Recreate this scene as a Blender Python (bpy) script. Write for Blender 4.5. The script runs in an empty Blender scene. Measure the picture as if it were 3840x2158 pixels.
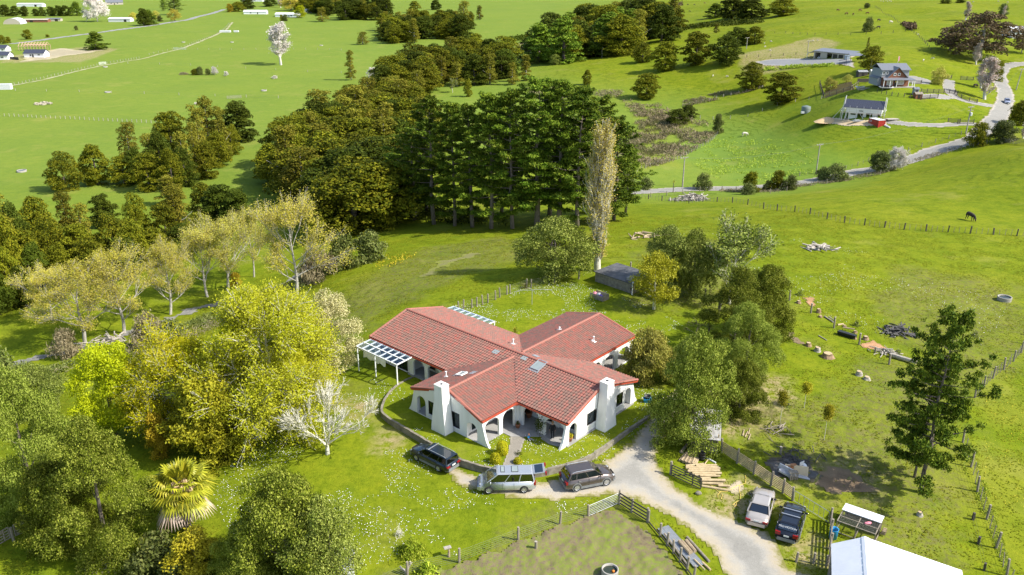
import bpy, bmesh, math, random
import numpy as np
from mathutils import Vector, Matrix, Euler
PI = math.pi
rng = np.random.default_rng(7)
random.seed(7)
SC = bpy.context.scene
COL = SC.collection
# ------------------------------------------------------------------ camera, sky, sun, exposure
TH, FPX, CAMH = 0.377, 3100.0, 40.0
cam_data = bpy.data.cameras.new('camera'); cam = bpy.data.objects.new('camera', cam_data)
COL.objects.link(cam); SC.camera = cam
cam.location = (0, 0, CAMH); cam.rotation_euler = (PI/2 - TH, 0, 0)
cam_data.sensor_width = 36; cam_data.lens = 36*FPX/3840; cam_data.clip_start = 0.5; cam_data.clip_end = 6000
SUN_EL, SUN_AZ = math.radians(44), math.radians(-17)      # direction towards the sun, angle from +X
sun_dir = Vector((math.cos(SUN_AZ)*math.cos(SUN_EL), math.sin(SUN_AZ)*math.cos(SUN_EL), math.sin(SUN_EL)))
world = bpy.data.worlds.new('World'); SC.world = world; world.use_nodes = True
wn = world.node_tree; wn.nodes.clear()
sky = wn.nodes.new('ShaderNodeTexSky'); sky.sky_type = 'NISHITA'; sky.sun_disc = False
sky.sun_elevation = SUN_EL; sky.sun_rotation = PI/2 - SUN_AZ
sky.air_density = 1.0; sky.dust_density = 1.5; sky.ozone_density = 1.0
bg = wn.nodes.new('ShaderNodeBackground'); bg.inputs[1].default_value = 0.15
wo = wn.nodes.new('ShaderNodeOutputWorld')
wn.links.new(sky.outputs[0], bg.inputs[0]); wn.links.new(bg.outputs[0], wo.inputs[0])
sd = bpy.data.lights.new('sun', 'SUN'); sd.energy = 4.5; sd.angle = math.radians(0.5); sd.color = (1.0, 0.95, 0.86)
sun = bpy.data.objects.new('sun', sd); COL.objects.link(sun)
sun.rotation_euler = sun_dir.to_track_quat('Z', 'Y').to_euler(); sun.location = (80, -20, 120)
SC.view_settings.view_transform = 'Standard'; SC.view_settings.look = 'None'
SC.view_settings.exposure = 0.74; SC.view_settings.gamma = 1.0; SC.view_settings.use_curve_mapping = False
SC.cycles.max_bounces = 6; SC.cycles.transparent_max_bounces = 12
# ------------------------------------------------------------------ terrain
CT, ST = math.cos(TH), math.sin(TH)
def ray(px, py):
 a = (px-1920)/FPX; b = (py-1079)/FPX
 return np.array([a, CT-b*ST, -ST-b*CT])
def unz(px, py, z):
 d = ray(px, py); t = (z-CAMH)/d[2]
 return d[0]*t, d[1]*t
HPSI, HX, HY = 0.728, -0.506, 74.295
HC, HS = math.cos(HPSI), math.sin(HPSI)
def h2w(u, w): return HX+u*HC+w*HS, HY-u*HS+w*HC       # house plan -> world
def w2h(x, y): return (x-HX)*HC-(y-HY)*HS, (x-HX)*HS+(y-HY)*HC
CTRL = [(1850,1850,-.7),(1600,1760,-.75),(2150,1830,-.7),(2330,1760,-.6),(2450,1640,-.35),(2520,1520,-.1),(2600,2000,-1.1),(2800,2150,-1.4),(2900,1900,-1.0),
 (1427,1560,-.55),(1500,1650,-.65),(1700,1745,-.66),(1440,1500,-.35),(2130,1760,-.55),(2300,1670,-.45),(2420,1590,-.25),(2480,1530,-.03),(1545,1405,0),
 (1400,1370,-.3),(1660,1150,-.6),(2000,1150,0),(2250,1130,.1),(2450,1300,.1),(2400,1420,.05),(2100,1120,0),(1850,1200,-.1),(2300,1000,0),
 (1228,1703,-1.0),(1300,1500,-.8),(1000,1800,-1.6),(1450,2000,-1.3),(1950,2080,-1.2),(1700,2158,-1.6),(2300,2100,-1.3),(1200,2158,-2.2),(900,1600,-1.8),(700,1750,-2.3),(600,1990,-2.8),(150,2100,-3.2),(200,1700,-3.6),
 (1300,1320,-1.6),(1150,1250,-4.5),(900,1330,-5.5),(600,1500,-4.5),(1350,1200,-2.2),
 (1080,1060,-9),(800,1150,-10),(400,1280,-10),(60,1370,-10),(400,1150,-10.5),(1300,1000,-6.5),(1450,1060,-3.6),(1500,900,-8),(1750,980,-3.6),(1950,850,-7.5),(2250,900,-4),(2320,850,-5),(2000,950,-3.3),(1250,900,-10),
 (60,1100,-11.5),(100,800,-14),(600,750,-14.5),(900,700,-15),(200,500,-16.5),(700,350,-17),(1000,200,-18),(300,100,-18),(1500,30,-18),(50,20,-18),(900,20,-18),(1200,450,-16),(1300,600,-14),(1600,400,-16),(1700,250,-17),(1900,120,-17.5),(2100,10,-16),(1900,360,-16),(1700,700,-12),(2000,650,-13),
 (2700,900,-2),(3100,950,-1.6),(3500,1150,-.6),(3830,1000,-1.2),(2800,800,-5.5),(2550,850,-4.5),(2600,1000,-1.4),(2800,1100,-.6),(3100,1300,-.3),(3400,1500,-.3),(3100,1700,-.5),(3600,1900,-1.2),(3820,1500,-.8),(3300,2100,-1.4),(3800,2150,-2),(3840,1250,-.7),(2650,1400,.1),(2600,1250,.1),
 (3400,780,-3.5),(3830,800,-2.5),(3200,760,-5),(2900,760,-9),(2600,760,-10.5),(2340,722,-15.5),(2571,710,-15.5),(2848,703,-15),(3087,674,-14.5),(3206,646,-13.5),(3356,617,-12.2),(3505,569,-10),(3654,522,-7),(3743,438,-4.8),(3773,368,-4),(3753,313,-2.5),(3800,240,0),(3600,650,-5),(3830,560,-3),(3550,620,-7.5),
 (2750,600,-16),(2900,500,-14.5),(2450,520,-16.5),(2600,400,-13.5),(2700,320,-9),(2950,400,-9),(3100,500,-9.5),(3000,600,-14),(3220,445,-5.5),(3400,500,-7),(3340,330,1.5),(3550,320,-.5),(3500,430,-3.5),(3100,330,-3.5),(3060,225,1),(2850,240,-2.5),(3350,230,3),(3600,200,3),
 (2300,260,-10),(2450,200,-7),(2600,120,-4),(2800,60,1),(3000,130,3),(3150,50,7.5),(3400,100,8),(3700,100,8),(3500,10,12),(3830,20,12),(2500,20,-9),(2900,5,2),(2250,100,-14),(2150,350,-14),(2250,430,-15.5),
 (2150,180,-15)]
_c = np.array([[*unz(px, py, z), z] for px, py, z in CTRL])
_ext = []
for az in range(-84, 85, 12):
 for d, zz in ((18, -1.5), (3200, None)):
  a = math.radians(az)
  z = zz if zz is not None else (-18 if az < 6 else min(30, -18+(az-6)*1.6))
  if d < 100: z = -2.5 if az < -20 else (-1.3 if az < 30 else -2.5)
  _ext.append((d*math.sin(a), d*math.cos(a), z))
for az, d, z in ((-60,80,-4),(-60,200,-15),(-60,600,-18),(60,80,-2.5),(60,200,-1),(60,500,8),(-45,60,-3.5),(45,55,-2),(-84,60,-4),(84,60,-3),(84,300,2),(-84,300,-17)):
 a = math.radians(az); _ext.append((d*math.sin(a), d*math.cos(a), z))
_c = np.vstack([_c, np.array(_ext)])
def _warp(x, y):
 return np.stack([np.arctan2(x, y), 0.5*np.log(x*x+y*y)], -1)
def vnoise(x, y, s, seed=0):
 """cheap value noise on arrays"""
 x = np.asarray(x)/s; y = np.asarray(y)/s; xi = np.floor(x).astype(int); yi = np.floor(y).astype(int); fx = x-xi; fy = y-yi
 def h(a, b):
  v = np.sin(a*127.1+b*311.7+seed*74.7)*43758.5453; return v-np.floor(v)
 fx = fx*fx*(3-2*fx); fy = fy*fy*(3-2*fy)
 return (h(xi, yi)*(1-fx)+h(xi+1, yi)*fx)*(1-fy)+(h(xi, yi+1)*(1-fx)+h(xi+1, yi+1)*fx)*fy
_w = _warp(_c[:, 0], _c[:, 1])
def _phi(r2): return 0.5*r2*np.log(np.maximum(r2, 1e-12))
_n = len(_w)
_K = _phi(((_w[:, None]-_w[None])**2).sum(-1)) + np.eye(_n)*2e-4
_P = np.hstack([np.ones((_n, 1)), _w])
_A = np.block([[_K, _P], [_P.T, np.zeros((3, 3))]])
_sol = np.linalg.solve(_A, np.concatenate([_c[:, 2], np.zeros(3)]))
def terr(x, y):
 x = np.asarray(x, float); y = np.asarray(y, float)
 sh = x.shape; q = _warp(x.ravel(), y.ravel()); out = np.empty(len(q))
 for i in range(0, len(q), 20000):
  b = q[i:i+20000]
  r2 = (b[:, 0:1]-_w[None, :, 0])**2 + (b[:, 1:2]-_w[None, :, 1])**2
  out[i:i+20000] = _phi(r2)@_sol[:_n] + _sol[_n] + b@_sol[_n+1:]
 z = out.reshape(sh)
 D = np.hypot(x, y)
 z = z + (vnoise(x, y, 34, 9)-.5)*1.0*np.clip((D-110)/120, 0, 1) + (vnoise(x, y, 13, 8)-.5)*.35*np.clip((D-90)/60, 0, 1)*np.clip(2-D/200, 0, 1)
 z = z + (vnoise(x+y*.4, y-x*.3, 52, 21)-.5)*3.2*np.clip((D-215)/90, 0, 1)*np.clip((x-.12*D)/40, 0, 1) + (vnoise(x, y, 21, 22)-.5)*.9*np.clip((D-95)/40, 0, 1)*np.clip((x-10)/30, 0, 1)
 u, w = w2h(x, y)                                   # keep the house platform from poking through the floor
 m = np.clip(1-np.maximum(np.abs(u+1)/17, np.abs(w-2)/17), 0, 1)
 return np.where(m > 0, np.minimum(z, z*(1-np.minimum(1, m*5))+(-.06)*np.minimum(1, m*5)), z)
_ts = np.exp(np.linspace(math.log(25), math.log(4000), 260))
def at(px, py, dz=0.0):
 """point of the terrain that the photo shows at this place"""
 d = ray(px, py); dh = math.hypot(d[0], d[1])
 t = _ts/dh
 h = CAMH+d[2]*t - terr(d[0]*t, d[1]*t)
 i = int(np.argmax(h < 0))
 if h[i] >= 0: i = len(t)-1
 lo, hi = t[max(i-1, 0)], t[i]
 for _ in range(3):
  tt = np.linspace(lo, hi, 9); hh = CAMH+d[2]*tt - terr(d[0]*tt, d[1]*tt)
  k = int(np.argmax(hh < 0)) if (hh < 0).any() else 8
  k = max(k, 1); lo, hi = tt[k-1], tt[k]
 t = .5*(lo+hi)
 return Vector((d[0]*t, d[1]*t, CAMH+d[2]*t+dz))
def atz(px, py, z): x, y = unz(px, py, z); return Vector((x, y, z))
def T1(x, y): return float(terr(np.array([x]), np.array([y]))[0])
def ppm(p):
 """photo pixels per metre at a world point"""
 return FPX/(p[1]*CT-(p[2]-CAMH)*ST)
# ------------------------------------------------------------------ mesh builder
class MB:
 def __init__(s): s.v = []; s.f = []; s.m = []
 def add(s, vs, fs, mi=0):
  o = len(s.v); s.v.extend([tuple(map(float, p)) for p in vs]); s.f.extend([tuple(i+o for i in f) for f in fs]); s.m.extend([mi]*len(fs))
 def box(s, c, d, rz=0, mi=0, M=None):
  x, y, z = d[0]/2, d[1]/2, d[2]/2
  vs = [Vector((a*x, b*y, e*z)) for e in (-1, 1) for b in (-1, 1) for a in (-1, 1)]
  R = M if M else Matrix.Rotation(rz, 3, 'Z')
  s.add([R@p+Vector(c) for p in vs], [(0,2,3,1),(4,5,7,6),(0,1,5,4),(2,6,7,3),(0,4,6,2),(1,3,7,5)], mi)
 def bar(s, a, b, w, h=None, mi=0):
  """rectangular bar from a to b"""
  a = Vector(a); b = Vector(b); h = h or w; d = b-a; L = d.length
  if L < 1e-6: return
  d /= L; up = Vector((0, 0, 1)) if abs(d.z) < .95 else Vector((1, 0, 0))
  sx = d.cross(up).normalized(); sy = sx.cross(d)
  vs = [p+sx*(i*w/2)+sy*(j*h/2) for p in (a, b) for i, j in ((-1,-1),(1,-1),(1,1),(-1,1))]
  s.add(vs, [(0,1,2,3),(4,7,6,5),(0,4,5,1),(1,5,6,2),(2,6,7,3),(3,7,4,0)], mi)
 def tube(s, pts, rad, n=6, mi=0, cap=True):
  pts = [Vector(p) for p in pts]; o = len(s.v)
  if not hasattr(rad, '__len__'): rad = [rad]*len(pts)
  prev = None
  for i, p in enumerate(pts):
   d = (pts[min(i+1, len(pts)-1)]-pts[max(i-1, 0)])
   d = d.normalized() if d.length > 1e-9 else Vector((0, 0, 1))
   if prev is None:
    up = Vector((0, 0, 1)) if abs(d.z) < .9 else Vector((1, 0, 0)); sx = d.cross(up).normalized()
   else:
    sx = (prev-d*prev.dot(d)); sx = sx.normalized() if sx.length > 1e-6 else d.orthogonal().normalized()
   prev = sx; sy = d.cross(sx)
   for k in range(n):
    a = 2*PI*k/n; q = p+(sx*math.cos(a)+sy*math.sin(a))*rad[i]; s.v.append((q.x, q.y, q.z))
  for i in range(len(pts)-1):
   for k in range(n):
    k2 = (k+1) % n; s.f.append((o+i*n+k, o+i*n+k2, o+(i+1)*n+k2, o+(i+1)*n+k)); s.m.append(mi)
  if cap:
   s.f.append(tuple(o+k for k in range(n))[::-1]); s.m.append(mi)
   e = o+(len(pts)-1)*n; s.f.append(tuple(e+k for k in range(n))); s.m.append(mi)
 def cyl(s, c, r, h, n=16, r2=None, mi=0): s.tube([c, (c[0], c[1], c[2]+h)], [r, r if r2 is None else r2], n, mi)
 def lathe(s, prof, n=16, c=(0,0,0), mi=0):
  o = len(s.v)
  for r, z in prof:
   for k in range(n):
    a = 2*PI*k/n; s.v.append((c[0]+r*math.cos(a), c[1]+r*math.sin(a), c[2]+z))
  for i in range(len(prof)-1):
   for k in range(n):
    k2 = (k+1) % n; s.f.append((o+i*n+k, o+i*n+k2, o+(i+1)*n+k2, o+(i+1)*n+k)); s.m.append(mi)
 def prism(s, poly, z0, z1, mi=0):
  """poly: list of xy, counter-clockwise"""
  n = len(poly)
  s.add([(p[0], p[1], z0) for p in poly]+[(p[0], p[1], z1) for p in poly],
              [tuple(range(n))[::-1], tuple(range(n, 2*n))]+[(i, (i+1) % n, n+(i+1) % n, n+i) for i in range(n)], mi)
 def hexa(s, b, t, mi=0):
  """frustum from four bottom corners and four top corners (both counter-clockwise seen from above)"""
  s.add(list(b)+list(t), [(3,2,1,0),(4,5,6,7)]+[(i, (i+1) % 4, 4+(i+1) % 4, 4+i) for i in range(4)], mi)
 def blob(s, c, r, nu=8, nv=6, jit=0.0, mi=0, rg=random):
  o = len(s.v)
  for j in range(nv+1):
   t = PI*j/nv
   for i in range(nu):
    a = 2*PI*i/nu; k = 1+jit*(rg.random()-.5)*2
    s.v.append((c[0]+r[0]*math.sin(t)*math.cos(a)*k, c[1]+r[1]*math.sin(t)*math.sin(a)*k, c[2]-r[2]*math.cos(t)*k))
  for j in range(nv):
   for i in range(nu):
    i2 = (i+1) % nu; s.f.append((o+j*nu+i, o+j*nu+i2, o+(j+1)*nu+i2, o+(j+1)*nu+i)); s.m.append(mi)
 def xform(s, M):
  s.v = [tuple(M@Vector(p)) for p in s.v]; return s
 def mesh(s, name, mats, smooth=False):
  me = bpy.data.meshes.new(name); me.from_pydata(s.v, [], s.f)
  for m in (mats if isinstance(mats, (list, tuple)) else [mats]): me.materials.append(m)
  if any(s.m): me.polygons.foreach_set('material_index', s.m)
  if smooth: me.polygons.foreach_set('use_smooth', [True]*len(s.f))
  me.update(); return me
def link(name, me, parent=None, loc=None, rz=0, kind=None):
 o = bpy.data.objects.new(name, me); COL.objects.link(o)
 if parent: o.parent = parent
 if loc is not None: o.location = loc
 if rz: o.rotation_euler = (0, 0, rz)
 if kind: o['kind'] = kind
 return o
def O(name, mb, mats, parent=None, smooth=False, loc=None, rz=0, kind=None, label=None):
 o = link(name, mb.mesh(name, mats, smooth), parent, loc, rz, kind)
 if label: o['label'] = label
 return o
def tag(o, label, cat, group=None):
 o['label'] = label; o['category'] = cat
 if group: o['group'] = group
 return o
def thing(name, label, cat, loc=(0,0,0), rz=0, group=None):
 o = bpy.data.objects.new(name, None); COL.objects.link(o); o.empty_display_size = .3
 o.location = loc; o.rotation_euler = (0, 0, rz)
 return tag(o, label, cat, group)
def dup(root, loc, rz=0, sc=None, label=None, group=None, tilt=None):
 r = root.copy(); COL.objects.link(r); r.location = loc
 r.rotation_euler = (tilt[0], tilt[1], rz) if tilt else (0, 0, rz)
 if sc is not None: r.scale = sc if hasattr(sc, '__len__') else (sc, sc, sc)
 if label: r['label'] = label
 if group: r['group'] = group
 for ch in list(root.children):
  c = ch.copy(); COL.objects.link(c); c.parent = r
  for g in list(ch.children):
   d = g.copy(); COL.objects.link(d); d.parent = c
 return r
def disc(pts, n):
 """resample a polyline to n+1 points"""
 pts = [Vector(p) for p in pts]; L = [0]
 for a, b in zip(pts, pts[1:]): L.append(L[-1]+(b-a).length)
 out = []
 for i in range(n+1):
  s = L[-1]*i/n; k = min(max(int(np.searchsorted(L, s))-1, 0), len(pts)-2)
  out.append(pts[k].lerp(pts[k+1], (s-L[k])/max(1e-9, L[k+1]-L[k])))
 return out
# ------------------------------------------------------------------ materials
def newmat(name):
 m = bpy.data.materials.new(name); m.use_nodes = True; n = m.node_tree; n.nodes.clear()
 o = n.nodes.new('ShaderNodeOutputMaterial'); b = n.nodes.new('ShaderNodeBsdfPrincipled')
 n.links.new(b.outputs[0], o.inputs[0]); return m, n, b, o
def nn(n, t, **k):
 x = n.nodes.new(t)
 for a, v in k.items():
  if a.startswith('i_'): x.inputs[a[2:].replace('_', ' ')].default_value = v
  else: setattr(x, a, v)
 return x
def ramp(n, stops, fac):
 r = n.nodes.new('ShaderNodeValToRGB'); e = r.color_ramp.elements
 while len(e) < len(stops): e.new(.5)
 for i, (p, c) in enumerate(stops):
  e[i].position = p; e[i].color = (*c, 1) if hasattr(c, '__len__') else (c, c, c, 1)
 n.links.new(fac, r.inputs[0]); return r.outputs[0]
def mixc(n, a, b, f, mode='MIX'):
 m = n.nodes.new('ShaderNodeMix'); m.data_type = 'RGBA'; m.blend_type = mode
 for s, v in ((0, f), (6, a), (7, b)):
  if hasattr(v, 'is_linked') or hasattr(v, 'links'): n.links.new(v, m.inputs[s])
  elif s == 0: m.inputs[0].default_value = v
  else: m.inputs[s].default_value = (*v, 1)
 return m.outputs[2]
def math_(n, op, a, b=0.0, c=None):
 m = n.nodes.new('ShaderNodeMath'); m.operation = op
 for i, v in enumerate((a, b) if c is None else (a, b, c)):
  if hasattr(v, 'links'): n.links.new(v, m.inputs[i])
  else: m.inputs[i].default_value = v
 return m.outputs[0]
def noise(n, scale, detail=4, rough=.55, co='Object', dist=0.0, stretch=None):
 t = n.nodes.new('ShaderNodeTexCoord'); x = nn(n, 'ShaderNodeTexNoise'); x.inputs['Scale'].default_value = scale
 x.inputs['Detail'].default_value = detail; x.inputs['Roughness'].default_value = rough; x.inputs['Distortion'].default_value = dist
 src = t.outputs[co]
 if stretch:
  mp = n.nodes.new('ShaderNodeMapping'); mp.inputs['Scale'].default_value = stretch; n.links.new(src, mp.inputs[0]); src = mp.outputs[0]
 n.links.new(src, x.inputs[0]); return x.outputs[0]
def bump(n, b, h, strength=.3, dist=.05):
 x = n.nodes.new('ShaderNodeBump'); x.inputs['Strength'].default_value = strength; x.inputs['Distance'].default_value = dist
 n.links.new(h, x.inputs['Height']); n.links.new(x.outputs[0], b.inputs['Normal'])
def M(name, c1, c2=None, scale=4, rough=.7, metal=0, spec=.4, bmp=0, stretch=None, coat=0, lo=.35, hi=.65, bscale=None):
 m, n, b, o = newmat(name); c2 = c2 or tuple(x*.8 for x in c1)
 f = noise(n, scale, 5, .6, stretch=stretch); col = ramp(n, [(lo, c1), (hi, c2)], f)
 n.links.new(col, b.inputs['Base Color']); b.inputs['Roughness'].default_value = rough; b.inputs['Metallic'].default_value = metal
 b.inputs['Specular IOR Level'].default_value = spec
 if coat: b.inputs['Coat Weight'].default_value = coat; b.inputs['Coat Roughness'].default_value = .05
 if bmp: bump(n, b, noise(n, bscale or scale*4, 4, .6, stretch=stretch), bmp, .04)
 return m
def leafmat(name, cols, trans=.22, rough=.55, spec=.35, size=.25):
 """foliage: colour varies from leaf to leaf and from plant to plant"""
 m, n, b, o = newmat(name)
 g = n.nodes.new('ShaderNodeNewGeometry'); oi = n.nodes.new('ShaderNodeObjectInfo')
 k = len(cols); isl = math_(n, 'ADD', math_(n, 'MULTIPLY', g.outputs['Random Per Island'], .6), math_(n, 'MULTIPLY', noise(n, size, 3, .6), .8))
 isl = math_(n, 'ADD', isl, math_(n, 'MULTIPLY', math_(n, 'SUBTRACT', oi.outputs['Random'], .5), .35))
 col = ramp(n, [(.25+.6*i/max(1, k-1), c) for i, c in enumerate(cols)], isl)
 hs = n.nodes.new('ShaderNodeHueSaturation'); n.links.new(col, hs.inputs['Color'])
 n.links.new(math_(n, 'ADD', math_(n, 'MULTIPLY', oi.outputs['Random'], .03), .485), hs.inputs['Hue'])
 n.links.new(math_(n, 'ADD', math_(n, 'MULTIPLY', math_(n, 'FRACT', math_(n, 'MULTIPLY', oi.outputs['Random'], 7.3)), .4), .8), hs.inputs['Value'])
 n.links.new(hs.outputs[0], b.inputs['Base Color']); b.inputs['Roughness'].default_value = rough; b.inputs['Specular IOR Level'].default_value = spec*.5
 t = n.nodes.new('ShaderNodeBsdfTranslucent'); n.links.new(hs.outputs[0], t.inputs[0])
 ms = n.nodes.new('ShaderNodeMixShader'); ms.inputs[0].default_value = trans
 n.links.new(b.outputs[0], ms.inputs[1]); n.links.new(t.outputs[0], ms.inputs[2]); n.links.new(ms.outputs[0], o.inputs[0])
 return m
def glassmat(name, tint=(.35, .42, .42), alpha=.35):
 m, n, b, o = newmat(name); n.nodes.remove(b)
 tr = n.nodes.new('ShaderNodeBsdfTransparent'); tr.inputs[0].default_value = (*tint, 1)
 gl = n.nodes.new('ShaderNodeBsdfGlossy'); gl.inputs['Roughness'].default_value = .03; gl.inputs[0].default_value = (.9, .95, 1, 1)
 lw = n.nodes.new('ShaderNodeLayerWeight'); lw.inputs[0].default_value = .5; fc = math_(n, 'MULTIPLY', math_(n, 'POWER', lw.outputs['Facing'], 3.5), .7)
 ms = n.nodes.new('ShaderNodeMixShader'); n.links.new(math_(n, 'ADD', fc, alpha*.2), ms.inputs[0])
 n.links.new(tr.outputs[0], ms.inputs[1]); n.links.new(gl.outputs[0], ms.inputs[2]); n.links.new(ms.outputs[0], o.inputs[0]); return m
MT = {}
MT['white_wall'] = M('white_plaster', (.80,.79,.75), (.66,.645,.60), .7, .85, bmp=.12, stretch=(1.6,1.6,.35), lo=.45, hi=.80)
MT['white_paint'] = M('white_paint', (.82,.82,.80), (.76,.76,.74), 3, .5)
MT['fascia'] = M('red_fascia', (.42,.07,.035), (.36,.06,.03), 3, .5)
MT['concrete'] = M('concrete', (.36,.34,.30), (.27,.255,.22), 1.5, .9, bmp=.15)
MT['old_concrete'] = M('old_concrete', (.30,.27,.21), (.14,.125,.09), 2.2, .95, bmp=.3, lo=.3, hi=.7)
MT['floor'] = M('porch_concrete', (.34,.33,.31), (.27,.265,.25), 1.0, .8)
MT['dark_frame'] = M('dark_frame', (.035,.03,.028), None, 5, .5)
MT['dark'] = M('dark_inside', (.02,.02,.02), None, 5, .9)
MT['curtain'] = M('curtain', (.6,.58,.5), (.45,.43,.37), 9, .9, stretch=(1,1,.1))
MT['brown_wall'] = M('brown_wall', (.20,.14,.09), (.15,.10,.06), 2, .8)
MT['glass'] = glassmat('window_glass'); MT['carglass'] = glassmat('car_glass', (.16,.20,.20), .8); MT['roofglass'] = glassmat('polycarbonate', (.93,.95,.97), .15)
MT['wood'] = M('weathered_wood', (.30,.26,.20), (.19,.165,.125), 6, .85, bmp=.2, stretch=(1,1,.2))
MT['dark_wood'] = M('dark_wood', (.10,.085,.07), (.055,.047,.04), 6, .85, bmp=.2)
MT['new_wood'] = M('new_timber', (.52,.41,.24), (.38,.29,.16), 5, .75, bmp=.15)
MT['log'] = M('log_wood', (.42,.33,.21), (.25,.19,.12), 5, .85, bmp=.3)
MT['grey_log'] = M('grey_log', (.46,.42,.36), (.27,.24,.2), 4, .85, bmp=.3)
MT['stump'] = M('stump_wood', (.34,.22,.12), (.20,.14,.09), 7, .9, bmp=.4)
MT['charcoal'] = M('charcoal', (.045,.042,.04), (.12,.115,.11), 5, .95, bmp=.4)
MT['galv'] = M('galvanised_steel', (.38,.40,.41), (.31,.32,.33), 3, .5, metal=.3)
MT['wire'] = M('fence_wire', (.20,.21,.19), None, 4, .5, metal=.4)
MT['black'] = M('black_plastic', (.025,.025,.027), None, 4, .5)
MT['rubber'] = M('rubber', (.03,.03,.03), None, 9, .8)
MT['alloy'] = M('alloy', (.62,.62,.62), None, 4, .3, metal=.7)
MT['blue_pl'] = M('blue_plastic', (.02,.28,.60), None, 4, .45)
MT['red_lens'] = M('red_lens', (.28,.012,.015), None, 4, .2)
MT['lens'] = M('headlight_lens', (.30,.32,.34), None, 4, .15)
MT['plate'] = M('number_plate', (.75,.76,.74), None, 4, .4)
MT['terracotta'] = M('terracotta', (.42,.17,.08), (.36,.14,.07), 5, .8)
MT['bark'] = M('bark', (.17,.14,.11), (.09,.075,.06), 4, .9, bmp=.5, stretch=(1,1,.3))
MT['pine_bark'] = M('pine_bark', (.27,.22,.17), (.17,.135,.10), 4, .9, bmp=.4, stretch=(1,1,.3)); MT['pale_bark'] = M('pale_bark', (.46,.43,.38), (.30,.28,.24), 3, .85, bmp=.3, stretch=(1,1,.3))
MT['lichen_bark'] = M('lichen_bark', (.66,.64,.52), (.46,.44,.34), 4, .9, bmp=.3)
MT['grey_twig'] = M('grey_twigs', (.66,.62,.55), (.52,.48,.42), 1, .9)
MT['brick'] = M('brown_brick', (.26,.11,.06), (.20,.08,.045), 6, .85)
MT['grey_roof'] = M('grey_metal_roof', (.17,.18,.20), (.14,.15,.17), 2, .45)
MT['navy_roof'] = M('dark_metal_roof', (.055,.06,.085), (.045,.05,.07), 2, .4)
MT['grey_clad'] = M('grey_cladding', (.27,.29,.31), (.24,.26,.28), 3, .7)
MT['beige_clad'] = M('beige_cladding', (.47,.42,.34), (.43,.38,.31), 3, .6)
MT['red_steel'] = M('red_container', (.50,.045,.035), (.42,.04,.03), 2, .45)
MT['white_roof'] = M('white_metal_roof', (.80,.81,.83), (.74,.75,.78), .6, .4)
MT['corr'] = M('corrugated_iron', (.52,.52,.50), (.38,.36,.33), 1.3, .5, metal=.3)
MT['tank'] = M('grey_green_tank', (.16,.20,.18), (.14,.175,.155), 3, .5)
MT['skin'] = M('skin', (.56,.33,.23), None, 8, .6)
MT['black_cloth'] = M('black_cloth', (.018,.018,.02), None, 8, .9)
MT['blue_cloth'] = M('blue_cloth', (.03,.28,.62), None, 8, .9)
MT['jeans'] = M('grey_jeans', (.30,.34,.42), None, 8, .9)
MT['blond'] = M('blond_hair', (.36,.22,.10), None, 8, .7)
MT['ginger'] = M('red_brown_hair', (.38,.16,.07), None, 8, .7)
MT['pink'] = M('pink_cloth', (.75,.25,.32), None, 6, .8)
MT['purple'] = M('purple_cloth', (.12,.08,.38), None, 6, .8)
MT['orange'] = M('orange_plastic', (.75,.22,.02), None, 6, .5)
MT['yellow'] = M('yellow_plastic', (.70,.52,.12), None, 6, .5)
MT['water'] = M('dark_water', (.035,.045,.03), None, 2, .08)
MT['board'] = M('pale_board', (.58,.47,.30), (.50,.40,.26), 2, .7)
MT['sofa'] = M('grey_vinyl', (.45,.46,.48), None, 3, .6)
def carpaint(name, c, metal=.35):
 return M(name, c, tuple(x*.94 for x in c), 2, .28, metal=metal, coat=.8)
# foliage
LF = {}
LF['totara'] = leafmat('totara_leaves', [(0.034,0.049,0.0043),(0.076,0.095,0.0062),(0.134,0.146,0.0081),(0.215,0.204,0.0124)], .12, .65, .12, .12)
LF['kahi'] = leafmat('kahikatea_leaves', [(0.053,0.066,0.0062),(0.110,0.117,0.0093),(0.179,0.170,0.0149),(0.252,0.221,0.0279)], .12, .65, .12, .12)
LF['darkbush'] = leafmat('dark_bush_leaves', [(0.021,0.035,0.0037),(0.044,0.064,0.0056),(0.080,0.099,0.0087)], .12, .65, .12, .1)
LF['pine'] = leafmat('pine_needles', [(0.025,0.057,0.0050),(0.053,0.101,0.0074),(0.100,0.160,0.0112),(0.179,0.232,0.0198)], .12, .6, .15, .2)
LF['puriri'] = leafmat('glossy_leaves', [(0.036,0.056,0.0043),(0.078,0.111,0.0074),(0.147,0.187,0.0136),(0.304,0.340,0.0527)], .15, .55, .15, .9)
LF['pohu'] = leafmat('grey_green_leaves', [(0.034,0.052,0.0050),(0.078,0.107,0.0099),(0.142,0.175,0.0223),(0.273,0.299,0.0620)], .15, .55, .15, .8)
LF['poplar'] = leafmat('spring_poplar_leaves', [(.34,.34,.030),(.47,.45,.045),(.56,.51,.07),(.58,.50,.12)], .35, .6, .1, .3)
LF['yellow'] = leafmat('yellow_green_leaves', [(.24,.28,.008),(.40,.42,.010),(.54,.53,.016),(.60,.57,.05)], .42, .6, .1, .3)
LF['lime'] = leafmat('lime_leaves', [(.25,.33,.008),(.40,.46,.008),(.52,.56,.012)], .35, .55, .3, .4)
LF['cream'] = leafmat('cream_blossom', [(.30,.32,.07),(.55,.52,.22),(.68,.64,.34)], .25, .6, .3, .5)
LF['olive'] = leafmat('olive_conifer_leaves', [(.12,.14,.010),(.25,.25,.014),(.38,.34,.02)], .2, .6, .3, .4)
LF['gold'] = leafmat('golden_leaves', [(.20,.17,.012),(.38,.30,.014),(.52,.41,.03)], .25, .6, .3, .6)
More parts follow.
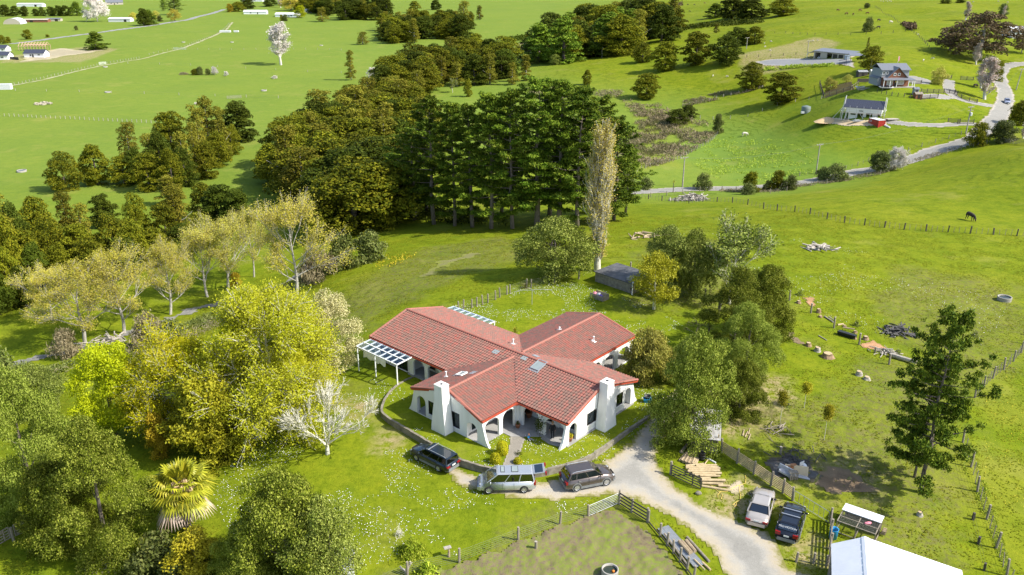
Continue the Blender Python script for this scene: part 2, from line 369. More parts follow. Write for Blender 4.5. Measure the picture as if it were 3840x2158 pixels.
LF['drape'] = leafmat('drooping_leaves', [(.16,.17,.020),(.30,.29,.04),(.42,.38,.08)], .2, .6, .3, .6)
LF['magno'] = leafmat('yellow_leaves', [(.10,.11,.01),(.28,.27,.015),(.42,.37,.02)], .25, .5, .4, .6)
LF['lomb'] = leafmat('lombardy_leaves', [(.40,.38,.05),(.55,.50,.08),(.60,.53,.18)], .25, .6, .3, .3)
LF['scrub'] = leafmat('scrub_leaves', [(.10,.09,.045),(.20,.165,.09),(.30,.25,.15)], .15, .7, .2, .2)
LF['flax'] = leafmat('flax_leaves', [(.08,.085,.02),(.16,.155,.05),(.27,.24,.11)], .15, .6, .3, .3)
LF['bronze'] = leafmat('bronze_leaves', [(.055,.038,.02),(.10,.068,.033),(.15,.105,.05)], .1, .6, .3, .15)
LF['shrub'] = leafmat('shrub_leaves', [(.05,.07,.015),(.10,.13,.025),(.17,.19,.05)], .15, .6, .3, .5)
LF['topiary'] = leafmat('topiary_leaves', [(.16,.18,.008),(.34,.33,.010),(.52,.46,.014)], .25, .6, .3, 1.5)
LF['palm'] = leafmat('palm_leaves', [(.12,.15,.010),(.27,.28,.014),(.44,.42,.03)], .2, .45, .5, 1.0)
LF['deadpalm'] = leafmat('dead_palm_leaves', [(.25,.17,.11),(.42,.31,.23),(.55,.44,.36)], .1, .7, .2, 1.0)
LF['grasstuft'] = leafmat('grass_blades', [(.13,.18,.009),(.19,.225,.012),(.245,.255,.018)], .4, .8, .1, .25)
LF['sprout'] = leafmat('bright_green_leaves', [(.14,.24,.01),(.26,.36,.02),(.38,.44,.05)], .25, .6, .3, 1.0)
LF['twig'] = leafmat('fine_twigs', [(.74,.70,.64),(.60,.56,.50)], .05, .8, .2, .5)
LF['pinktwig'] = leafmat('pale_twigs', [(.58,.48,.42),(.44,.36,.31)], .05, .8, .2, .5)
# ------------------------------------------------------------------ ground
def zone_poly(pix): return [tuple(at(*p))[:2] for p in pix]
def inside(x, y, poly):
 r = np.zeros(x.shape, bool); n = len(poly)
 for i in range(n):
  x1, y1 = poly[i]; x2, y2 = poly[(i+1) % n]
  c = ((y1 > y) != (y2 > y)) & (x < (x2-x1)*(y-y1)/((y2-y1) if abs(y2-y1) > 1e-9 else 1e-9)+x1); r ^= c
 return r
def edge_dist(x, y, poly, closed=True):
 d = np.full(x.shape, 1e9); n = len(poly)
 for i in range(n if closed else n-1):
  x1, y1 = poly[i]; x2, y2 = poly[(i+1) % n]; dx, dy = x2-x1, y2-y1
  t = np.clip(((x-x1)*dx+(y-y1)*dy)/max(1e-9, dx*dx+dy*dy), 0, 1)
  d = np.minimum(d, np.hypot(x-x1-t*dx, y-y1-t*dy))
 return d
PUG = [zone_poly(z) for z in (   # trampled pasture: x, y of the photo
 [(1260,1290),(1500,1150),(1750,1030),(2050,965),(2210,985),(2230,940),(1900,890),(1600,930),(1330,1080),(1180,1190)],
 [(2760,1560),(3100,1470),(3350,1350),(3700,1300),(3839,1250),(3839,1330),(3630,1500),(3560,1600),(3560,1900),(3700,2158),(3420,2158),(3240,1960),(3050,1780),(2800,1650)],
 [(3280,1160),(3400,1010),(3839,1080),(3839,1230),(3560,1450)],
 [(2350,1150),(2420,900),(2700,900),(2900,1060),(2960,1180),(2760,1180)],
 [(2314,1915),(2399,1985),(2500,2090),(2600,2230),(1400,2230),(1722,2115),(1943,2030),(2100,1968)])]
DRY = [zone_poly(z) for z in (
 [(1400,1520),(1440,1590),(1520,1660),(1450,1680),(1330,1560),(1300,1500)], [(2600,1500),(2900,1420),(2960,1560),(2800,1640),(2620,1620)],
 [(2640,1800),(2880,1830),(2880,1960),(2700,1930)], [(2880,2000),(3060,2020),(3050,2158),(2940,2158)], [(2930,1700),(3260,1720),(3260,1850),(3000,1820)],
 [(0,215),(330,175),(440,185),(300,235),(0,235)], [(2760,210),(3050,140),(3150,160),(3060,240),(2800,290)])]
YELL = [zone_poly(z) for z in ([(3700,1400),(3839,1300),(3839,2158),(3720,2158),(3640,1750),(3660,1550)], [(2380,650),(2500,640),(2560,560),(2640,500),(2540,420),(2400,420),(2330,640)])]
WETG = [zone_poly(z) for z in ([(2640,520),(2790,500),(3000,560),(3150,620),(3050,680),(2780,690),(2600,600)], [(3160,380),(3300,340),(3460,350),(3520,440),(3400,455),(3300,430)])]
def build_ground():
 na, nd = 620, 560
 az = np.radians(np.linspace(-64, 64, na)); d = np.exp(np.linspace(math.log(14), math.log(3300), nd))
 A, D = np.meshgrid(az, d); X = D*np.sin(A); Y = D*np.cos(A); Z = terr(X, Y)
 def soft(polys, w, jit):
  m = np.zeros(X.shape)
  for p in polys:
   e = edge_dist(X, Y, p); s = np.where(inside(X, Y, p), e, -e); m = np.maximum(m, np.clip(.5+s/w+jit*(vnoise(X, Y, w*.9, 3)-.5)+.5*jit*(vnoise(X, Y, w*.3, 5)-.5), 0, 1))
  return m
 pug = soft(PUG, 3.5, 1.2); dry = soft(DRY, 2.2, 1.5); yel = soft(YELL, 6, 1.6); wet = soft(WETG, 30, 1.6)*.5
 rough = (vnoise(X, Y, .9, 1)-.5)*.10+(vnoise(X, Y, .33, 2)-.5)*.10
 Z = Z + np.where(D < 160, rough*pug, 0)
 v = np.stack([X, Y, Z], -1).reshape(-1, 3)
 idx = np.arange(na*nd).reshape(nd, na)
 f = np.stack([idx[:-1, :-1], idx[:-1, 1:], idx[1:, 1:], idx[1:, :-1]], -1).reshape(-1, 4)
 me = bpy.data.meshes.new('ground'); me.vertices.add(len(v)); me.vertices.foreach_set('co', v.ravel())
 me.loops.add(f.size); me.loops.foreach_set('vertex_index', f.ravel()); me.polygons.add(len(f)); me.polygons.foreach_set('loop_start', np.arange(0, f.size, 4)); me.polygons.foreach_set('use_smooth', np.ones(len(f), bool))
 me.update(); me.validate()
 ca = me.color_attributes.new('zones', 'FLOAT_COLOR', 'POINT')
 ca.data.foreach_set('color', np.stack([pug, dry, yel, wet], -1).ravel())
 return me
def grassmat(name, lawn=False):
 m, n, b, o = newmat(name)
 at_ = n.nodes.new('ShaderNodeAttribute'); at_.attribute_name = 'zones'
 sp = n.nodes.new('ShaderNodeSeparateColor'); n.links.new(at_.outputs['Color'], sp.inputs[0])
 pug, dry, yel, wet = sp.outputs[0], sp.outputs[1], sp.outputs[2], at_.outputs['Alpha']
 big = noise(n, .022, 5, .6); mid = noise(n, .16, 5, .65); fine = noise(n, 2.2, 5, .7); vf = noise(n, 9, 3, .7)
 c = ramp(n, [(.30, (.118,.172,.008)), (.5, (.168,.208,.010)), (.72, (.226,.240,.018))], math_(n, 'ADD', math_(n, 'MULTIPLY', big, .55), math_(n, 'MULTIPLY', mid, .45)))
 c = mixc(n, c, ramp(n, [(.32, (.42,.50,.40)), (.5, (.9,.92,.9)), (.75, (1.35,1.25,1.25))], math_(n, 'ADD', math_(n, 'MULTIPLY', fine, .55), math_(n, 'MULTIPLY', vf, .45))), .82, 'MULTIPLY')
 c = mixc(n, c, ramp(n, [(.36, (.70,.76,.66)), (.5, (1,1,1)), (.66, (1.22,1.12,1.12))], noise(n, .42, 6, .75)), .8, 'MULTIPLY')
 px = n.nodes.new('ShaderNodeNewGeometry'); sz = n.nodes.new('ShaderNodeSeparateXYZ'); n.links.new(px.outputs['Position'], sz.inputs[0]); low = ramp(n, [(.0, 1.0), (1.0, 0.0)], math_(n, 'MULTIPLY', math_(n, 'ADD', sz.outputs[2], 15.5), .2))
 c = mixc(n, c, (.152,.228,.046), math_(n, 'MULTIPLY', low, .55))
 st = noise(n, .5, 4, .6, stretch=(.35, 1.3, 1))
 c = mixc(n, c, (.85,.9,.7), math_(n, 'MULTIPLY', ramp(n, [(.52, 0.0), (.62, 1.0)], st), .35), 'MULTIPLY')
 c = mixc(n, c, (.24,.235,.03), math_(n, 'MULTIPLY', yel, .35))
 c = mixc(n, c, (.11,.215,.035), math_(n, 'MULTIPLY', wet, .65))
 dryc = ramp(n, [(.35, (.24,.185,.09)), (.6, (.36,.285,.16))], fine)
 c = mixc(n, c, dryc, math_(n, 'MULTIPLY', dry, ramp(n, [(.38, 0.0), (.56, .85)], noise(n, 1.1, 5, .7))))
 vor = nn(n, 'ShaderNodeTexVoronoi'); vor.inputs['Scale'].default_value = 2.6; tc = n.nodes.new('ShaderNodeTexCoord'); n.links.new(tc.outputs['Object'], vor.inputs[0])
 hoof = ramp(n, [(.50, 0.0), (.64, 1.0)], math_(n, 'ADD', math_(n, 'MULTIPLY', noise(n, 1.6, 4, .7), .72), math_(n, 'MULTIPLY', vor.outputs[0], .34)))
 c = mixc(n, c, (.110,.088,.048), math_(n, 'MULTIPLY', math_(n, 'MULTIPLY', hoof, pug), .62))
 c = mixc(n, c, (.170,.170,.050), math_(n, 'MULTIPLY', pug, .30))
 ge = n.nodes.new('ShaderNodeNewGeometry'); sx = n.nodes.new('ShaderNodeSeparateXYZ'); n.links.new(ge.outputs['Position'], sx.inputs[0]); sn = n.nodes.new('ShaderNodeSeparateXYZ'); n.links.new(ge.outputs['True Normal'], sn.inputs[0])
 wv = math_(n, 'SINE', math_(n, 'ADD', math_(n, 'MULTIPLY', sx.outputs[2], 9.0), math_(n, 'MULTIPLY', noise(n, .09, 5, .7), 30.0))); steep = ramp(n, [(.0005, 0.0), (.006, 1.0)], math_(n, 'SUBTRACT', 1.0, sn.outputs[2]))
 tc_ = math_(n, 'MULTIPLY', math_(n, 'MULTIPLY', ramp(n, [(.55, 0.0), (.95, 1.0)], wv), steep), ramp(n, [(.45, 0.0), (.6, 1.0)], noise(n, .05, 4, .6))); c = mixc(n, c, (.62,.66,.5), math_(n, 'MULTIPLY', tc_, .85), 'MULTIPLY')
 c = mixc(n, c, (.30,.27,.075), math_(n, 'MULTIPLY', ramp(n, [(.56, 0.0), (.72, 1.0)], noise(n, .075, 6, .7)), .40)); c = mixc(n, c, (.09,.155,.012), math_(n, 'MULTIPLY', ramp(n, [(.58, 0.0), (.72, 1.0)], noise(n, .31, 6, .72)), .40))
 n.links.new(c, b.inputs['Base Color']); b.inputs['Roughness'].default_value = .9; b.inputs['Specular IOR Level'].default_value = .04
 bump(n, b, math_(n, 'ADD', fine, math_(n, 'MULTIPLY', vf, .6)), .55, .10)
 return m
MT['grass'] = grassmat('grass')
g_ob = link('ground', build_ground(), kind='structure'); g_ob.data.materials.append(MT['grass'])
# draped sheets -------------------------------------------------------
def drape(name, poly, cell, mats, dz=.03, holes=(), zfun=None, kind='structure', jit=.25, feather=.8):
 P = np.array(poly); x0, y0 = P.min(0)-cell; x1, y1 = P.max(0)+cell
 nx, ny = int((x1-x0)/cell)+2, int((y1-y0)/cell)+2
 X, Y = np.meshgrid(x0+np.arange(nx)*cell, y0+np.arange(ny)*cell)
 e = edge_dist(X, Y, poly); s = np.where(inside(X, Y, poly), e, -e)
 for h in holes: s = np.minimum(s, np.where(inside(X, Y, h), -edge_dist(X, Y, h), 9))
 s = s+(vnoise(X, Y, .9*max(1, cell*3), 4)-.5)*jit*2
 ok = s > 0
 Z = terr(X, Y)+dz if zfun is None else zfun(X, Y)
 idx = -np.ones(X.shape, int); q = ok[:-1, :-1] & ok[1:, :-1] & ok[:-1, 1:] & ok[1:, 1:]
 use = np.zeros(X.shape, bool)
 for a in (0, 1):
  for b in (0, 1): use[a:ny-1+a, b:nx-1+b] |= q
 idx[use] = np.arange(use.sum())
 v = np.stack([X[use], Y[use], Z[use]], -1)
 j, i = np.nonzero(q); f = np.stack([idx[j, i], idx[j, i+1], idx[j+1, i+1], idx[j+1, i]], -1)
 me = bpy.data.meshes.new(name); me.from_pydata(v.tolist(), [], f.tolist())
 me.polygons.foreach_set('use_smooth', [True]*len(f))
 ca = me.color_attributes.new('rim', 'FLOAT_COLOR', 'POINT'); r = np.clip(s[use]/feather, 0, 1)
 ca.data.foreach_set('color', np.stack([r, r, r, np.ones_like(r)], -1).ravel())
 za = me.color_attributes.new('zones', 'FLOAT_COLOR', 'POINT'); za.data.foreach_set('color', np.zeros(len(v)*4))
 for m in (mats if isinstance(mats, (list, tuple)) else [mats]): me.materials.append(m)
 return link(name, me, kind=kind)
def gravelmat(name, c1, c2, edgec=(.20,.19,.05), dust=(.42,.36,.26)):
 m, n, b, o = newmat(name); a = n.nodes.new('ShaderNodeAttribute'); a.attribute_name = 'rim'
 f1 = noise(n, 5, 6, .75); f2 = noise(n, .35, 4, .6); f3 = noise(n, 24, 3, .8)
 c = ramp(n, [(.3, c1), (.7, c2)], math_(n, 'ADD', math_(n, 'MULTIPLY', f1, .5), math_(n, 'MULTIPLY', f2, .5)))
 c = mixc(n, c, ramp(n, [(.35, .6), (.65, 1.15)], f3), .5, 'MULTIPLY')
 rr = math_(n, 'ADD', a.outputs['Fac'], math_(n, 'MULTIPLY', math_(n, 'SUBTRACT', noise(n, .5, 4, .7), .5), .9)); c = mixc(n, c, ramp(n, [(.30, (.88,.87,.85)), (.50, (1.10,1.09,1.06)), (.66, (1.10,1.09,1.06)), (.92, (.80,.80,.78))], rr), .8, 'MULTIPLY')
 e = math_(n, 'SUBTRACT', math_(n, 'ADD', a.outputs['Fac'], math_(n, 'MULTIPLY', noise(n, 1.3, 5, .75), 1.0)), .5)
 c = mixc(n, dust, c, ramp(n, [(.25, 0.0), (.75, 1.0)], e)); c = mixc(n, edgec, c, ramp(n, [(.08, 0.0), (.32, 1.0)], e))
 n.links.new(c, b.inputs['Base Color']); b.inputs['Roughness'].default_value = .95; b.inputs['Specular IOR Level'].default_value = .2
 bump(n, b, math_(n, 'ADD', f1, f3), .5, .04); return m
MT['gravel'] = gravelmat('driveway_gravel', (.27,.26,.232), (.395,.38,.345))
MT['road'] = gravelmat('road_gravel', (.27,.26,.235), (.37,.355,.325))
MT['creek'] = gravelmat('creek_stones', (.17,.165,.15), (.34,.33,.31), (.13,.15,.04), (.2,.2,.14))
MT['track'] = gravelmat('farm_track_dirt', (.34,.33,.20), (.44,.42,.28), (.20,.24,.04), (.30,.30,.13)); MT['site'] = gravelmat('site_earth', (.38,.32,.20), (.48,.42,.29), (.22,.24,.05), (.36,.32,.18))
MT['asphalt'] = gravelmat('grey_chip_road', (.27,.275,.28), (.33,.33,.33))
MT['sand'] = gravelmat('bare_sand', (.55,.42,.25), (.66,.52,.33), (.22,.2,.06))
MT['earth'] = gravelmat('bare_earth', (.15,.105,.065), (.27,.19,.115), (.16,.15,.05), (.2,.15,.09))
MT['scar'] = gravelmat('worn_slope', (.17,.165,.07), (.24,.215,.11), (.19,.21,.03), (.19,.19,.06))
MT['ash'] = gravelmat('ash', (.03,.03,.03), (.20,.20,.20), (.12,.11,.05), (.10,.085,.06))
MT['chips'] = gravelmat('wood_chips', (.42,.22,.11), (.55,.33,.19), (.22,.19,.06), (.36,.2,.1))
MT['pavingc'] = gravelmat('aggregate_path', (.27,.245,.205), (.36,.33,.28), (.27,.245,.2), (.30,.27,.22))
DRIVE = [(1640,1738),(1717,1752),(1760,1775),(1810,1790),(1900,1806),(2040,1802),(2110,1790),(2250,1742),(2330,1682),(2392,1614),(2436,1564),(2490,1500),(2540,1430),(2610,1430),
 (2560,1540),(2510,1620),(2478,1680),(2468,1725),(2490,1770),(2545,1833),(2606,1872),(2677,1908),(2770,1950),(2880,1990),(2930,2060),(2960,2132),(3050,2150),(3060,2260),(2760,2260),(2703,2140),(2664,2079),(2624,2031),(2567,1991),(2514,1952),(2448,1912),(2386,1878),(2324,1862),(2225,1868),(2100,1882),(2001,1882),(1901,1872),(1827,1856),(1727,1826),(1670,1786),(1635,1752)]
drape('driveway', zone_poly(DRIVE), .3, MT['gravel'], .035, feather=2.2)
def strip(pix, w):
 c = disc([at(*p) for p in pix], max(8, len(pix)*5)); L = []; R = []
 for i, p in enumerate(c):
  d = (c[min(i+1, len(c)-1)]-c[max(i-1, 0)]); d.z = 0; d.normalize(); n_ = Vector((-d.y, d.x, 0)); L.append((p+n_*w/2)[:2]); R.append((p-n_*w/2)[:2])
 return [tuple(p) for p in L]+[tuple(p) for p in R[::-1]]
ROADPX = [(2290,728),(2329,721),(2452,718),(2571,711),(2703,708),(2778,707),(2848,703),(3007,686),(3087,674),(3206,646),(3281,636),(3356,617),(3430,594),(3505,569),(3579,547),(3654,522),(3704,477),(3743,438),(3763,398),(3773,368),(3768,338),(3753,313),(3743,280),(3763,252),(3803,242),(3900,238)]
drape('road', strip(ROADPX, 6.2), .6, MT['road'], .06, jit=.35, feather=1.2)
drape('site_access_track', strip([(3300,452),(3326,457),(3405,467),(3505,471),(3579,468),(3640,466),(3700,470)], 3.2), .5, MT['road'], .05, feather=.8)
drape('house_driveway', strip([(3740,400),(3718,398),(3654,388),(3604,375),(3570,358),(3556,328),(3560,300)], 4.5), .5, MT['road'], .05, feather=.8)
drape('house_yard', zone_poly([(3395,285),(3430,285),(3500,305),(3490,318),(3420,316),(3395,305)]), .6, MT['road'], .05, feather=.8)
drape('yard_pad', zone_poly([(3440,354),(3540,354),(3600,372),(3560,376),(3450,372)]), .6, MT['road'], .05, feather=.8)
drape('garage_yard', zone_poly([(2820,232),(2900,222),(3020,219),(3200,222),(3210,258),(3150,244),(3080,246),(2950,250),(2860,248)]), .9, MT['asphalt'], .06, feather=2.0)
drape('site_sand', zone_poly([(3075,452),(3100,440),(3200,452),(3330,452),(3330,470),(3260,476),(3170,476),(3100,466)]), .5, MT['sand'], .06, feather=1.5)
drape('valley_road', strip([(40,166),(174,149),(298,132),(447,112),(597,92),(696,77),(771,57),(815,45),(840,36)], 8), 1.5, MT['asphalt'], .10, jit=.5, feather=1.5)
drape('farm_track', strip([(-20,335),(0,331),(124,308),(249,278),(373,249),(447,236),(522,224),(597,204),(671,186),(746,159),(805,134),(840,119),(860,100),(873,84)], 3.2), .9, MT['track'], .08, jit=.6, feather=2.4)
drape('building_site_earth', zone_poly([(70,222),(110,200),(230,180),(330,190),(420,186),(300,205),(190,225),(80,235)]), 1.5, MT['site'], .08, jit=2.5, feather=8)
drape('creek_bed', strip([(-60,1400),(40,1372),(120,1350),(230,1325),(400,1285),(470,1255),(560,1230),(700,1170),(880,1120),(1000,1085),(1070,1060),(1120,1030),(1180,985)], 2.4), .5, MT['creek'], .05, jit=1.0, feather=1.2)
drape('slip_scar', zone_poly([(1560,1040),(1640,985),(1760,950),(1850,938),(1770,968),(1680,1000),(1580,1058)]), .5, MT['scar'], .04, jit=1.2, feather=4)
drape('burnt_ground', zone_poly([(2870,1740),(2900,1715),(2980,1700),(3050,1730),(3090,1790),(3030,1800),(2950,1800),(2890,1790)]), .3, MT['ash'], .04, jit=.6, feather=1.2)
drape('scraped_earth', zone_poly([(3020,1770),(3100,1740),(3200,1770),(3280,1810),(3290,1850),(3200,1865),(3110,1850),(3040,1810)]), .3, MT['earth'], .035, jit=.7, feather=1.5)
drape('sawdust_patch', zone_poly([(2750,1795),(2790,1785),(2800,1830),(2760,1860),(2725,1835)]), .25, MT['sand'], .035, jit=.4, feather=1.2)
drape('bark_litter', zone_poly([(3225,1285),(3270,1280),(3330,1300),(3350,1315),(3290,1315),(3235,1305)]), .3, MT['chips'], .04, jit=.5, feather=1)
drape('bark_litter', zone_poly([(3010,1120),(3050,1118),(3075,1150),(3050,1160),(3020,1140)]), .3, MT['chips'], .04, jit=.5, feather=1.5)
drape('bare_bank', zone_poly([(2940,1250),(2970,1245),(3030,1290),(3030,1305),(2970,1290)]), .3, MT['earth'], .04, jit=.5, feather=1.2)
# the churned soil of the front paddock: real relief
def pugz(X, Y):
 z = terr(X, Y)+.02
 a = vnoise(X, Y, .55, 11); b = vnoise(X, Y, .22, 12); return z+.11+(a-.45)*.15+(b-.5)*.13
mud = drape('pugged_soil', zone_poly([(2312,1912),(2395,1968),(2440,2010),(2500,2080),(2560,2150),(2600,2230),(1420,2235),(1540,2172),(1735,2112),(1950,2032),(2104,1970),(2210,1938)]), .19, None, zfun=pugz, jit=.3, feather=7, kind='stuff')
mm, n_, b_, o_ = newmat('pugged_soil'); a_ = n_.nodes.new('ShaderNodeNewGeometry'); sp_ = n_.nodes.new('ShaderNodeSeparateXYZ')
ra_ = n_.nodes.new('ShaderNodeAttribute'); ra_.attribute_name = 'rim'; rim_ = math_(n_, 'SUBTRACT', math_(n_, 'MULTIPLY', ra_.outputs['Fac'], .5), .12)
cc = ramp(n_, [(.34, (.10,.078,.042)), (.44, (.17,.132,.072)), (.49, (.155,.155,.042)), (.60, (.155,.20,.018))], math_(n_, 'ADD', math_(n_, 'MULTIPLY', noise(n_, 2.6, 5, .75), .7), math_(n_, 'MULTIPLY', math_(n_, 'ADD', noise(n_, .25, 3, .6), rim_), .3)))
n_.links.new(cc, b_.inputs['Base Color']); b_.inputs['Roughness'].default_value = .95; bump(n_, b_, noise(n_, 8, 4, .7), .5, .08)
mud.data.materials.clear(); mud.data.materials.append(mm)
# ------------------------------------------------------------------ the house
house = thing('house', 'white plastered cross-shaped bungalow with red tiled roofs, arched verandas and two tall chimneys', 'house', (HX, HY, 0), -HPSI)
TP, TP2, HE = .268, .274, 2.6
W1F, W1B, UA, UK, US, W2, W3, VS, VN = 5.35, 5.47, -14.92, 11.92, 1.46, 4.59, 4.65, 10.0, 13.67
R1, R2, R3 = HE+5.40*TP, HE+W2*TP2, HE+W3*TP2
def slope(name, poly, eave_a, eave_b):
 """one roof plane; eave_a->eave_b runs along its eave with the roof to the left (seen from above)"""
 mb = MB(); th = .13
 P = [Vector(p) for p in poly]
 mb.add(P+[p-Vector((0, 0, th)) for p in P], [tuple(range(len(P))), tuple(range(len(P), 2*len(P)))[::-1]]+[(i, len(P)+i, len(P)+(i+1) % len(P), (i+1) % len(P)) for i in range(len(P))])
 return O(name, mb, MT['tile_base'], house)
# tile colours differ from tile to tile
tm, tn, tb, to = newmat('roof_tile')
_g = tn.nodes.new('ShaderNodeNewGeometry'); _oi = tn.nodes.new('ShaderNodeObjectInfo')
_r = math_(tn, 'FRACT', math_(tn, 'ADD', _g.outputs['Random Per Island'], math_(tn, 'MULTIPLY', _oi.outputs['Random'], 5.1)))
_big = noise(tn, .8, 5, .7)
_tc = ramp(tn, [(.0, (.14,.10,.078)), (.30, (.20,.110,.083)), (.55, (.25,.110,.082)), (.8, (.295,.103,.076)), (1.0, (.39,.080,.055))], math_(tn, 'ADD', math_(tn, 'MULTIPLY', _r, .62), math_(tn, 'MULTIPLY', _big, .42)))
_tc = mixc(tn, _tc, (.33,.19,.14), math_(tn, 'MULTIPLY', ramp(tn, [(.5, 0.0), (.72, 1.0)], noise(tn, 2.4, 5, .75)), .5))
_tc = mixc(tn, _tc, (.075,.058,.045), math_(tn, 'MULTIPLY', ramp(tn, [(.52, 0.0), (.68, 1.0)], noise(tn, 5.5, 4, .75)), .45))
tn.links.new(_tc, tb.inputs['Base Color']); tb.inputs['Roughness'].default_value = .6; tb.inputs['Specular IOR Level'].default_value = .35
MT['tile'] = tm
MT['tile_base'] = M('roof_underlay', (.06,.035,.028), (.045,.028,.022), 3, .9)
MT['ridge'] = M('ridge_tile', (.36,.115,.08), (.29,.135,.10), 3, .7, lo=.3, hi=.7)
I_ = (US, -(W1F-(R2-HE)/TP), R2); Rr = (US, W1B-(R3-HE)/(5.4*TP/W1B), R3)
SL = {
 'main_front': [(UA,-W1F,HE),(US-W2,-W1F,HE),I_,(US+W2,-W1F,HE),(UK,-W1F,HE),(11.6,0,R1),(-14.92,0,R1)],
 'main_back': [(UK,W1B,HE),(US+W3,W1B,HE),Rr,(US-W3,W1B,HE),(UA,W1B,HE),(-14.92,0,R1),(11.6,0,R1)],
 'south_left': [(US-W2,-W1F,HE),(US-W2,-VS,HE),(US,-9.6,R2),I_], 'south_right': [(US+W2,-VS,HE),(US+W2,-W1F,HE),I_,(US,-9.6,R2)],
 'north_left': [(US-W3,VN,HE),(US-W3,W1B,HE),Rr,(US,VN-.1,R3)], 'north_right': [(US+W3,W1B,HE),(US+W3,VN,HE),(US,VN-.1,R3),Rr]}
tile_mb = MB(); tp_ = []
for yy in (0.0, .365):
 for k in range(6):
  x = -.15+.30*k/5; z = .052*math.sin(PI*min(1, max(0, (x+.15)/.21))) if x < .06 else .0
  tp_.append((x, yy, z+(.050 if yy == 0 else .012)))
tile_mb.add(tp_, [(k, k+1, 7+k, 6+k) for k in range(5)])
tile_mb.add([(p[0], p[1], p[2]) for p in tp_[:6]]+[(p[0], p[1], -.0) for p in tp_[:6]], [(6+k, 7+k, k+1, k) for k in range(5)])
TILE_ME = tile_mb.mesh('roof_tile', MT['tile'])
TV = np.array(tile_mb.v); TF = tile_mb.f
tiles = []                                              # (distance to camera, slope, matrix)
slopes = {}
hm = Matrix.Translation((HX, HY, 0))@Matrix.Rotation(-HPSI, 4, 'Z'); camh = hm.inverted()@Vector(cam.location)
for key, poly in SL.items():
 slopes[key] = slope('roof_slope', poly, poly[0], poly[1])
 P = [Vector(p) for p in poly]
 ax = {'main_front': Vector((1,0,0)), 'main_back': Vector((-1,0,0)), 'south_left': Vector((0,-1,0)), 'north_left': Vector((0,-1,0)), 'south_right': Vector((0,1,0)), 'north_right': Vector((0,1,0))}[key]
 n = (P[1]-P[0]).cross(P[2]-P[1]).normalized()
 if key.startswith('main'): n = Vector((0, -TP, 1)).normalized() if key == 'main_front' else Vector((0, 5.4*TP/W1B, 1)).normalized()
 if n.z < 0: n = -n
 if key.startswith('main'): up = n.cross(ax)
 else: up = n.cross(ax)
 if up.z < 0: ax = -ax; up = n.cross(ax)
 pl = [((p-P[0]).dot(ax), (p-P[0]).dot(up)) for p in P]
 a0, a1 = min(p[0] for p in pl), max(p[0] for p in pl); b1 = max(p[1] for p in pl)
 nr = int(b1/.346)+1; nc = int((a1-a0)/.30)+2
 aa, bb = np.meshgrid(a0+.15+np.arange(nc)*.30, np.arange(nr)*.346-.03)
 cb = bb+.17
 ok = inside(aa, cb, pl) | ((edge_dist(aa, cb, pl) < .14) & (cb < b1-.10) & (aa > a0+.05) & (aa < a1-.05))
 R = Matrix((ax, up, n)).transposed().to_4x4()
 for j, i in zip(*np.nonzero(ok)):
  p = P[0]+ax*float(aa[j, i])+up*float(bb[j, i])+n*.004
  tiles.append(((p-camh).length, key, Matrix.Translation(p)@R))
tiles.sort(key=lambda t: t[0])
near, rest = tiles[:300], tiles[300:]
for d, key, m in near:
 o = link('roof_tile', TILE_ME, slopes[key]); o.matrix_local = m
for key in SL:
 ms = [np.array(m) for d, k, m in rest if k == key]
 if not ms: continue
 ms = np.array(ms); V = np.einsum('nij,vj->nvi', ms[:, :3, :3], TV)+ms[:, None, :3, 3]
 F = (np.array(TF)[None]+(np.arange(len(ms))*len(TV))[:, None, None]).reshape(-1, 4)
 me = bpy.data.meshes.new('roof_tiles'); me.from_pydata(V.reshape(-1, 3).tolist(), [], F.tolist()); me.materials.append(MT['tile'])
 link('roof_tiles', me, slopes[key], kind='stuff')
# ridge, verge and valley pieces
def cap_run(name, a, b, r, mat, step=.40, off=(0, 0, 0)):
 a = Vector(a)+Vector(off); b = Vector(b)+Vector(off); L = (b-a).length; n = max(1, int(L/step)); d = (b-a)/n
 mb = MB(); z = d.normalized(); sx = z.cross(Vector((0,0,1))).normalized(); sy = sx.cross(z)
 ring = lambda p, rr: [p+sx*(rr*math.cos(PI*k/5))+sy*(rr*.75*math.sin(PI*k/5)) for k in range(6)]
 mb.add([Vector(q) for q in ring(Vector(), r*1.08)]+ring(d*1.08, r), [(k+1, k, 6+k, 7+k) for k in range(5)]+[(0,1,2,3,4,5)])
 me = mb.mesh(name, mat)
 for i in range(n): link(name, me, house, a+d*i)
cap_run('ridge_tile', (11.6,0,R1), (-14.92,0,R1), .15, MT['ridge'], off=(0,0,.03))
cap_run('ridge_tile', (US,-9.6,R2), I_, .15, MT['ridge'], off=(0,0,.03))
cap_run('ridge_tile', (US,VN-.1,R3), Rr, .15, MT['ridge'], off=(0,0,.03))
for a, b in (((US+W2,-VS,HE),(US,-9.6,R2)), ((US-W2,-VS,HE),(US,-9.6,R2)), ((UK,-W1F,HE),(11.6,0,R1)), ((UK,W1B,HE),(11.6,0,R1)), ((UA,-W1F,HE),(UA,0,R1)), ((UA,W1B,HE),(UA,0,R1)), ((US-W3,VN,HE),(US,VN-.1,R3)), ((US+W3,VN,HE),(US,VN-.1,R3))):
 cap_run('verge_tile', a, b, .13, MT['ridge'], .40, (0,0,.03))
 mb = MB(); a = Vector(a); b = Vector(b); mb.bar(a-Vector((0,0,.16)), b-Vector((0,0,.16)), .06, .2); O('barge_board', mb, MT['fascia'], house)
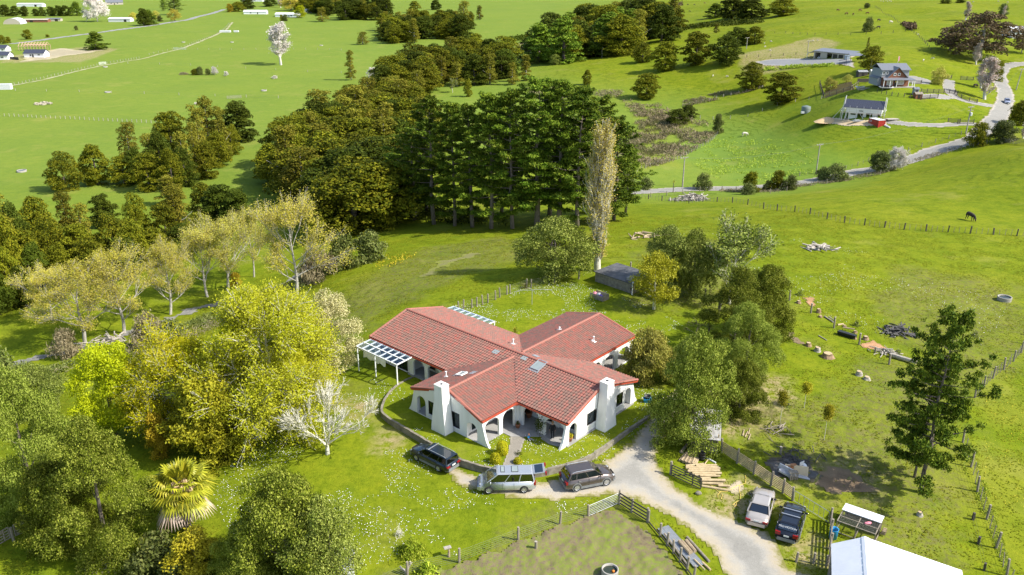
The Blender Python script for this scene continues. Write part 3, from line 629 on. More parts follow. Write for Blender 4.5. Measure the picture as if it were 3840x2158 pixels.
for a, b in ((((US+W2),-W1F,HE),I_), ((US-W2,-W1F,HE),I_), ((US+W3,W1B,HE),Rr), ((US-W3,W1B,HE),Rr)):
 mb = MB(); mb.bar(Vector(a)+Vector((0,0,.035)), Vector(b)+Vector((0,0,.035)), .14, .05); O('valley_flashing', mb, MT['dark_frame'], house)
def gut(a, b, off):
 mb = MB(); o = Vector(off); a = Vector(a)+o*.07; b = Vector(b)+o*.07
 mb.bar(a-Vector((0,0,.13)), b-Vector((0,0,.13)), .12, .15); O('gutter', mb, MT['fascia'], house)
gut((UA,-W1F,HE),(US-W2-.12,-W1F,HE),(0,-1,0)); gut((US+W2+.12,-W1F,HE),(UK,-W1F,HE),(0,-1,0)); gut((US-W2,-W1F-.12,HE),(US-W2,-VS,HE),(-1,0,0)); gut((US+W2,-W1F-.12,HE),(US+W2,-VS,HE),(1,0,0))
gut((UA,W1B,HE),(US-W3-.12,W1B,HE),(0,1,0)); gut((US+W3+.12,W1B,HE),(UK,W1B,HE),(0,1,0)); gut((US-W3,W1B+.12,HE),(US-W3,VN,HE),(-1,0,0)); gut((US+W3,W1B+.12,HE),(US+W3,VN,HE),(1,0,0))
mb = MB(); mb.box((US+W2+.10,-W1F-.10,HE-.16), (.34,.34,.22), PI/4); O('rain_head', mb, MT['fascia'], house)
mb = MB(); mb.tube([(US+W2+.02,-W1F-.02,2.45),(US+W2-.04,-W1F+.06,2.3),(US+W2-.04,-W1F+.06,.1)], .05, 8); mb.tube([(US+W2+.12,-W1F-.12+.2,2.45),(US+W2+.1,-W1F+.06,2.3),(US+W2+.1,-W1F+.06,.1)], .04, 8); O('downpipe', mb, MT['white_paint'], house)
# walls -----------------------------------------------------------------
def wall(name, a, b, t, top, openings, mat, seg=10, parent=None):
 """wall from plan point a to b, thickness t (to the left of a->b); top: height or function of distance; openings: (x0, x1, sill, head, arch radius)"""
 a = Vector((a[0], a[1], 0)); b = Vector((b[0], b[1], 0)); L = (b-a).length; d = (b-a)/L; nrm = Vector((-d.y, d.x, 0))
 tf = top if callable(top) else (lambda s: top)
 xs = {0.0, L}
 for x0, x1, z0, z1, r in openings:
  xs |= {x0, x1}
  if r:
   for k in range(1, seg): xs |= {x0+r*(1-math.cos(PI/2*k/seg)), x1-r*(1-math.cos(PI/2*k/seg))}
 if callable(top): xs |= set(np.linspace(0, L, 7).tolist())
 xs = sorted(x for x in xs if -1e-6 <= x <= L+1e-6); mb = MB()
 def head(o, x):
  x0, x1, z0, z1, r = o
  if not r: return z1
  if x < x0+r: return z1-r+math.sqrt(max(0, r*r-(x0+r-x)**2))*1.0
  if x > x1-r: return z1-r+math.sqrt(max(0, r*r-(x-x1+r)**2))
  return z1
 def quad(x0, za0, zb0, x1, za1, zb1):
  p = [a+d*x0+Vector((0,0,za0)), a+d*x1+Vector((0,0,za1)), a+d*x1+Vector((0,0,zb1)), a+d*x0+Vector((0,0,zb0))]
  q = [v+nrm*t for v in p]
  mb.add(p+q, [(0,1,2,3),(7,6,5,4),(0,4,5,1),(2,6,7,3)])
 for x0, x1 in zip(xs, xs[1:]):
  if x1-x0 < 1e-5: continue
  m = .5*(x0+x1); ops = sorted([o for o in openings if o[0] < m < o[1]], key=lambda o: o[2]); z0 = z1 = 0.0
  for o in ops:
   if o[2] > z0+1e-4: quad(x0, z0, o[2], x1, z1, o[2])
   z0, z1 = head(o, x0), head(o, x1)
  quad(x0, z0, tf(x0), x1, z1, tf(x1))
 for x0, x1, zs, z1, r in openings:
  for x in (x0, x1):
   p = [a+d*x+Vector((0,0,zs)), a+d*x+Vector((0,0,z1-r))]; mb.add([p[0], p[1], p[1]+nrm*t, p[0]+nrm*t], [(0,1,2,3)])
 for x in (0, L):
  p = [a+d*x, a+d*x+Vector((0,0,tf(x)))]; mb.add([p[0], p[1], p[1]+nrm*t, p[0]+nrm*t], [(0,1,2,3)])
 return O(name, mb, mat, parent or house)
WW = MT['white_wall']
def gable_top(c, hw, r, L0): return lambda s: max(.5, (HE-.14)+(r-HE)*max(0, 1-abs(s-c)/hw)-.02)
# south gable: from u=-3.0 to 5.9 at w=-9.83
g0, g1 = -2.95, 5.87
wall('gable_wall', (g0,-9.83), (g1,-9.83), .22, gable_top(US-g0, W2, R2, 0), [(.35,1.55,.05,2.0,.58),(1.95,2.75,.55,1.95,0),(5.05,6.05,.5,2.05,0),(6.95,8.25,.05,1.75,.63)], WW)
wall('gable_wall', (11.62,-5.05), (11.62,5.2), .22, gable_top(5.05, 5.4, R1, 0), [(.35,1.45,.05,1.95,.54),(2.95,4.35,.75,2.0,0),(7.55,8.6,.75,2.0,0),(8.95,9.95,.05,2.0,.5)], WW)
wall('gable_wall', (-14.62,-5.05), (-14.62,5.2), -.22, gable_top(5.05, 5.4, R1, 0), [(4.2,6.0,.9,2.0,0)], WW)
wall('gable_wall', (-2.9,13.4), (5.82,13.4), -.22, gable_top(US+2.9, W3, R3, 0), [(6.9,8.2,.05,1.95,.6),(2.0,3.6,.8,2.0,0)], WW)
def buttress(p, out, axis, t=.22, h=2.42, reach=.95):
 """flared foot beyond the end of a gable wall: triangle growing outwards towards the ground"""
 p = Vector((p[0], p[1], 0)); o = Vector((out[0], out[1], 0)); x = Vector((axis[0], axis[1], 0))*t
 prof = [(0, h), (.12, h*.8), (.30, h*.5), (.52, h*.22), (reach*.85, .08), (reach, -.15)]
 mb = MB(); V = [p+o*a+Vector((0,0,z)) for a, z in prof]+[p+Vector((0,0,-.15))]
 k = len(V); mb.add(V+[v+x for v in V], [tuple(range(k)), tuple(range(2*k-1, k-1, -1))]+[(i, k+i, k+(i+1) % k, (i+1) % k) for i in range(k)]); O('buttress', mb, WW, house)
buttress((g0+.003,-9.83), (-1,0), (0,1)); buttress((g1-.003,-9.83), (1,0), (0,1)); buttress((11.62,-5.047), (0,-1), (-1,0)); buttress((11.62,5.197), (0,1), (-1,0)); buttress((5.80,13.4), (1,0), (0,-1), reach=.6); buttress((-14.62,5.197), (0,1), (1,0), reach=.6)
# arcades (veranda walls under the eaves)
HW = 2.44
wall('arcade_wall', (5.72,-9.61), (5.72,-5.25), -.22, HW, [(.05,2.0,.05,2.12,.75),(2.45,4.05,.05,2.12,.72)], WW)
wall('arcade_wall', (6.05,-4.98), (11.40,-4.98), .22, HW, [(.40,2.35,.05,2.12,.78),(3.0,5.3,.05,2.02,.8)], WW)
mb = MB(); mb.box((5.88,-5.12,1.22), (.34,.30,2.44)); O('corner_pillar', mb, WW, house)
wall('arcade_wall', (-9.15,-5.0), (-3.0,-5.0), .22, HW, [(.65,2.35,.05,2.05,.7),(2.85,4.6,.05,2.05,.7),(5.0,6.0,.05,2.05,.45)], WW)
wall('arcade_wall', (-2.75,-9.61), (-2.75,-5.0), .22, HW, [(.3,2.0,.05,2.05,.7),(2.5,4.2,.05,2.05,.7)], WW)
wall('arcade_wall', (5.98,5.3), (5.98,13.4), -.22, HW, [(.5,2.2,.05,2.0,.7),(2.75,4.6,.05,2.0,.75),(5.25,7.3,.05,2.0,.78)], WW)
wall('arcade_wall', (6.05,5.12), (11.40,5.12), -.22, HW, [(.6,2.2,.05,2.0,.7),(3.0,4.9,.05,2.0,.7)], WW)
# rooms behind the verandas
def room(x0, x1, y0, y1, mat=WW, h=2.44):
 mb = MB(); mb.box(((x0+x1)/2, (y0+y1)/2, h/2+.02), (x1-x0, y1-y0, h)); return O('inner_wall', mb, mat, house)
room(-14.4, 9.2, -3.1, 3.2); room(-.75, 3.75, -9.6, -3.11); room(9.21, 11.39, -2.95, 3.3); room(-2.66, 3.7, 3.21, 13.17); room(-14.38, -9.3, -4.9, -3.11, MT['white_wall'])
mb = MB()
for p in ([(-9.3,-5.1),(11.80,-5.1),(11.80,5.3),(-9.3,5.3)],): mb.prism(p, -.12, .07)
O('porch_floor', mb, MT['floor'], house)
mb = MB(); mb.prism([(-2.95,-9.80),(5.95,-9.80),(5.95,-5.103),(-2.95,-5.103)], -.12, .066); O('porch_floor', mb, MT['floor'], house)
mb = MB(); mb.prism([(-2.9,5.303),(6.05,5.303),(6.05,13.35),(-2.9,13.35)], -.12, .066); O('porch_floor', mb, MT['floor'], house)
mb = MB(); mb.prism([(5.953,-7.1),(6.9,-7.1),(9.0,-5.2),(9.0,-5.103),(5.953,-5.103)], -.12, .05); O('porch_step', mb, MT['floor'], house)
mb = MB(); mb.prism([(9.0,-5.103),(9.1,-5.55),(10.2,-5.75),(11.2,-5.5),(11.3,-5.103)], -.12, .055); O('porch_step', mb, MT['concrete'], house)
# windows: frame with sill (parts), glass and curtain below them
def window(c, w, h, axis, out, frame='dark_frame', curtain=None, glass='glass', mull=0, name='window'):
 c = Vector(c); ax = Vector((axis[0], axis[1], 0)); o = Vector((out[0], out[1], 0)); mb = MB(); t = .07; z = Vector((0,0,1))
 for s in (-1, 1):
  mb.bar(c+ax*(s*(w/2-t/2))-z*(h/2), c+ax*(s*(w/2-t/2))+z*(h/2), t, .09); mb.bar(c-ax*(w/2-t)+z*(s*(h/2-t/2)), c+ax*(w/2-t)+z*(s*(h/2-t/2)), .09, t)
 for k in range(mull): q = c+ax*(w*((k+1)/(mull+1)-.5)); mb.bar(q-z*(h/2-t), q+z*(h/2-t), .05, .06)
 f = O(name, mb, MT[frame], house); mb = MB(); mb.bar(c-ax*(w/2-t)-o*.02, c+ax*(w/2-t)-o*.02, .012, h-2*t); O('pane', mb, MT[glass], f)
 mb = MB(); mb.bar(c-ax*(w/2)-o*.19, c+ax*(w/2)-o*.19, .02, h); O('dark_room_panel', mb, MT['dark'], f)  # dark panel painted in place of the unlit room behind the glass
 if curtain:
  s, wd = curtain; mb = MB(); n = 7
  for i in range(n):
   x0 = s*(w/2-.06)-s*wd*i/n; x1 = s*(w/2-.06)-s*wd*(i+1)/n; zz = .03*(i % 2)
   mb.add([c+ax*x0-o*(.09+zz)-z*(h/2-.05), c+ax*x1-o*(.12-zz)-z*(h/2-.05), c+ax*x1-o*(.12-zz)+z*(h/2-.05), c+ax*x0-o*(.09+zz)+z*(h/2-.05)], [(0,1,2,3)])
  O('curtain', mb, MT['curtain'], f)
 if frame != 'white_paint':
  mb = MB(); mb.bar(c-ax*(w/2+.04)-z*(h/2+.03)+o*.06, c+ax*(w/2+.04)-z*(h/2+.03)+o*.06, .14, .05); O('sill', mb, MT['white_wall'], f)
 return f
window((g0+2.35,-9.79,1.25), .80, 1.4, (1,0), (0,-1), curtain=(-1,.4)); window((g0+5.55,-9.79,1.275), 1.0, 1.55, (1,0), (0,-1), curtain=(-1,.3))
window((11.58,-5.05+3.65,1.375), 1.4, 1.25, (0,1), (1,0), curtain=(1,.35)); window((11.58,-5.05+8.08,1.375), 1.05, 1.25, (0,1), (1,0), curtain=(1,.3))
window((-14.58,.05,1.45), 1.8, 1.1, (0,1), (-1,0)); window((-.1,13.36,1.4), 1.6, 1.2, (1,0), (0,1))
for x in (-8.0, -5.9, -3.8): window((x,-3.13,1.3), 1.5, 1.9, (1,0), (0,-1), mull=1)
window((-11.6,-4.93,1.15), 4.2, 2.0, (1,0), (0,-1), mull=4, name='sliding_door')
for y in (-8.4, -6.4): window((3.78,y,1.2), 1.4, 2.0, (0,1), (1,0), frame='white_paint', mull=1)
window((7.6,-3.13,1.3), 1.6, 1.8, (1,0), (0,-1), mull=1); window((10.2,-2.98,1.25), 1.6, 1.7, (1,0), (0,-1), frame='white_paint', mull=1); window((5.2,-3.13,1.15), .95, 2.05, (1,0), (0,-1), name='front_door')
for y in (6.5, 9.0, 11.4): window((3.73,y,1.2), 1.5, 1.9, (0,1), (1,0), mull=1)
# chimneys
def chimney(cx, cy, out, ax):
 o = Vector((out[0], out[1], 0)); x = Vector((ax[0], ax[1], 0)); c = Vector((cx, cy, 0)); prof = [(-.2,.93,1.05),(.5,.90,1.02),(1.6,.78,.96),(2.8,.62,.90),(3.7,.54,.88),(4.75,.50,.86)]
 mb = MB(); rings = []
 for z, hw, dp in prof: rings.append([c+x*(-hw)+Vector((0,0,z)), c+x*(-hw*.97)+o*dp+Vector((0,0,z)), c+x*(hw*.97)+o*dp+Vector((0,0,z)), c+x*hw+Vector((0,0,z))])
 for r0, r1 in zip(rings, rings[1:]): mb.add(r0+r1, [(i, (i+1) % 4, 4+(i+1) % 4, 4+i) for i in range(4)])
 top = rings[-1]; mb.add(top, [(0,1,2,3)])
 ch = O('chimney', mb, WW, house); mb = MB(); mb.box(c+o*.43+Vector((0,0,4.752)), (.26,.26,.012), rz=math.atan2(ax[1], ax[0])); O('flue', mb, MT['dark'], ch)
 mb = MB(); mb.box(c+o*.43+Vector((0,0,4.70)), ((1.06 if abs(ax[0]) else .92), (.92 if abs(ax[0]) else 1.06), .06)); O('chimney_cap', mb, WW, ch)
chimney(1.45, -9.94, (0,-1), (1,0)); chimney(11.73, 0.02, (1,0), (0,1))
# roof lights and vents
def on_slope(key, u, w):
 if key == 'mf': return HE+(W1F+w)*TP, Vector((0, -TP, 1)).normalized(), Vector((1,0,0))
 if key == 'mb': return HE+(W1B-w)*TP, Vector((0, TP, 1)).normalized(), Vector((1,0,0))
 if key == 'sl': return HE+(u-(US-W2))*TP2, Vector((-TP2, 0, 1)).normalized(), Vector((0,1,0))
 if key == 'nl': return HE+(u-(US-W3))*TP2, Vector((-TP2, 0, 1)).normalized(), Vector((0,1,0))
 return HE+((US+W3)-u)*TP2, Vector((TP2, 0, 1)).normalized(), Vector((0,1,0))
def skylight(key, u, w, sx, sy):
 z, n, ax = on_slope(key, u, w); up = n.cross(ax); R = Matrix((ax, up, n)).transposed(); c = Vector((u, w, z))
 mb = MB()
 for s in (-1, 1):
  mb.box(c+R@Vector((s*(sx/2), 0, .10)), (.09, sy+.09, .16), M=R); mb.box(c+R@Vector((0, s*(sy/2), .10)), (sx-.09, .09, .15), M=R)
 f = O('skylight', mb, MT['grey_clad' if sx > .9 else 'white_paint'], house); mb = MB(); mb.box(c+R@Vector((0,0,.12)), (sx-.09, sy-.09, .02), M=R); O('pane', mb, MT['skyglass'], f)
 mb = MB(); s = -1 if up.z > 0 else 1; mb.box(c+R@Vector((0, s*(sy/2+.16), .07)), (sx+.3, .25, .02), M=R); O('flashing', mb, MT['galv'], f)
MT['skyglass'] = M('skylight_glass', (.30,.34,.33), (.24,.28,.27), 1, .08, spec=.8)
skylight('mf', 4.62, -.55, .95, 1.35); skylight('sl', -.35, -6.05, .8, .75); skylight('mf', .35, -3.05, .55, .55) if False else None
def vent(key, u, w, h=.45):
 z, n, ax = on_slope(key, u, w); up = n.cross(ax); R = Matrix((ax, up, n)).transposed(); c = Vector((u, w, z)); mb = MB()
 mb.tube([c, c+Vector((0,0,h+.1))], .06, 8); mb.lathe([(.10,0),(.10,.06),(.0,.1)], 8, c+Vector((0,0,h+.08))); v = O('vent_pipe', mb, MT['white_paint'], house)
 mb = MB(); mb.box(c+R@Vector((0,0,.065)), (.42,.5,.02), M=R); O('flashing', mb, MT['white_paint'], v)
vent('sl', -1.6, -6.9); vent('mb', 1.0-1.9, 1.95); vent('nr', 4.3, 8.7); vent('nl', .55, 7.7, .2)
for key, u, w in (('mf', -.62, -.95), ('mf', 3.0-.4, .0-.35), ('sl', .6, -5.45), ('mb', 3.0, .9)):
 z, n, ax = on_slope(key, u, w); up = n.cross(ax); R = Matrix((ax, up, n)).transposed(); mb = MB(); mb.box(Vector((u, w, z))+R@Vector((0,0,.075)), (.7,.55,.02), M=R); O('clear_roof_panel', mb, MT['skyglass'] if key == 'mf' else MT['galv'], house)
# pergolas
def pergola(u0, u1, w0, w1, z0, z1, nb, posts, feet, mid=True):
 n0 = [c for c in house.children].__len__(); mb = MB()
 mb.bar((u0,w1,z1), (u1,w1,z1), .10, .15); mb.bar((u0,w0,z0), (u1,w0,z0), .10, .14); pg = O('pergola', mb, MT['white_paint'], house)
 for i in range(nb+1):
  x = u0+(u1-u0)*i/nb; mb = MB(); mb.bar((x,w0,z0+.06), (x,w1,z1+.06), .09, .11); O('rafter', mb, MT['white_paint'], pg)
  if i < nb:
   x2 = u0+(u1-u0)*(i+1)/nb; mb = MB(); mb.bar(((x+x2)/2,w0,z0+.13), ((x+x2)/2,w1,z1+.13), abs(x2-x)-.02, .012); O('roof_panel', mb, MT['roofglass'], pg)
 if mid: mb = MB(); mb.bar((u0,(w0+w1)/2,(z0+z1)/2+.155), (u1,(w0+w1)/2,(z0+z1)/2+.155), .10, .03); O('batten', mb, MT['white_paint'], pg)
 for x in posts: mb = MB(); mb.bar((x,w1,z1-.07), (x,w1,feet), .10); O('post', mb, MT['white_paint'], pg)
 return pg
pergola(-14.55, -8.1, -5.50, -7.45, 2.38, 2.28, 7, (-14.45,-11.6,-8.2), -.75)
pergola(-14.5, -7.95, 5.62, 6.8, 2.38, 2.32, 7, (-14.4,-8.05), -1.0, mid=False)
mb = MB()
for i in range(12):
 x0 = -14.3+i*.3; mb.add([(x0,-6.75,2.0),(x0+.3,-6.75,2.0),(x0+.3,-6.85,1.0+.12*math.sin(i*1.7)),(x0,-6.85,1.0+.12*math.sin((i-1)*1.7))], [(0,1,2,3)])
tag(O('shade_cloth', mb, MT['white_paint'], None, loc=(HX,HY,0), rz=-HPSI), 'white cloth hanging like a curtain under the glazed pergola', 'cloth')
# lawn terrace with its retaining wall
WALLPX = [(1552,1411),(1521,1424),(1489,1443),(1462,1468),(1444,1493),(1431,1525),(1432,1545),(1449,1560),(1479,1580),(1529,1608),(1603,1652),(1658,1687),(1727,1721),(1777,1738),(1827,1751),(1866,1760)]
WALL2 = [(1976,1768),(2041,1761),(2125,1739),(2190,1719),(2225,1701),(2274,1667),(2324,1632),(2374,1597),(2424,1565),(2470,1533)]
wl = [atz(*p, .06) for p in WALLPX]; wr = [atz(*p, .06) for p in WALL2]
def retwall(pts, loc):
 t = thing('retaining_wall', loc, 'wall', tuple(disc(pts, 2)[1])[:2]+(0,)); o = t.location.copy(); P = disc(pts, int(sum((a-b).length for a, b in zip(pts, pts[1:]))/.6))
 for i, (a, b) in enumerate(zip(P, P[1:])):
  mb = MB(); a2, b2 = a-o, b-o; za, zb = T1(a.x, a.y)-.15, T1(b.x, b.y)-.15; d = (b2-a2); n = Vector((-d.y, d.x, 0)).normalized()*.11; h = .05+.02*math.sin(i*2.3)
  q = [(a2-n), (b2-n), (b2+n), (a2+n)]; mb.hexa([(v.x, v.y, min(z, -.2)) for v, z in zip(q, (za,zb,zb,za))], [(v.x, v.y, h) for v in q]); O('wall_block', mb, MT['old_concrete'], t)
retwall(wl, 'curved low concrete retaining wall left of the front steps, around the lawn terrace'); retwall(wr, 'low mossy concrete retaining wall right of the front steps, above the driveway')
tp_poly = [tuple(p[:2]) for p in wl]+[tuple(p[:2]) for p in wr]+[h2w(12.9, 8.0), h2w(6, 8), h2w(-9, 2)]
MT['lawn'] = grassmat('lawn')
lt = drape('lawn_terrace', tp_poly, .16, MT['lawn'], zfun=lambda X, Y: 0.0*X-.004+.02*(vnoise(X, Y, 2, 3)-.5), jit=0)
PATH = [h2w(6.2,-6.9), h2w(7.3,-6.0), h2w(8.15,-6.55), h2w(9.35,-8.6), h2w(10.35,-10.3), h2w(9.45,-11.15), h2w(8.1,-8.9), h2w(7.0,-7.3)]
drape('garden_path', PATH, .12, MT['pavingc'], zfun=lambda X, Y: 0*X+.03, jit=.02, feather=.2)
mb = MB(); c0 = Vector((*h2w(10.3,-11.0), 0))
for i in range(3): mb.box(Vector((*h2w(10.05+.28*i,-10.9-.28*i), -.12-.2*i)), (1.25,.42,.3), PI/4-HPSI+.05)
tag(O('garden_steps', mb, MT['concrete']), 'short concrete steps at the gap in the retaining wall', 'steps')
# ------------------------------------------------------------------ vegetation builders
def leaves(name, C, N, size, mat, k=3, spread=.25, aspect=.55, bias=.9, seed=0, droop=0.0, hang=0.0):
 """mesh of leaf-sized faces: k faces around each centre C, turned around the outward normals N"""
 r = np.random.default_rng(seed); n = len(C)*k
 P = np.repeat(C, k, 0)+r.normal(0, 1, (n, 3))*np.array([spread, spread, spread*.7])
 D = np.repeat(N, k, 0)*bias+r.normal(0, .6, (n, 3)); D /= np.linalg.norm(D, axis=1, keepdims=True)+1e-9
 A = r.normal(0, 1, (n, 3)); A[:, 2] -= hang; A -= D*(A*D).sum(1, keepdims=True); A /= np.linalg.norm(A, axis=1, keepdims=True)+1e-9
 B = np.cross(D, A); s = (size*r.uniform(.65, 1.35, n))[:, None]
 V = np.stack([P+A*s*.5-[0, 0, droop], P+B*s*aspect*.5, P-A*s*.5, P-B*s*aspect*.5], 1).reshape(-1, 3)
 me = bpy.data.meshes.new(name); me.vertices.add(len(V)); me.vertices.foreach_set('co', V.ravel())
 me.loops.add(len(V)); me.loops.foreach_set('vertex_index', np.arange(len(V))); me.polygons.add(n); me.polygons.foreach_set('loop_start', np.arange(0, n*4, 4))
 me.update(); me.materials.append(mat); return me
def lobe_points(lobes, n, seed, shell=(.72, 1.06), low=-.75, cut=.78):
 r = np.random.default_rng(seed); L = np.array(lobes, np.float32); C, R = L[:, :3], L[:, 3:6]
 w = (R[:, 0]*R[:, 1]+R[:, 0]*R[:, 2])**1.0; m = int(n*2.0)
 i = r.choice(len(L), m, p=w/w.sum()); d = r.normal(0, 1, (m, 3)).astype(np.float32); d /= np.linalg.norm(d, axis=1, keepdims=True)
 ok = d[:, 2] > low; i, d = i[ok], d[ok]
 P = C[i]+R[i]*d*r.uniform(*shell, (len(i), 1)).astype(np.float32); N = d/R[i]; N /= np.linalg.norm(N, axis=1, keepdims=True); keep = np.zeros(len(i), bool)
 for s in range(0, len(i), 4000):
  e = slice(s, s+4000); q = np.zeros((len(P[e]), len(L)), np.float32)
  for x in range(3): q += ((P[e, None, x]-C[None, :, x])/R[None, :, x])**2
  q[np.arange(len(q)), i[e]] = 9; keep[e] = q.min(1) > cut**2
 return P[keep][:n], N[keep][:n]
def crown2(H, R, z0, prof, n1, s1, n2, s2, seed, flat=.6, jit=.22, zs=.75):
 """two generations of lobes: uneven boughs, each carrying small clumps"""
 r = np.random.default_rng(seed); out = []
 for k in range(n1):
  t = (k+r.uniform(.2, .8))/n1; a = k*2.39996+r.uniform(-.6, .6); q = s1*R*r.uniform(.65, 1.3)
  rad = max(0, R*prof(t)*r.uniform(1-jit, 1+jit)-q*.7); c = np.array([rad*math.cos(a), rad*math.sin(a), z0+(H-z0)*t-q*.35])
  for j in range(n2):
   d = r.normal(0, 1, 3); d[2] = abs(d[2])*1.1-.35; d /= np.linalg.norm(d); g = s2*R*r.uniform(.6, 1.35)
   p = c+d*q*np.array([1, 1, zs])*r.uniform(.65, 1.0); out.append((*p, g, g, g*flat))
 return out
def crown_lobes(H, R, z0, prof, nl, ls, seed, flat=.7, inner=True):
 """small lobes spread over a crown whose radius at relative height t is R*prof(t)"""
 r = np.random.default_rng(seed); out = []
 for k in range(nl):
  t = (k+.5)/nl; a = k*2.39996+r.uniform(-.4, .4); rr = R*prof(t)
  q = ls*R*r.uniform(.7, 1.25)*(.6+.4*prof(t)); rad = max(0, rr-q*.75)*r.uniform(.75, 1.1)
  out.append((rad*math.cos(a), rad*math.sin(a), z0+(H-z0)*t-q*flat*.3, q, q, q*flat))
 if inner:
  for t in (.25, .5, .75): rr = R*prof(t)*.72; out.append((0, 0, z0+(H-z0)*t, rr, rr, (H-z0)*.22))
 return out
def trunk_mb(H, r, seed, lean=.03, nb=0, z0=.3, blen=.3, sides=7):
 rd = random.Random(seed); mb = MB(); pts = []; x = y = 0
 for i in range(6):
  pts.append((x, y, H*i/5-.3*(i == 0))); x += rd.uniform(-1, 1)*lean*H/3; y += rd.uniform(-1, 1)*lean*H/3
 mb.tube(pts, [r*1.25, r, r*.85, r*.65, r*.42, r*.15], sides)
 for k in range(nb):
  t = rd.uniform(z0, .85); i = int(t*5); f = t*5-i; p = Vector(pts[i]).lerp(Vector(pts[i+1]), f); a = rd.uniform(0, 2*PI); L = H*blen*rd.uniform(.6, 1.2)*(1.15-t)
  q = p+Vector((math.cos(a)*L*.5, math.sin(a)*L*.5, L*.22)); e = p+Vector((math.cos(a)*L, math.sin(a)*L, L*.65)); mb.tube([p, q, e], [r*.4*(1.1-t), r*.26*(1.1-t), r*.1], 5, cap=False)
 return mb
class Grow:
 def __init__(s, seed, minr=.012): s.r = random.Random(seed); s.mb = MB(); s.tips = []; s.minr = minr
 def go(s, p, d, L, r, lev, nch, up=.1, spread=.6, shrink=.72, segs=3, wig=.12, along=1):
  p = Vector(p); d = Vector(d).normalized(); pts = [p.copy()]; rad = [r]
  for i in range(segs):
   d = (d+Vector((s.r.uniform(-1,1), s.r.uniform(-1,1), s.r.uniform(-1,1)))*wig+Vector((0,0,up*.5))).normalized()
   p = p+d*(L/segs); pts.append(p.copy()); rad.append(max(s.minr*.7, r*(1-.5*(i+1)/segs)))
  s.mb.tube(pts, rad, 6 if r > .08 else (4 if r > .03 else 3), cap=False)
  if lev <= 1:
   for q in pts[1:]: s.tips.append((q, d.copy()))
  if lev == 0: return
  for k in range(nch):
   f = 1 if k == 0 else s.r.uniform(.35, 1.0); i = min(segs-1, int(f*segs-1e-6)); q = pts[i].lerp(pts[i+1], f*segs-i)
   a = s.r.uniform(0, 2*PI); o = d.orthogonal().normalized(); o = (Matrix.Rotation(a, 3, d)@o)
   sp = spread*s.r.uniform(.5, 1.2)*(0.45 if k == 0 else 1); nd = (d*math.cos(sp)+o*math.sin(sp)+Vector((0,0,up))).normalized()
   s.go(q, nd, L*shrink*s.r.uniform(.75, 1.15), max(s.minr, r*.55 if k else r*.6), lev-1, nch, up, spread, shrink, segs, wig)
def tips_np(g): return np.array([tuple(t[0]) for t in g.tips]), np.array([tuple(t[1]) for t in g.tips])
PROTO = {}
def add_proto(kind, trunk, tmat, crown, H):
 PROTO.setdefault(kind, []).append((trunk.mesh('trunk', tmat, True) if trunk else None, crown, H))
round_p = lambda t: math.sin(PI*min(1, max(0.02, .12+.88*t)))**.6 if t > 0 else .3
cone_p = lambda t: (1-t)**.75*.95+.06 if t > .18 else .55+.4*t/.18
dome_p = lambda t: math.sqrt(max(.02, 1-(max(0, t-.3)/.72)**2)) if t > .3 else .6+.4*t/.3
for k in range(4):                                                    # totara: rounded olive conifers with layered shelves
 H, R = 12, 4.3+.4*k; lo = crown2(H, R, .6, dome_p if k % 2 else round_p, 20, .42, 12, .20, 10+k, .55, .2)
 P, N = lobe_points(lo, 7500, 20+k, low=-.4, cut=.7); N = N*.55+np.array([0,0,.6]); add_proto('totara', trunk_mb(10, .35, k, nb=6), MT['bark'], leaves('crown', P, N, .42, LF['totara'], 2, .14, .6, .9, 30+k), H)
for k in range(4):                                                    # kahikatea: uneven spires
 H, R = 13, 2.5+.25*k; lo = crown2(H, R, 1.0, cone_p, 17, .52, 9, .26, 40+k, .75, .35)
 P, N = lobe_points(lo, 4200, 50+k, low=-.3, cut=.7); N = N*.7+np.array([0,0,.4]); add_proto('kahi', trunk_mb(12, .25, 7+k, nb=4), MT['pale_bark'], leaves('crown', P, N, .38, LF['kahi'], 2, .16, .5, .8, 60+k), H)
for k in range(3):                                                    # dark bush trees
 H, R = 11, 4.0+.4*k; lo = crown2(H, R, .8, round_p, 18, .42, 12, .21, 70+k, .6, .22)
 P, N = lobe_points(lo, 6500, 80+k, low=-.4, cut=.7); N = N*.6+np.array([0,0,.55]); add_proto('darkbush', trunk_mb(9, .3, 14+k, nb=6), MT['bark'], leaves('crown', P, N, .42, LF['darkbush'], 2, .15, .6, .9, 90+k), H)
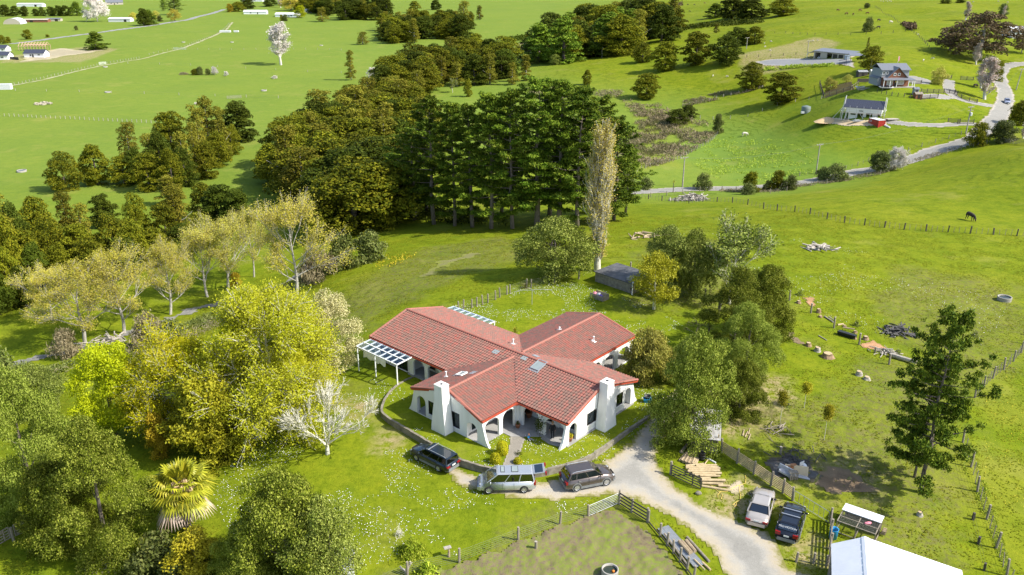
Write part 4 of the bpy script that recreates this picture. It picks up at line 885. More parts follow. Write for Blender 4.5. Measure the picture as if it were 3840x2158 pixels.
def pine(seed, H, R, bare, n=22, card=.55, pads=.92, droop=-.05, npt=15000):
 rd = random.Random(seed); mb = MB(); px, py = 0, 0; pts = []; lo = []
 for i in range(8): pts.append(Vector((px, py, H*i/7.2-.3*(i == 0)))); px += rd.uniform(-.3, .3); py += rd.uniform(-.3, .3)
 mb.tube(pts, [.5*(H/26), .42*(H/26), .36*(H/26), .3*(H/26), .24*(H/26), .17*(H/26), .1*(H/26), .03], 8)
 for k in range(n*3):
  t = bare+(1-bare)*((k+rd.random())/(n*3))**.85; z = t*H; i = min(6, int(z/H*7.2)); c = pts[i].lerp(pts[i+1], min(1, z/H*7.2-i)); a = k*2.4+rd.uniform(-.6, .6)
  tt = (t-bare)/(1-bare); L = R*(math.sin(PI*min(.98, .24+.76*tt))**.75)*rd.uniform(.35, 1.32)+.4
  e = c+Vector((math.cos(a)*L, math.sin(a)*L, L*(.10+.45*tt)+droop*L)); m = c.lerp(e, .5)+Vector((0, 0, -.05*L))
  mb.tube([c, m, e], [.10*(1.2-t)*H/26+.02, .06*(1.2-t)*H/26+.015, .015], 4, cap=False)
  for f in (.42, .66, .86, 1.0):
   q = (c.lerp(m, f*2) if f < .5 else m.lerp(e, f*2-1)); g = pads*rd.uniform(.55, 1.15)*(.75+.5*(1-tt))
   lo.append((q.x+rd.gauss(0, .35), q.y+rd.gauss(0, .35), q.z+.15+rd.uniform(-.2, .3), g, g, g*.42))
 P, N = lobe_points(lo, npt, seed, (.4, 1.2), -.4, .5); N = N*.5+np.array([0, 0, .55])
 return mb, leaves('crown', P, N, card, LF['pine'], 2, .14, .34, .75, seed)
for k, (H, R, b) in enumerate(((28, 6.4, .12), (27, 5.6, .07), (25, 6.8, .16), (29, 6.0, .20))):
 mb, cr = pine(100+k, H, R, b); add_proto('pine', mb, MT['pine_bark'], cr, H)
def broad(kind, lf, H, R, z0, n1, s1, n, size, seed, tr, k=3, flat=.75, sp=.16, asp=.6, bark='bark', prof=dome_p, low=-.55, nb=7, multi=1, hang=0, bias=.8, shell=(.72, 1.06), n2=12, s2=.14, jit=.25):
 lo = crown2(H, R, z0, prof, n1, s1, n2, s2, seed, flat, jit); P, N = lobe_points(lo, n, seed+1, shell, low, .72); mb = MB()
 for j in range(multi):
  t = trunk_mb(H*.82, tr, seed+j, .05 if multi == 1 else .12, nb, .25, R/H*.75); mb.add([(v[0]+(j-.5*(multi-1))*.5*(multi > 1), v[1], v[2]) for v in t.v], t.f)
 add_proto(kind, mb, MT[bark], leaves('crown', P, N, size, LF[lf], k, sp, asp, bias, seed+2, hang=hang), H)
broad('puriri', 'puriri', 10, 5.2, .2, 24, .36, 18000, .155, 200, .26, 4, s2=.15, low=-.5, prof=round_p); broad('puriri', 'puriri', 11, 4.6, .2, 22, .38, 17000, .155, 210, .24, 4, s2=.155, low=-.5, prof=round_p); broad('puriri', 'puriri', 8, 4.6, .1, 20, .38, 16000, .155, 220, .22, 4, s2=.155, low=-.5, prof=round_p)
broad('pohu', 'pohu', 8, 3.9, 1.2, 20, .40, 11000, .20, 230, .26, 3, multi=2, low=-.5, s2=.20); broad('pohu', 'pohu', 9, 3.5, 1.2, 17, .44, 9500, .20, 240, .24, 3, multi=2, low=-.5, s2=.22, jit=.3)
broad('lime', 'lime', 9, 3.8, 1.2, 16, .42, 8500, .20, 250, .25, 3, s2=.16); broad('cream', 'cream', 8, 3.0, 1.0, 16, .40, 8500, .16, 260, .25, 3, flat=.9, s2=.15)
broad('oliveconifer', 'olive', 8.5, 4.0, .3, 20, .40, 9000, .26, 270, .28, 3, prof=cone_p, hang=1.2, jit=.35); broad('golden', 'gold', 4, 1.3, .2, 9, .5, 2600, .17, 280, .1, 3, prof=round_p, s2=.24)
broad('drape', 'drape', 4.6, 2.5, .9, 13, .42, 5500, .30, 290, .16, 3, hang=1.8, asp=.28, multi=2, bark='pale_bark', s2=.18, jit=.35); broad('magno', 'magno', 6.2, 2.6, 1.7, 13, .42, 3600, .20, 300, .16, 3, bark='lichen_bark', shell=(.3, 1.15), s2=.2, jit=.35)
broad('roundtree', 'shrub', 4, 2.0, .3, 10, .46, 3200, .24, 310, .14, 2, prof=round_p, s2=.22); broad('roundtree', 'totara', 4, 2.1, .4, 10, .46, 3200, .24, 316, .14, 2, prof=round_p, s2=.22, jit=.35)
broad('gum', 'bronze', 14, 9, 3.0, 20, .36, 8000, .5, 320, .5, 2, bark='pale_bark', nb=18, low=-.1, s2=.13, jit=.35); broad('willow', 'drape', 5, 2.6, .5, 12, .42, 2600, .26, 330, .14, 2, s2=.2, shell=(.3, 1.2))
broad('oldconifer', 'pine', 13, 6, .6, 22, .34, 6500, .5, 340, .4, 2, prof=cone_p, flat=.32, low=-.1, jit=.35); broad('yellowtree', 'poplar', 8, 4.2, 1.5, 12, .42, 3000, .34, 350, .3, 2, s2=.2)
broad('shrubby', 'shrub', 2.0, 1.3, .0, 7, .5, 1600, .2, 360, .05, 2, prof=round_p, nb=3, s2=.26, jit=.4); broad('scrubby', 'scrub', 1.8, 1.1, .0, 7, .5, 1500, .30, 370, .04, 2, prof=round_p, nb=5, asp=.22, hang=-1, s2=.3, jit=.4); broad('sapling', 'magno', 3.2, .55, 2.1, 6, .55, 1000, .14, 380, .04, 2, bark='lichen_bark', prof=round_p, nb=0, s2=.3)
def branchy(kind, lf, seed, H, nmain, lev, nch, up, spread, r0, bark, leaf, k, minr=.02, trunk=.28, shrink=.66, sp=.12, fan=.5, lean=(0, 0), R=None, bias=.6):
 """trunk with a leader that runs up through the crown; boughs leave it all the way up"""
 g = Grow(seed, minr); rd = random.Random(seed); z1 = H*.93; ax = lambda z: Vector((lean[0]*z+.25*math.sin(z*.5+seed), lean[1]*z+.25*math.cos(z*.4+seed)-.25, z)); R = R or H*.34
 g.mb.tube([ax(-.3)]+[ax(z1*i/6) for i in range(1, 7)], [r0*1.15, r0*.95, r0*.78, r0*.6, r0*.42, r0*.25, minr], 8, cap=False)
 for i in range(nmain):
  f = (i+rd.random())/nmain; z = H*(trunk+(.86-trunk)*f); a = i*2.39996+rd.uniform(-.5, .5); s = fan*rd.uniform(.6, 1.25)*(1.15-.5*f); L = R*(.55+.75*math.sin(PI*min(1, .25+.75*f)))*rd.uniform(.7, 1.15)
  g.go(ax(z), (math.cos(a)*s+lean[0], math.sin(a)*s+lean[1], 1-.3*s), L*.62, max(minr, r0*.42*(1.1-f)), lev, nch, up, spread, shrink)
 P, D = tips_np(g); z = max(v[2] for v in g.mb.v); f = H/z
 g.mb.v = [(v[0]*f, v[1]*f, v[2]*f) for v in g.mb.v]; P = P*f
 add_proto(kind, g.mb, MT[bark], leaves('crown', P, D*.3+np.array([0,0,.5]), leaf, LF[lf], k, sp, .6, bias, seed) if lf else None, H)
branchy('poplar', 'poplar', 400, 14, 17, 3, 4, .10, .55, .22, 'pale_bark', .16, 4, .014, .16, .68, .28, .85, (.05, 0)); branchy('poplar', 'poplar', 401, 13, 15, 3, 4, .12, .5, .20, 'pale_bark', .16, 4, .014, .2, .68, .28, .8, (-.08, .03)); branchy('poplar', 'poplar', 402, 15, 19, 3, 4, .10, .55, .25, 'pale_bark', .16, 4, .014, .15, .66, .3, .95, (.03, .05))
branchy('bigyellow', 'yellow', 410, 12, 20, 3, 5, .04, .75, .35, 'lichen_bark', .165, 10, .022, .08, .70, .32, 1.3, R=5.5); branchy('bigyellow', 'yellow', 411, 11, 18, 3, 5, .03, .8, .3, 'lichen_bark', .165, 9, .022, .08, .70, .32, 1.4, R=5.2)
branchy('baretree', 'twig', 430, 20, 18, 3, 4, .10, .5, .45, 'grey_twig', .5, 2, .05, .16, .66, .5, .75, R=5.5); branchy('baretree', 'pinktwig', 431, 16, 22, 2, 4, .35, .3, .24, 'grey_twig', .3, 3, .035, .05, .66, .3, .38, R=2.9); branchy('baretree', 'twig', 432, 14, 20, 3, 4, .02, .7, .4, 'grey_twig', .45, 3, .05, .06, .66, .5, 1.3, R=6.5)
branchy('deadish', 'pohu', 440, 9, 12, 3, 4, .12, .6, .2, 'lichen_bark', .22, 3, .022, .2, .7, .22, .9, R=3.4); branchy('smallbare', 'shrub', 441, 3, 8, 2, 3, .1, .6, .05, 'bark', .14, 1, .012, .15, .7, .08, 1.0)
def whitebare():
 g = Grow(420, .024); g.mb.tube([(0,0,-.3),(.03,0,.5),(.05,.02,1.1)], [.24,.18,.15], 8, cap=False); rd = random.Random(4)
 for i in range(6):
  a = i*1.047+rd.uniform(-.3, .3); s = rd.uniform(.5, 1.0); g.go((.05,.02,rd.uniform(.7,1.1)), (math.cos(a)*s, math.sin(a)*s, .9), 2.3, .085, 5, 3, .05, .55, .70, 3, .2)
 z = max(v[2] for v in g.mb.v); f = 7.3/z; g.mb.v = [(v[0]*f*1.0, v[1]*f*1.0, v[2]*f) for v in g.mb.v]; add_proto('whitebare', g.mb, MT['lichen_bark'], None, 7.3)
whitebare()
def lombardy():
 g = Grow(450, .022); H = 25; g.mb.tube([(0,0,-.3),(.1,0,3),(0,.1,9),(0,0,16),(0,0,22)], [.55,.45,.34,.22,.08], 8, cap=False); rd = random.Random(5)
 for i in range(190):
  z = rd.uniform(1.0, 21.5); a = i*2.4; L = (2.6+2.8*math.sin(PI*min(1, (z-1.5)/22)))*rd.uniform(.7, 1.2)
  g.go((0,0,z), (math.cos(a)*.46, math.sin(a)*.46, 1), L*.62, .065, 2, 3, .3, .35, .7)
 P, D = tips_np(g); P[:, :2] *= .85; g.mb.v = [(v[0]*.85, v[1]*.85, v[2]) for v in g.mb.v]
 m = P[:, 2].max(); sel = np.random.default_rng(3).random(len(P)) < .35+.65*(P[:, 2]/m); add_proto('lombardy', g.mb, MT['lichen_bark'], leaves('crown', P[sel], D[sel]*.4, .22, LF['lomb'], 3, .2, .6, .5, 451), m)
lombardy()
# ------------------------------------------------------------------ placing
def tree_h(base, ty):
 b = (ty-1079)/FPX; Z = base[2]-CAMH; zc = base[1]*CT-Z*ST; yc = -(base[1]*ST+Z*CT); return (yc-b*zc)/(CT-b*ST)
VEG = {}
_rt = random.Random(11)
def tree(kind, name, label, px, py, top=None, wpx=None, group=None, var=None, rz=None, cat='tree', H=None, loc=None, tilt=None, sink=.15):
 p = loc or at(px, py); me = PROTO[kind]; i = _rt.randrange(len(me)) if var is None else var % len(me); tr, cr, h0 = me[i]
 h = H if H else tree_h(p, top); s = h/h0; sw = s
 if wpx and cr:
  if not hasattr(cr, 'w0x'):
   pass
  w0 = W0.setdefault(cr.name, max(v.co.x for v in cr.vertices)-min(v.co.x for v in cr.vertices)); sw = (1.0 if kind in ('puriri','bigpine','sapling') else 1.1 if kind in ('totara','darkbush','roundtree') else 1.22)*(wpx/ppm((p.x, p.y, p.z+h*.6)))/w0
  sw = min(max(sw, s*.55), s*2.3)
 if loc is not None: sw = s*_rt.uniform(1.2, 1.5)
 t = thing(name, label, cat, p-Vector((0,0,sink)), _rt.uniform(0, 6.28) if rz is None else rz, group); t.scale = (sw, sw, s)
 if tilt: t.rotation_euler = (tilt[0], tilt[1], t.rotation_euler[2])
 if tr: link('trunk', tr, t)
 if cr: link('crown', cr, t)
 return t
W0 = {}
def scatter(pix, n, spacing, seed):
 poly = zone_poly(pix); P = np.array(poly); r = random.Random(seed); out = []; lo, hi = P.min(0), P.max(0)
 for _ in range(n*60):
  x, y = r.uniform(lo[0], hi[0]), r.uniform(lo[1], hi[1])
  if not inside(np.array([x]), np.array([y]), poly)[0]: continue
  if all((x-a)**2+(y-b)**2 > spacing**2 for a, b in out): out.append((x, y))
  if len(out) >= n: break
 return [Vector((x, y, T1(x, y))) for x, y in out]

ORD = ['first','second','third','fourth','fifth','sixth','seventh','eighth','ninth','tenth','eleventh','twelfth','thirteenth','fourteenth','fifteenth']
def sort_labels(trees, what, where, bands=('at the front of', 'in the front half of', 'in the rear half of', 'at the rear of')):
 """tell the trees of a crowd apart by kind, row and order from the left"""
 t = sorted(trees, key=lambda o: o.location.y); n = len(t); B = {}
 for i, o in enumerate(t): B.setdefault((min(len(bands)-1, i*len(bands)//n), o.name.split('.')[0]), []).append(o)
 for (b, k), L in B.items():
  L.sort(key=lambda o: o.location.x/o.location.y)
  for i, o in enumerate(L):
   pos = '' if len(L) == 1 else ('leftmost ' if i == 0 else 'rightmost ' if i == len(L)-1 else ORD[min(i, 14)]+' ')
   tail = '' if len(L) == 1 or i in (0, len(L)-1) else ' from left'
   o['label'] = pos+what.get(k, k.replace('_', ' '))+tail+' '+bands[b]+' '+where
# ------------------------------------------------------------------ trees of the photograph
# pines behind the house
_b0 = len(bpy.data.objects); PINES = []
for i, (x, t, b, w) in enumerate([(1555,480,826,170),(1628,368,842,185),(1705,385,848,170),(1772,395,853,165),(1842,352,858,190),(1922,346,858,200),(2012,296,852,235),(2092,300,848,220),(2165,330,850,200),(2235,366,838,190),(2302,440,826,170),(1500,575,806,160),(2345,560,800,130),(1600,450,800,160),(1880,400,810,180),(2060,340,810,190),(2200,400,806,180)]):
 PINES.append(tree('pine', 'pine_tree', 'tall dark green pine with bare lower trunk in the grove behind the house', x, b, t, w*1.25, 'pines in the grove behind the house'))
sort_labels(PINES, {'pine_tree': 'dark green pine'}, 'the grove behind the house', ('in the front row of', 'in the middle row of', 'in the rear row of'))
# bush block left of the pines, one crown beside the other
BUSH = []
G = 'native trees of the bush block left of the pines'
LBL = {'totara': 'olive green rounded conifer packed inside the bush block left of the pines', 'kahi': 'yellow olive pointed conifer standing up out of the bush block left of the pines', 'darkbush': 'dark green broad crown packed inside the bush block left of the pines'}
for i, p in enumerate(scatter([(1010,690),(1090,600),(1230,520),(1330,450),(1440,400),(1560,420),(1640,520),(1600,700),(1540,800),(1460,850),(1340,890),(1240,850),(1130,790),(1040,760)], 90, 4.8, 3)):
 k = ['totara','totara','totara','kahi','darkbush','totara','kahi'][i % 7]; h = {'totara': 12, 'kahi': 14, 'darkbush': 12}[k]*_rt.uniform(.8, 1.2)
 BUSH.append(tree(k, {'totara': 'totara_tree', 'kahi': 'kahikatea_tree', 'darkbush': 'bush_tree'}[k], LBL[k], 0, 0, group=G, loc=p, H=h))
sort_labels(BUSH, {'totara_tree': 'olive conifer', 'kahikatea_tree': 'pale spire', 'bush_tree': 'dark tree'}, 'the bush beside the pines')
# clump in the left paddock
CLUMP = []
G = 'native trees of the clump in the left paddock'
for (x, t, b, w, k) in [(249,577,716,150,'totara'),(368,549,692,115,'totara'),(467,587,692,125,'totara'),(497,460,645,88,'kahi'),(577,502,655,88,'kahi'),(562,577,716,120,'totara'),(610,505,668,100,'darkbush'),(651,423,600,150,'totara'),(700,497,684,84,'kahi'),(741,462,655,74,'kahi'),(756,398,615,88,'kahi'),(796,365,605,82,'kahi'),(835,403,605,92,'kahi'),(900,388,530,135,'darkbush'),(776,537,670,112,'totara'),(825,497,625,105,'totara'),(872,472,578,95,'totara'),(651,562,714,105,'totara'),(700,560,700,90,'darkbush'),(520,560,690,90,'darkbush'),(640,660,770,95,'kahi'),(670,690,790,80,'kahi')]:
 CLUMP.append(tree(k, {'totara': 'totara_tree', 'kahi': 'kahikatea_tree', 'darkbush': 'bush_tree'}[k], {'totara': 'rounded olive conifer in the tree clump standing in the left paddock', 'kahi': 'pointed yellowish conifer in the tree clump standing in the left paddock', 'darkbush': 'dark broad tree in the tree clump standing in the left paddock'}[k], x, b, t, w, G))
sort_labels(CLUMP, {'totara_tree': 'olive conifer', 'kahikatea_tree': 'pale spire', 'bush_tree': 'dark tree'}, 'the left paddock clump')
# belt along the creek, behind the yellow poplars
BELT = []
G = 'native trees of the belt behind the yellow poplars'
for (x, t, b, w, k) in [(30,735,1090,180,'kahi'),(165,745,960,145,'totara'),(268,722,930,92,'kahi'),(318,765,930,85,'kahi'),(398,735,850,110,'darkbush'),(527,735,930,118,'totara'),(631,765,925,118,'totara'),(671,700,900,115,'kahi'),(770,690,820,120,'totara'),(835,700,835,150,'darkbush'),(900,715,850,110,'darkbush'),(200,830,1010,175,'totara'),(308,845,1010,150,'totara'),(437,808,990,165,'totara'),(522,830,1010,125,'totara'),(60,820,1120,135,'totara'),(124,870,1080,140,'totara'),(50,930,1150,120,'totara'),(150,920,1100,130,'darkbush'),(240,920,1080,130,'totara'),(360,900,1060,140,'totara'),(480,900,1040,130,'darkbush'),(590,860,1000,130,'totara'),(690,850,960,130,'darkbush'),(760,800,930,130,'totara'),(0,1000,1180,110,'darkbush'),(80,770,1010,110,'darkbush'),(100,1000,1150,110,'darkbush')]:
 BELT.append(tree(k, {'totara': 'totara_tree', 'kahi': 'kahikatea_tree', 'darkbush': 'bush_tree'}[k], {'totara': 'olive brown layered conifer in the dark tree belt behind the yellow poplars', 'kahi': 'pale olive spire in the dark tree belt behind the yellow poplars', 'darkbush': 'dark green tree in the dark tree belt behind the yellow poplars'}[k], x, b, t, w, G))
sort_labels(BELT, {'totara_tree': 'olive conifer', 'kahikatea_tree': 'pale spire', 'bush_tree': 'dark tree'}, 'the belt behind the poplars')
# far clumps
def clump(pix, n, sp, seed, where, kinds, h, group):
 nm = {'totara': 'totara_tree', 'kahi': 'kahikatea_tree', 'darkbush': 'bush_tree', 'pine': 'pine_tree', 'oldconifer': 'cypress_tree'}; ad = {'totara': 'olive conifer', 'kahi': 'slim conifer', 'darkbush': 'dark tree', 'pine': 'dark pine', 'oldconifer': 'spreading cypress'}
 L = []
 for i, p in enumerate(scatter(pix, n, sp, seed)):
  k = kinds[i % len(kinds)]; L.append(tree(k, nm[k], ad[k]+' '+where, 0, 0, group=group, loc=p, H=h*_rt.uniform(.75, 1.2)))
 sort_labels(L, {nm[k]: ad[k] for k in nm}, where.replace('in the', 'the', 1).replace('at the', 'the', 1), ('in the front row of', 'in the middle of', 'in the back row of'))
clump([(1050,22),(1160,50),(1290,82),(1400,88),(1500,66),(1470,35),(1250,12),(1100,6)], 55, 8, 5, 'in the far top edge wood', ['darkbush','totara','darkbush','kahi'], 16, 'trees of the far wood at the top edge')
clump([(1398,160),(1560,170),(1725,163),(1740,112),(1640,95),(1500,95),(1400,115)], 40, 7, 6, 'in the far square wood', ['totara','darkbush','totara','kahi'], 15, 'trees of the far square wood')
clump([(1430,372),(1560,388),(1660,340),(1760,335),(1900,316),(1900,250),(1800,215),(1720,220),(1620,260),(1470,310)], 48, 6, 7, 'in the gully wood', ['totara','totara','darkbush','kahi'], 13.5, 'trees of the gully wood')
clump([(2010,245),(2150,242),(2350,205),(2470,165),(2545,140),(2520,100),(2330,115),(2150,150),(2030,185)], 46, 8, 8, 'in the tall hillside wood', ['darkbush','kahi','totara','oldconifer','darkbush'], 20, 'trees of the tall wood on the slope')
clump([(1440,470),(1520,440),(1580,430),(1620,450),(1560,500)], 5, 6, 9, 'at the back fringe of the bush', ['totara'], 9, 'trees at the back edge of the bush block')
for x, t, b, w, k, nm, lab in [(2610,122,243,125,'totara','totara_tree','largest left olive conifer of the four on the right hillside'),(2722,138,240,128,'darkbush','bush_tree','darkest round tree of the four on the right hillside'),(2762,104,170,90,'darkbush','bush_tree','upper middle dark tree of the four on the right hillside'),(2828,102,166,80,'totara','totara_tree','rightmost tree of the four on the right hillside'),
 (2680,14,68,80,'oldconifer','cypress_tree','flat spreading cypress at the left end of the hilltop trees'),(2745,-25,72,95,'darkbush','bush_tree','tall dark tree in the middle of the hilltop trees'),(2815,0,72,110,'darkbush','bush_tree','wide dark tree second from right on the hilltop'),(2935,-4,60,115,'totara','totara_tree','rounded olive tree at the right end of the hilltop trees'),
 (2818,236,333,108,'totara','totara_tree','round olive tree alone below the garage yard'),(2928,276,388,142,'totara','totara_tree','big round olive tree casting a long shadow left of the brick house'),(3261,176,271,118,'totara','totara_tree','dark tree just left of the brick house, behind it'),(2202,264,318,36,'totara','totara_tree','small lone tree on the slope below the tall wood'),(2424,276,370,112,'totara','totara_tree','spreading olive tree alone on the slope above the scrub gully'),
 (2409,164,235,85,'totara','totara_tree','smaller tree of the pair on the slope at the end of the tall wood'),(2493,158,265,115,'totara','totara_tree','larger brownish tree of the pair on the slope at the end of the tall wood'),(1971,206,303,48,'kahi','kahikatea_tree','rusty brown narrow conifer right of the gully wood'),(1921,236,318,48,'kahi','kahikatea_tree','small pale pointed conifer right of the gully wood'),(1317,190,301,42,'kahi','kahikatea_tree','lone slim conifer in the flat paddock beyond the bush block'),
 (1360,120,168,45,'kahi','kahikatea_tree','pale slender tree at the left corner of the far square wood'),(1755,298,363,42,'totara','totara_tree','small umbrella tree with bare trunk on the bare knoll behind the pines'),(1698,293,348,32,'deadish','old_tree','thin half bare tree on the bare knoll behind the pines'),
 (1555,5,48,45,'totara','totara_tree','round tree in the far paddock left of the farm track top'),(1635,2,38,42,'darkbush','bush_tree','round dark tree in the far paddock, second from its left'),(1738,5,105,55,'kahi','kahikatea_tree','tall pointed tree at the right edge of the far square wood'),(1798,22,75,30,'kahi','kahikatea_tree','lone small conifer right of the far square wood'),(1765,45,95,34,'totara','totara_tree','dark tree beside the tall pointed one at the right edge of the far square wood'),
 (2010,215,240,20,'pohu','bush_tree','small grey green tree at the foot of the tall wood'),(2080,205,244,45,'pohu','bush_tree','pale grey bushy tree at the lower left foot of the tall wood'),(2280,110,200,90,'pohu','bush_tree','grey leafed tree within the front edge of the tall wood'),
 (3254,140,178,12,'kahi','kahikatea_tree','tiny pointed conifer on the slope behind the garage'),(2685,90,125,25,'kahi','kahikatea_tree','small pale spire above the four hillside trees'),
 (105,112,148,38,'totara','totara_tree','round dark tree alone in the paddock below the far shelterbelt'),(287,97,114,16,'roundtree','small_tree','small round bush alone beyond the valley road at left'),(10,132,165,28,'totara','totara_tree','dark tree at the left edge beyond the building site'),(32,140,162,22,'roundtree','small_tree','small bush beside the dark tree at the left edge'),(178,130,141,14,'roundtree','small_tree','little brown bush beside the valley road'),
 (360,120,187,84,'oldconifer','cypress_tree','big dark cypress alone right of the building site'),(290,8,60,52,'oldconifer','cypress_tree','dark layered tree left of the big white bare tree'),(540,35,97,50,'darkbush','bush_tree','grey green tree left of the pair beside the valley road'),(562,38,94,62,'oldconifer','cypress_tree','dark spreading cypress beside the valley road'),(657,36,80,44,'yellowtree','yellow_tree','yellow rounded tree beside the valley road'),(660,-14,58,95,'pine','pine_tree','big dark pine towering over the valley road'),(615,-5,42,30,'pine','pine_tree','slim pine left of the big dark pine by the valley road'),
 (895,8,44,62,'totara','totara_tree','bushy tree left of the white roofed far house'),(862,14,46,30,'golden','golden_shrub','rusty shrub at the far garden by the road'),(930,-14,34,55,'darkbush','bush_tree','dark tall tree behind the far garden'),(1014,-12,25,55,'darkbush','bush_tree','dark tree above the white roofed far houses'),(1093,-14,40,70,'yellowtree','poplar_tree','pale tan leafless tree above the white roofed far houses'),(1129,20,68,44,'lime','lime_tree','bright lime tree beside the white roofed far house'),(1208,28,82,50,'kahi','kahikatea_tree','grey green conifer right of the bright lime tree'),(1056,57,80,14,'roundtree','small_tree','left bush of two below the far white house'),(1071,55,80,22,'roundtree','small_tree','right bush of two below the far white house'),
 (600,60,82,24,'roundtree','small_tree','brown shrub in the far roadside garden'),(585,42,78,34,'yellowtree','blossom_tree','pale pinkish blossom tree by the valley road'),(500,48,76,26,'yellowtree','yellow_tree','pale yellow bush right of the far white shed')]:
 tree(k, nm, lab, x, b, t, w)
BLT = [tree('darkbush', 'shelterbelt_tree', 'dark tree', x, b, t, w, 'trees of the far left shelterbelt') for x, t, b, w in [(22,20,62,45),(60,24,62,36),(96,24,62,36),(135,34,61,32),(160,28,61,26),(193,26,61,40),(222,22,61,40),(248,22,61,44)]]
sort_labels(BLT, {'shelterbelt_tree': 'dark tree'}, 'the far upper left shelterbelt', ('in',))
for x, b, t, w, v, lab in [(1049,245,80,110,0,'tall white leafless poplar alone in the left flat paddock'),(366,82,-22,98,2,'huge white leafless tree beyond the valley road at upper left'),(3654,242,160,55,1,'left and rear one of the pale leafless poplars at the road bend'),(3694,372,212,80,1,'tallest pale leafless poplar beside the road bend'),(3670,330,220,50,1,'small pale leafless poplar left of the tallest one at the bend'),(3625,76,5,48,1,'white leafless tree on the upper right paddock'),(3762,62,22,26,1,'small faint leafless tree near the top right corner'),(3360,636,545,80,2,'leafless spreading tree beside the road next to the round dark bush'),(806,282,248,26,2,'grey round leafless shrub in the small bush row of the left paddock'),(849,286,266,18,2,'small grey shrub at the right end of the bush row'),(1030,296,282,22,2,'dry grey shrub alone in the left flat paddock'),(1400,300,250,46,2,'pale dead tree at the left edge of the gully wood'),(735,392,383,15,2,'grey shrub against the left paddock clump'),(1050,30,-20,60,1,'pale leafless tree above the white far houses')]:
 tree('baretree', 'bare_tree', lab, x, b, t, w, var=v)
for x, t, b, w, k, lab in [(732,260,282,30,'roundtree','leftmost dark bush of the small row in the left paddock'),(751,251,282,26,'roundtree','tall middle bush of the small row in the left paddock'),(780,258,282,22,'roundtree','leaning dark bush of the small row in the left paddock'),(690,271,280,40,'scrubby','low dry hedge at the left of the small bush row')]: tree(k, 'paddock_bush', lab, x, b, t, w, cat='bush')
# right: road side and hill trees
for x, t, b, w, k, nm, lab in [(3670,58,225,275,'gum','gum_tree','huge bronze gum tree with pale limbs above the road bend'),(3560,130,190,90,'gum','gum_tree','lower left bronze gum tree beside the huge one'),(3830,120,200,60,'gum','gum_tree','dark gum tree at the right edge above the road'),(3733,234,302,55,'roundtree','small_tree','dark green tree behind the leafless poplars at the bend'),(3515,254,318,62,'willow','willow_tree','thin yellowish willow beside the driveway of the brick house'),(3112,292,344,50,'willow','olive_tree','grey green round olive tree below the garage'),(3180,280,310,40,'willow','small_tree','pale scraggly tree left of the brick house'),(3666,467,546,80,'roundtree','small_tree','round green tree on the road verge by the last power pole'),(3758,455,532,105,'roundtree','small_tree','broad dark bush above the stockyard at the right edge'),(3820,385,470,70,'roundtree','small_tree','dark bush at the right edge below the driving car'),(3835,455,520,40,'baretree','bare_tree','pinkish leafless shrub at the right edge'),(3296,570,646,80,'roundtree','small_tree','round dark bush on the road verge beside the leafless tree'),(3132,620,678,92,'shrubby','roadside_shrub','wide green shrub on the near side of the road, right of the power pole'),(2814,650,722,60,'roundtree','small_tree','olive shrub hiding the road at the middle of its straight'),(2805,690,730,60,'shrubby','roadside_shrub','low grey green shrub on the fence by the road'),(2915,646,712,62,'roundtree','small_tree','dark shrub with rusty top at the roadside'),(2965,662,712,56,'shrubby','roadside_shrub','bushy green shrub with white plumes beside it at the road'),(2880,680,715,40,'shrubby','roadside_shrub','bright yellowish shrub at the roadside fence'),(2635,655,712,66,'shrubby','roadside_shrub','grey green shrub on the fence below the first power pole'),(2420,668,708,58,'shrubby','roadside_shrub','green shrub beside the timber gate at the start of the road'),(2540,410,470,95,'darkbush','bush_tree','dark low tree at the right end of the scrub gully'),(3255,70,120,18,'shrubby','hill_bush','small bush on the hill fence line beneath the cows'),(3250,12,32,24,'roundtree','hill_bush','small dark tree on the hill crest behind the cows'),(2580,395,440,70,'darkbush','bush_tree','dark bush on the fence corner by the scrub gully'),(3760,15,55,40,'roundtree','hill_bush','dark bush on the upper right hedge line'),(3545,-5,14,40,'darkbush','bush_tree','left dark tree of the pair on the top edge at right'),(3600,-8,12,90,'darkbush','bush_tree','right dark tree of the pair on the top edge at right'),(3085,630,676,50,'shrubby','roadside_shrub','small dense shrub beside the wide one at the road'),(2690,430,500,40,'roundtree','hill_bush','small bush at the left of the fence corner below the two round trees')]:
 tree(k, nm, lab, x, b, t, w, cat='tree' if 'tree' in nm else 'bush')
# yellow poplars along the creek
for i, (x, b, t, w, lab) in enumerate([(318,1287,955,285,'leftmost spring yellow poplar along the creek'),(467,1250,905,235,'second spring yellow poplar from the left, with a forked trunk'),(776,1113,838,240,'yellow poplar with leaning trunk in the middle of the creek row'),(865,1088,790,215,'yellow poplar right of the leaning one in the creek row'),(955,1040,775,170,'slim yellow poplar behind the big right one'),(1119,1108,722,280,'biggest spring yellow poplar at the right end of the creek row'),(640,1180,890,190,'sparse low yellow poplar between the two halves of the creek row'),(200,1200,990,190,'faint yellow poplar behind the leftmost one')]):
 tree('poplar', 'poplar_tree', lab, x, b, t, w, tilt=(0, .06*(-1)**i))
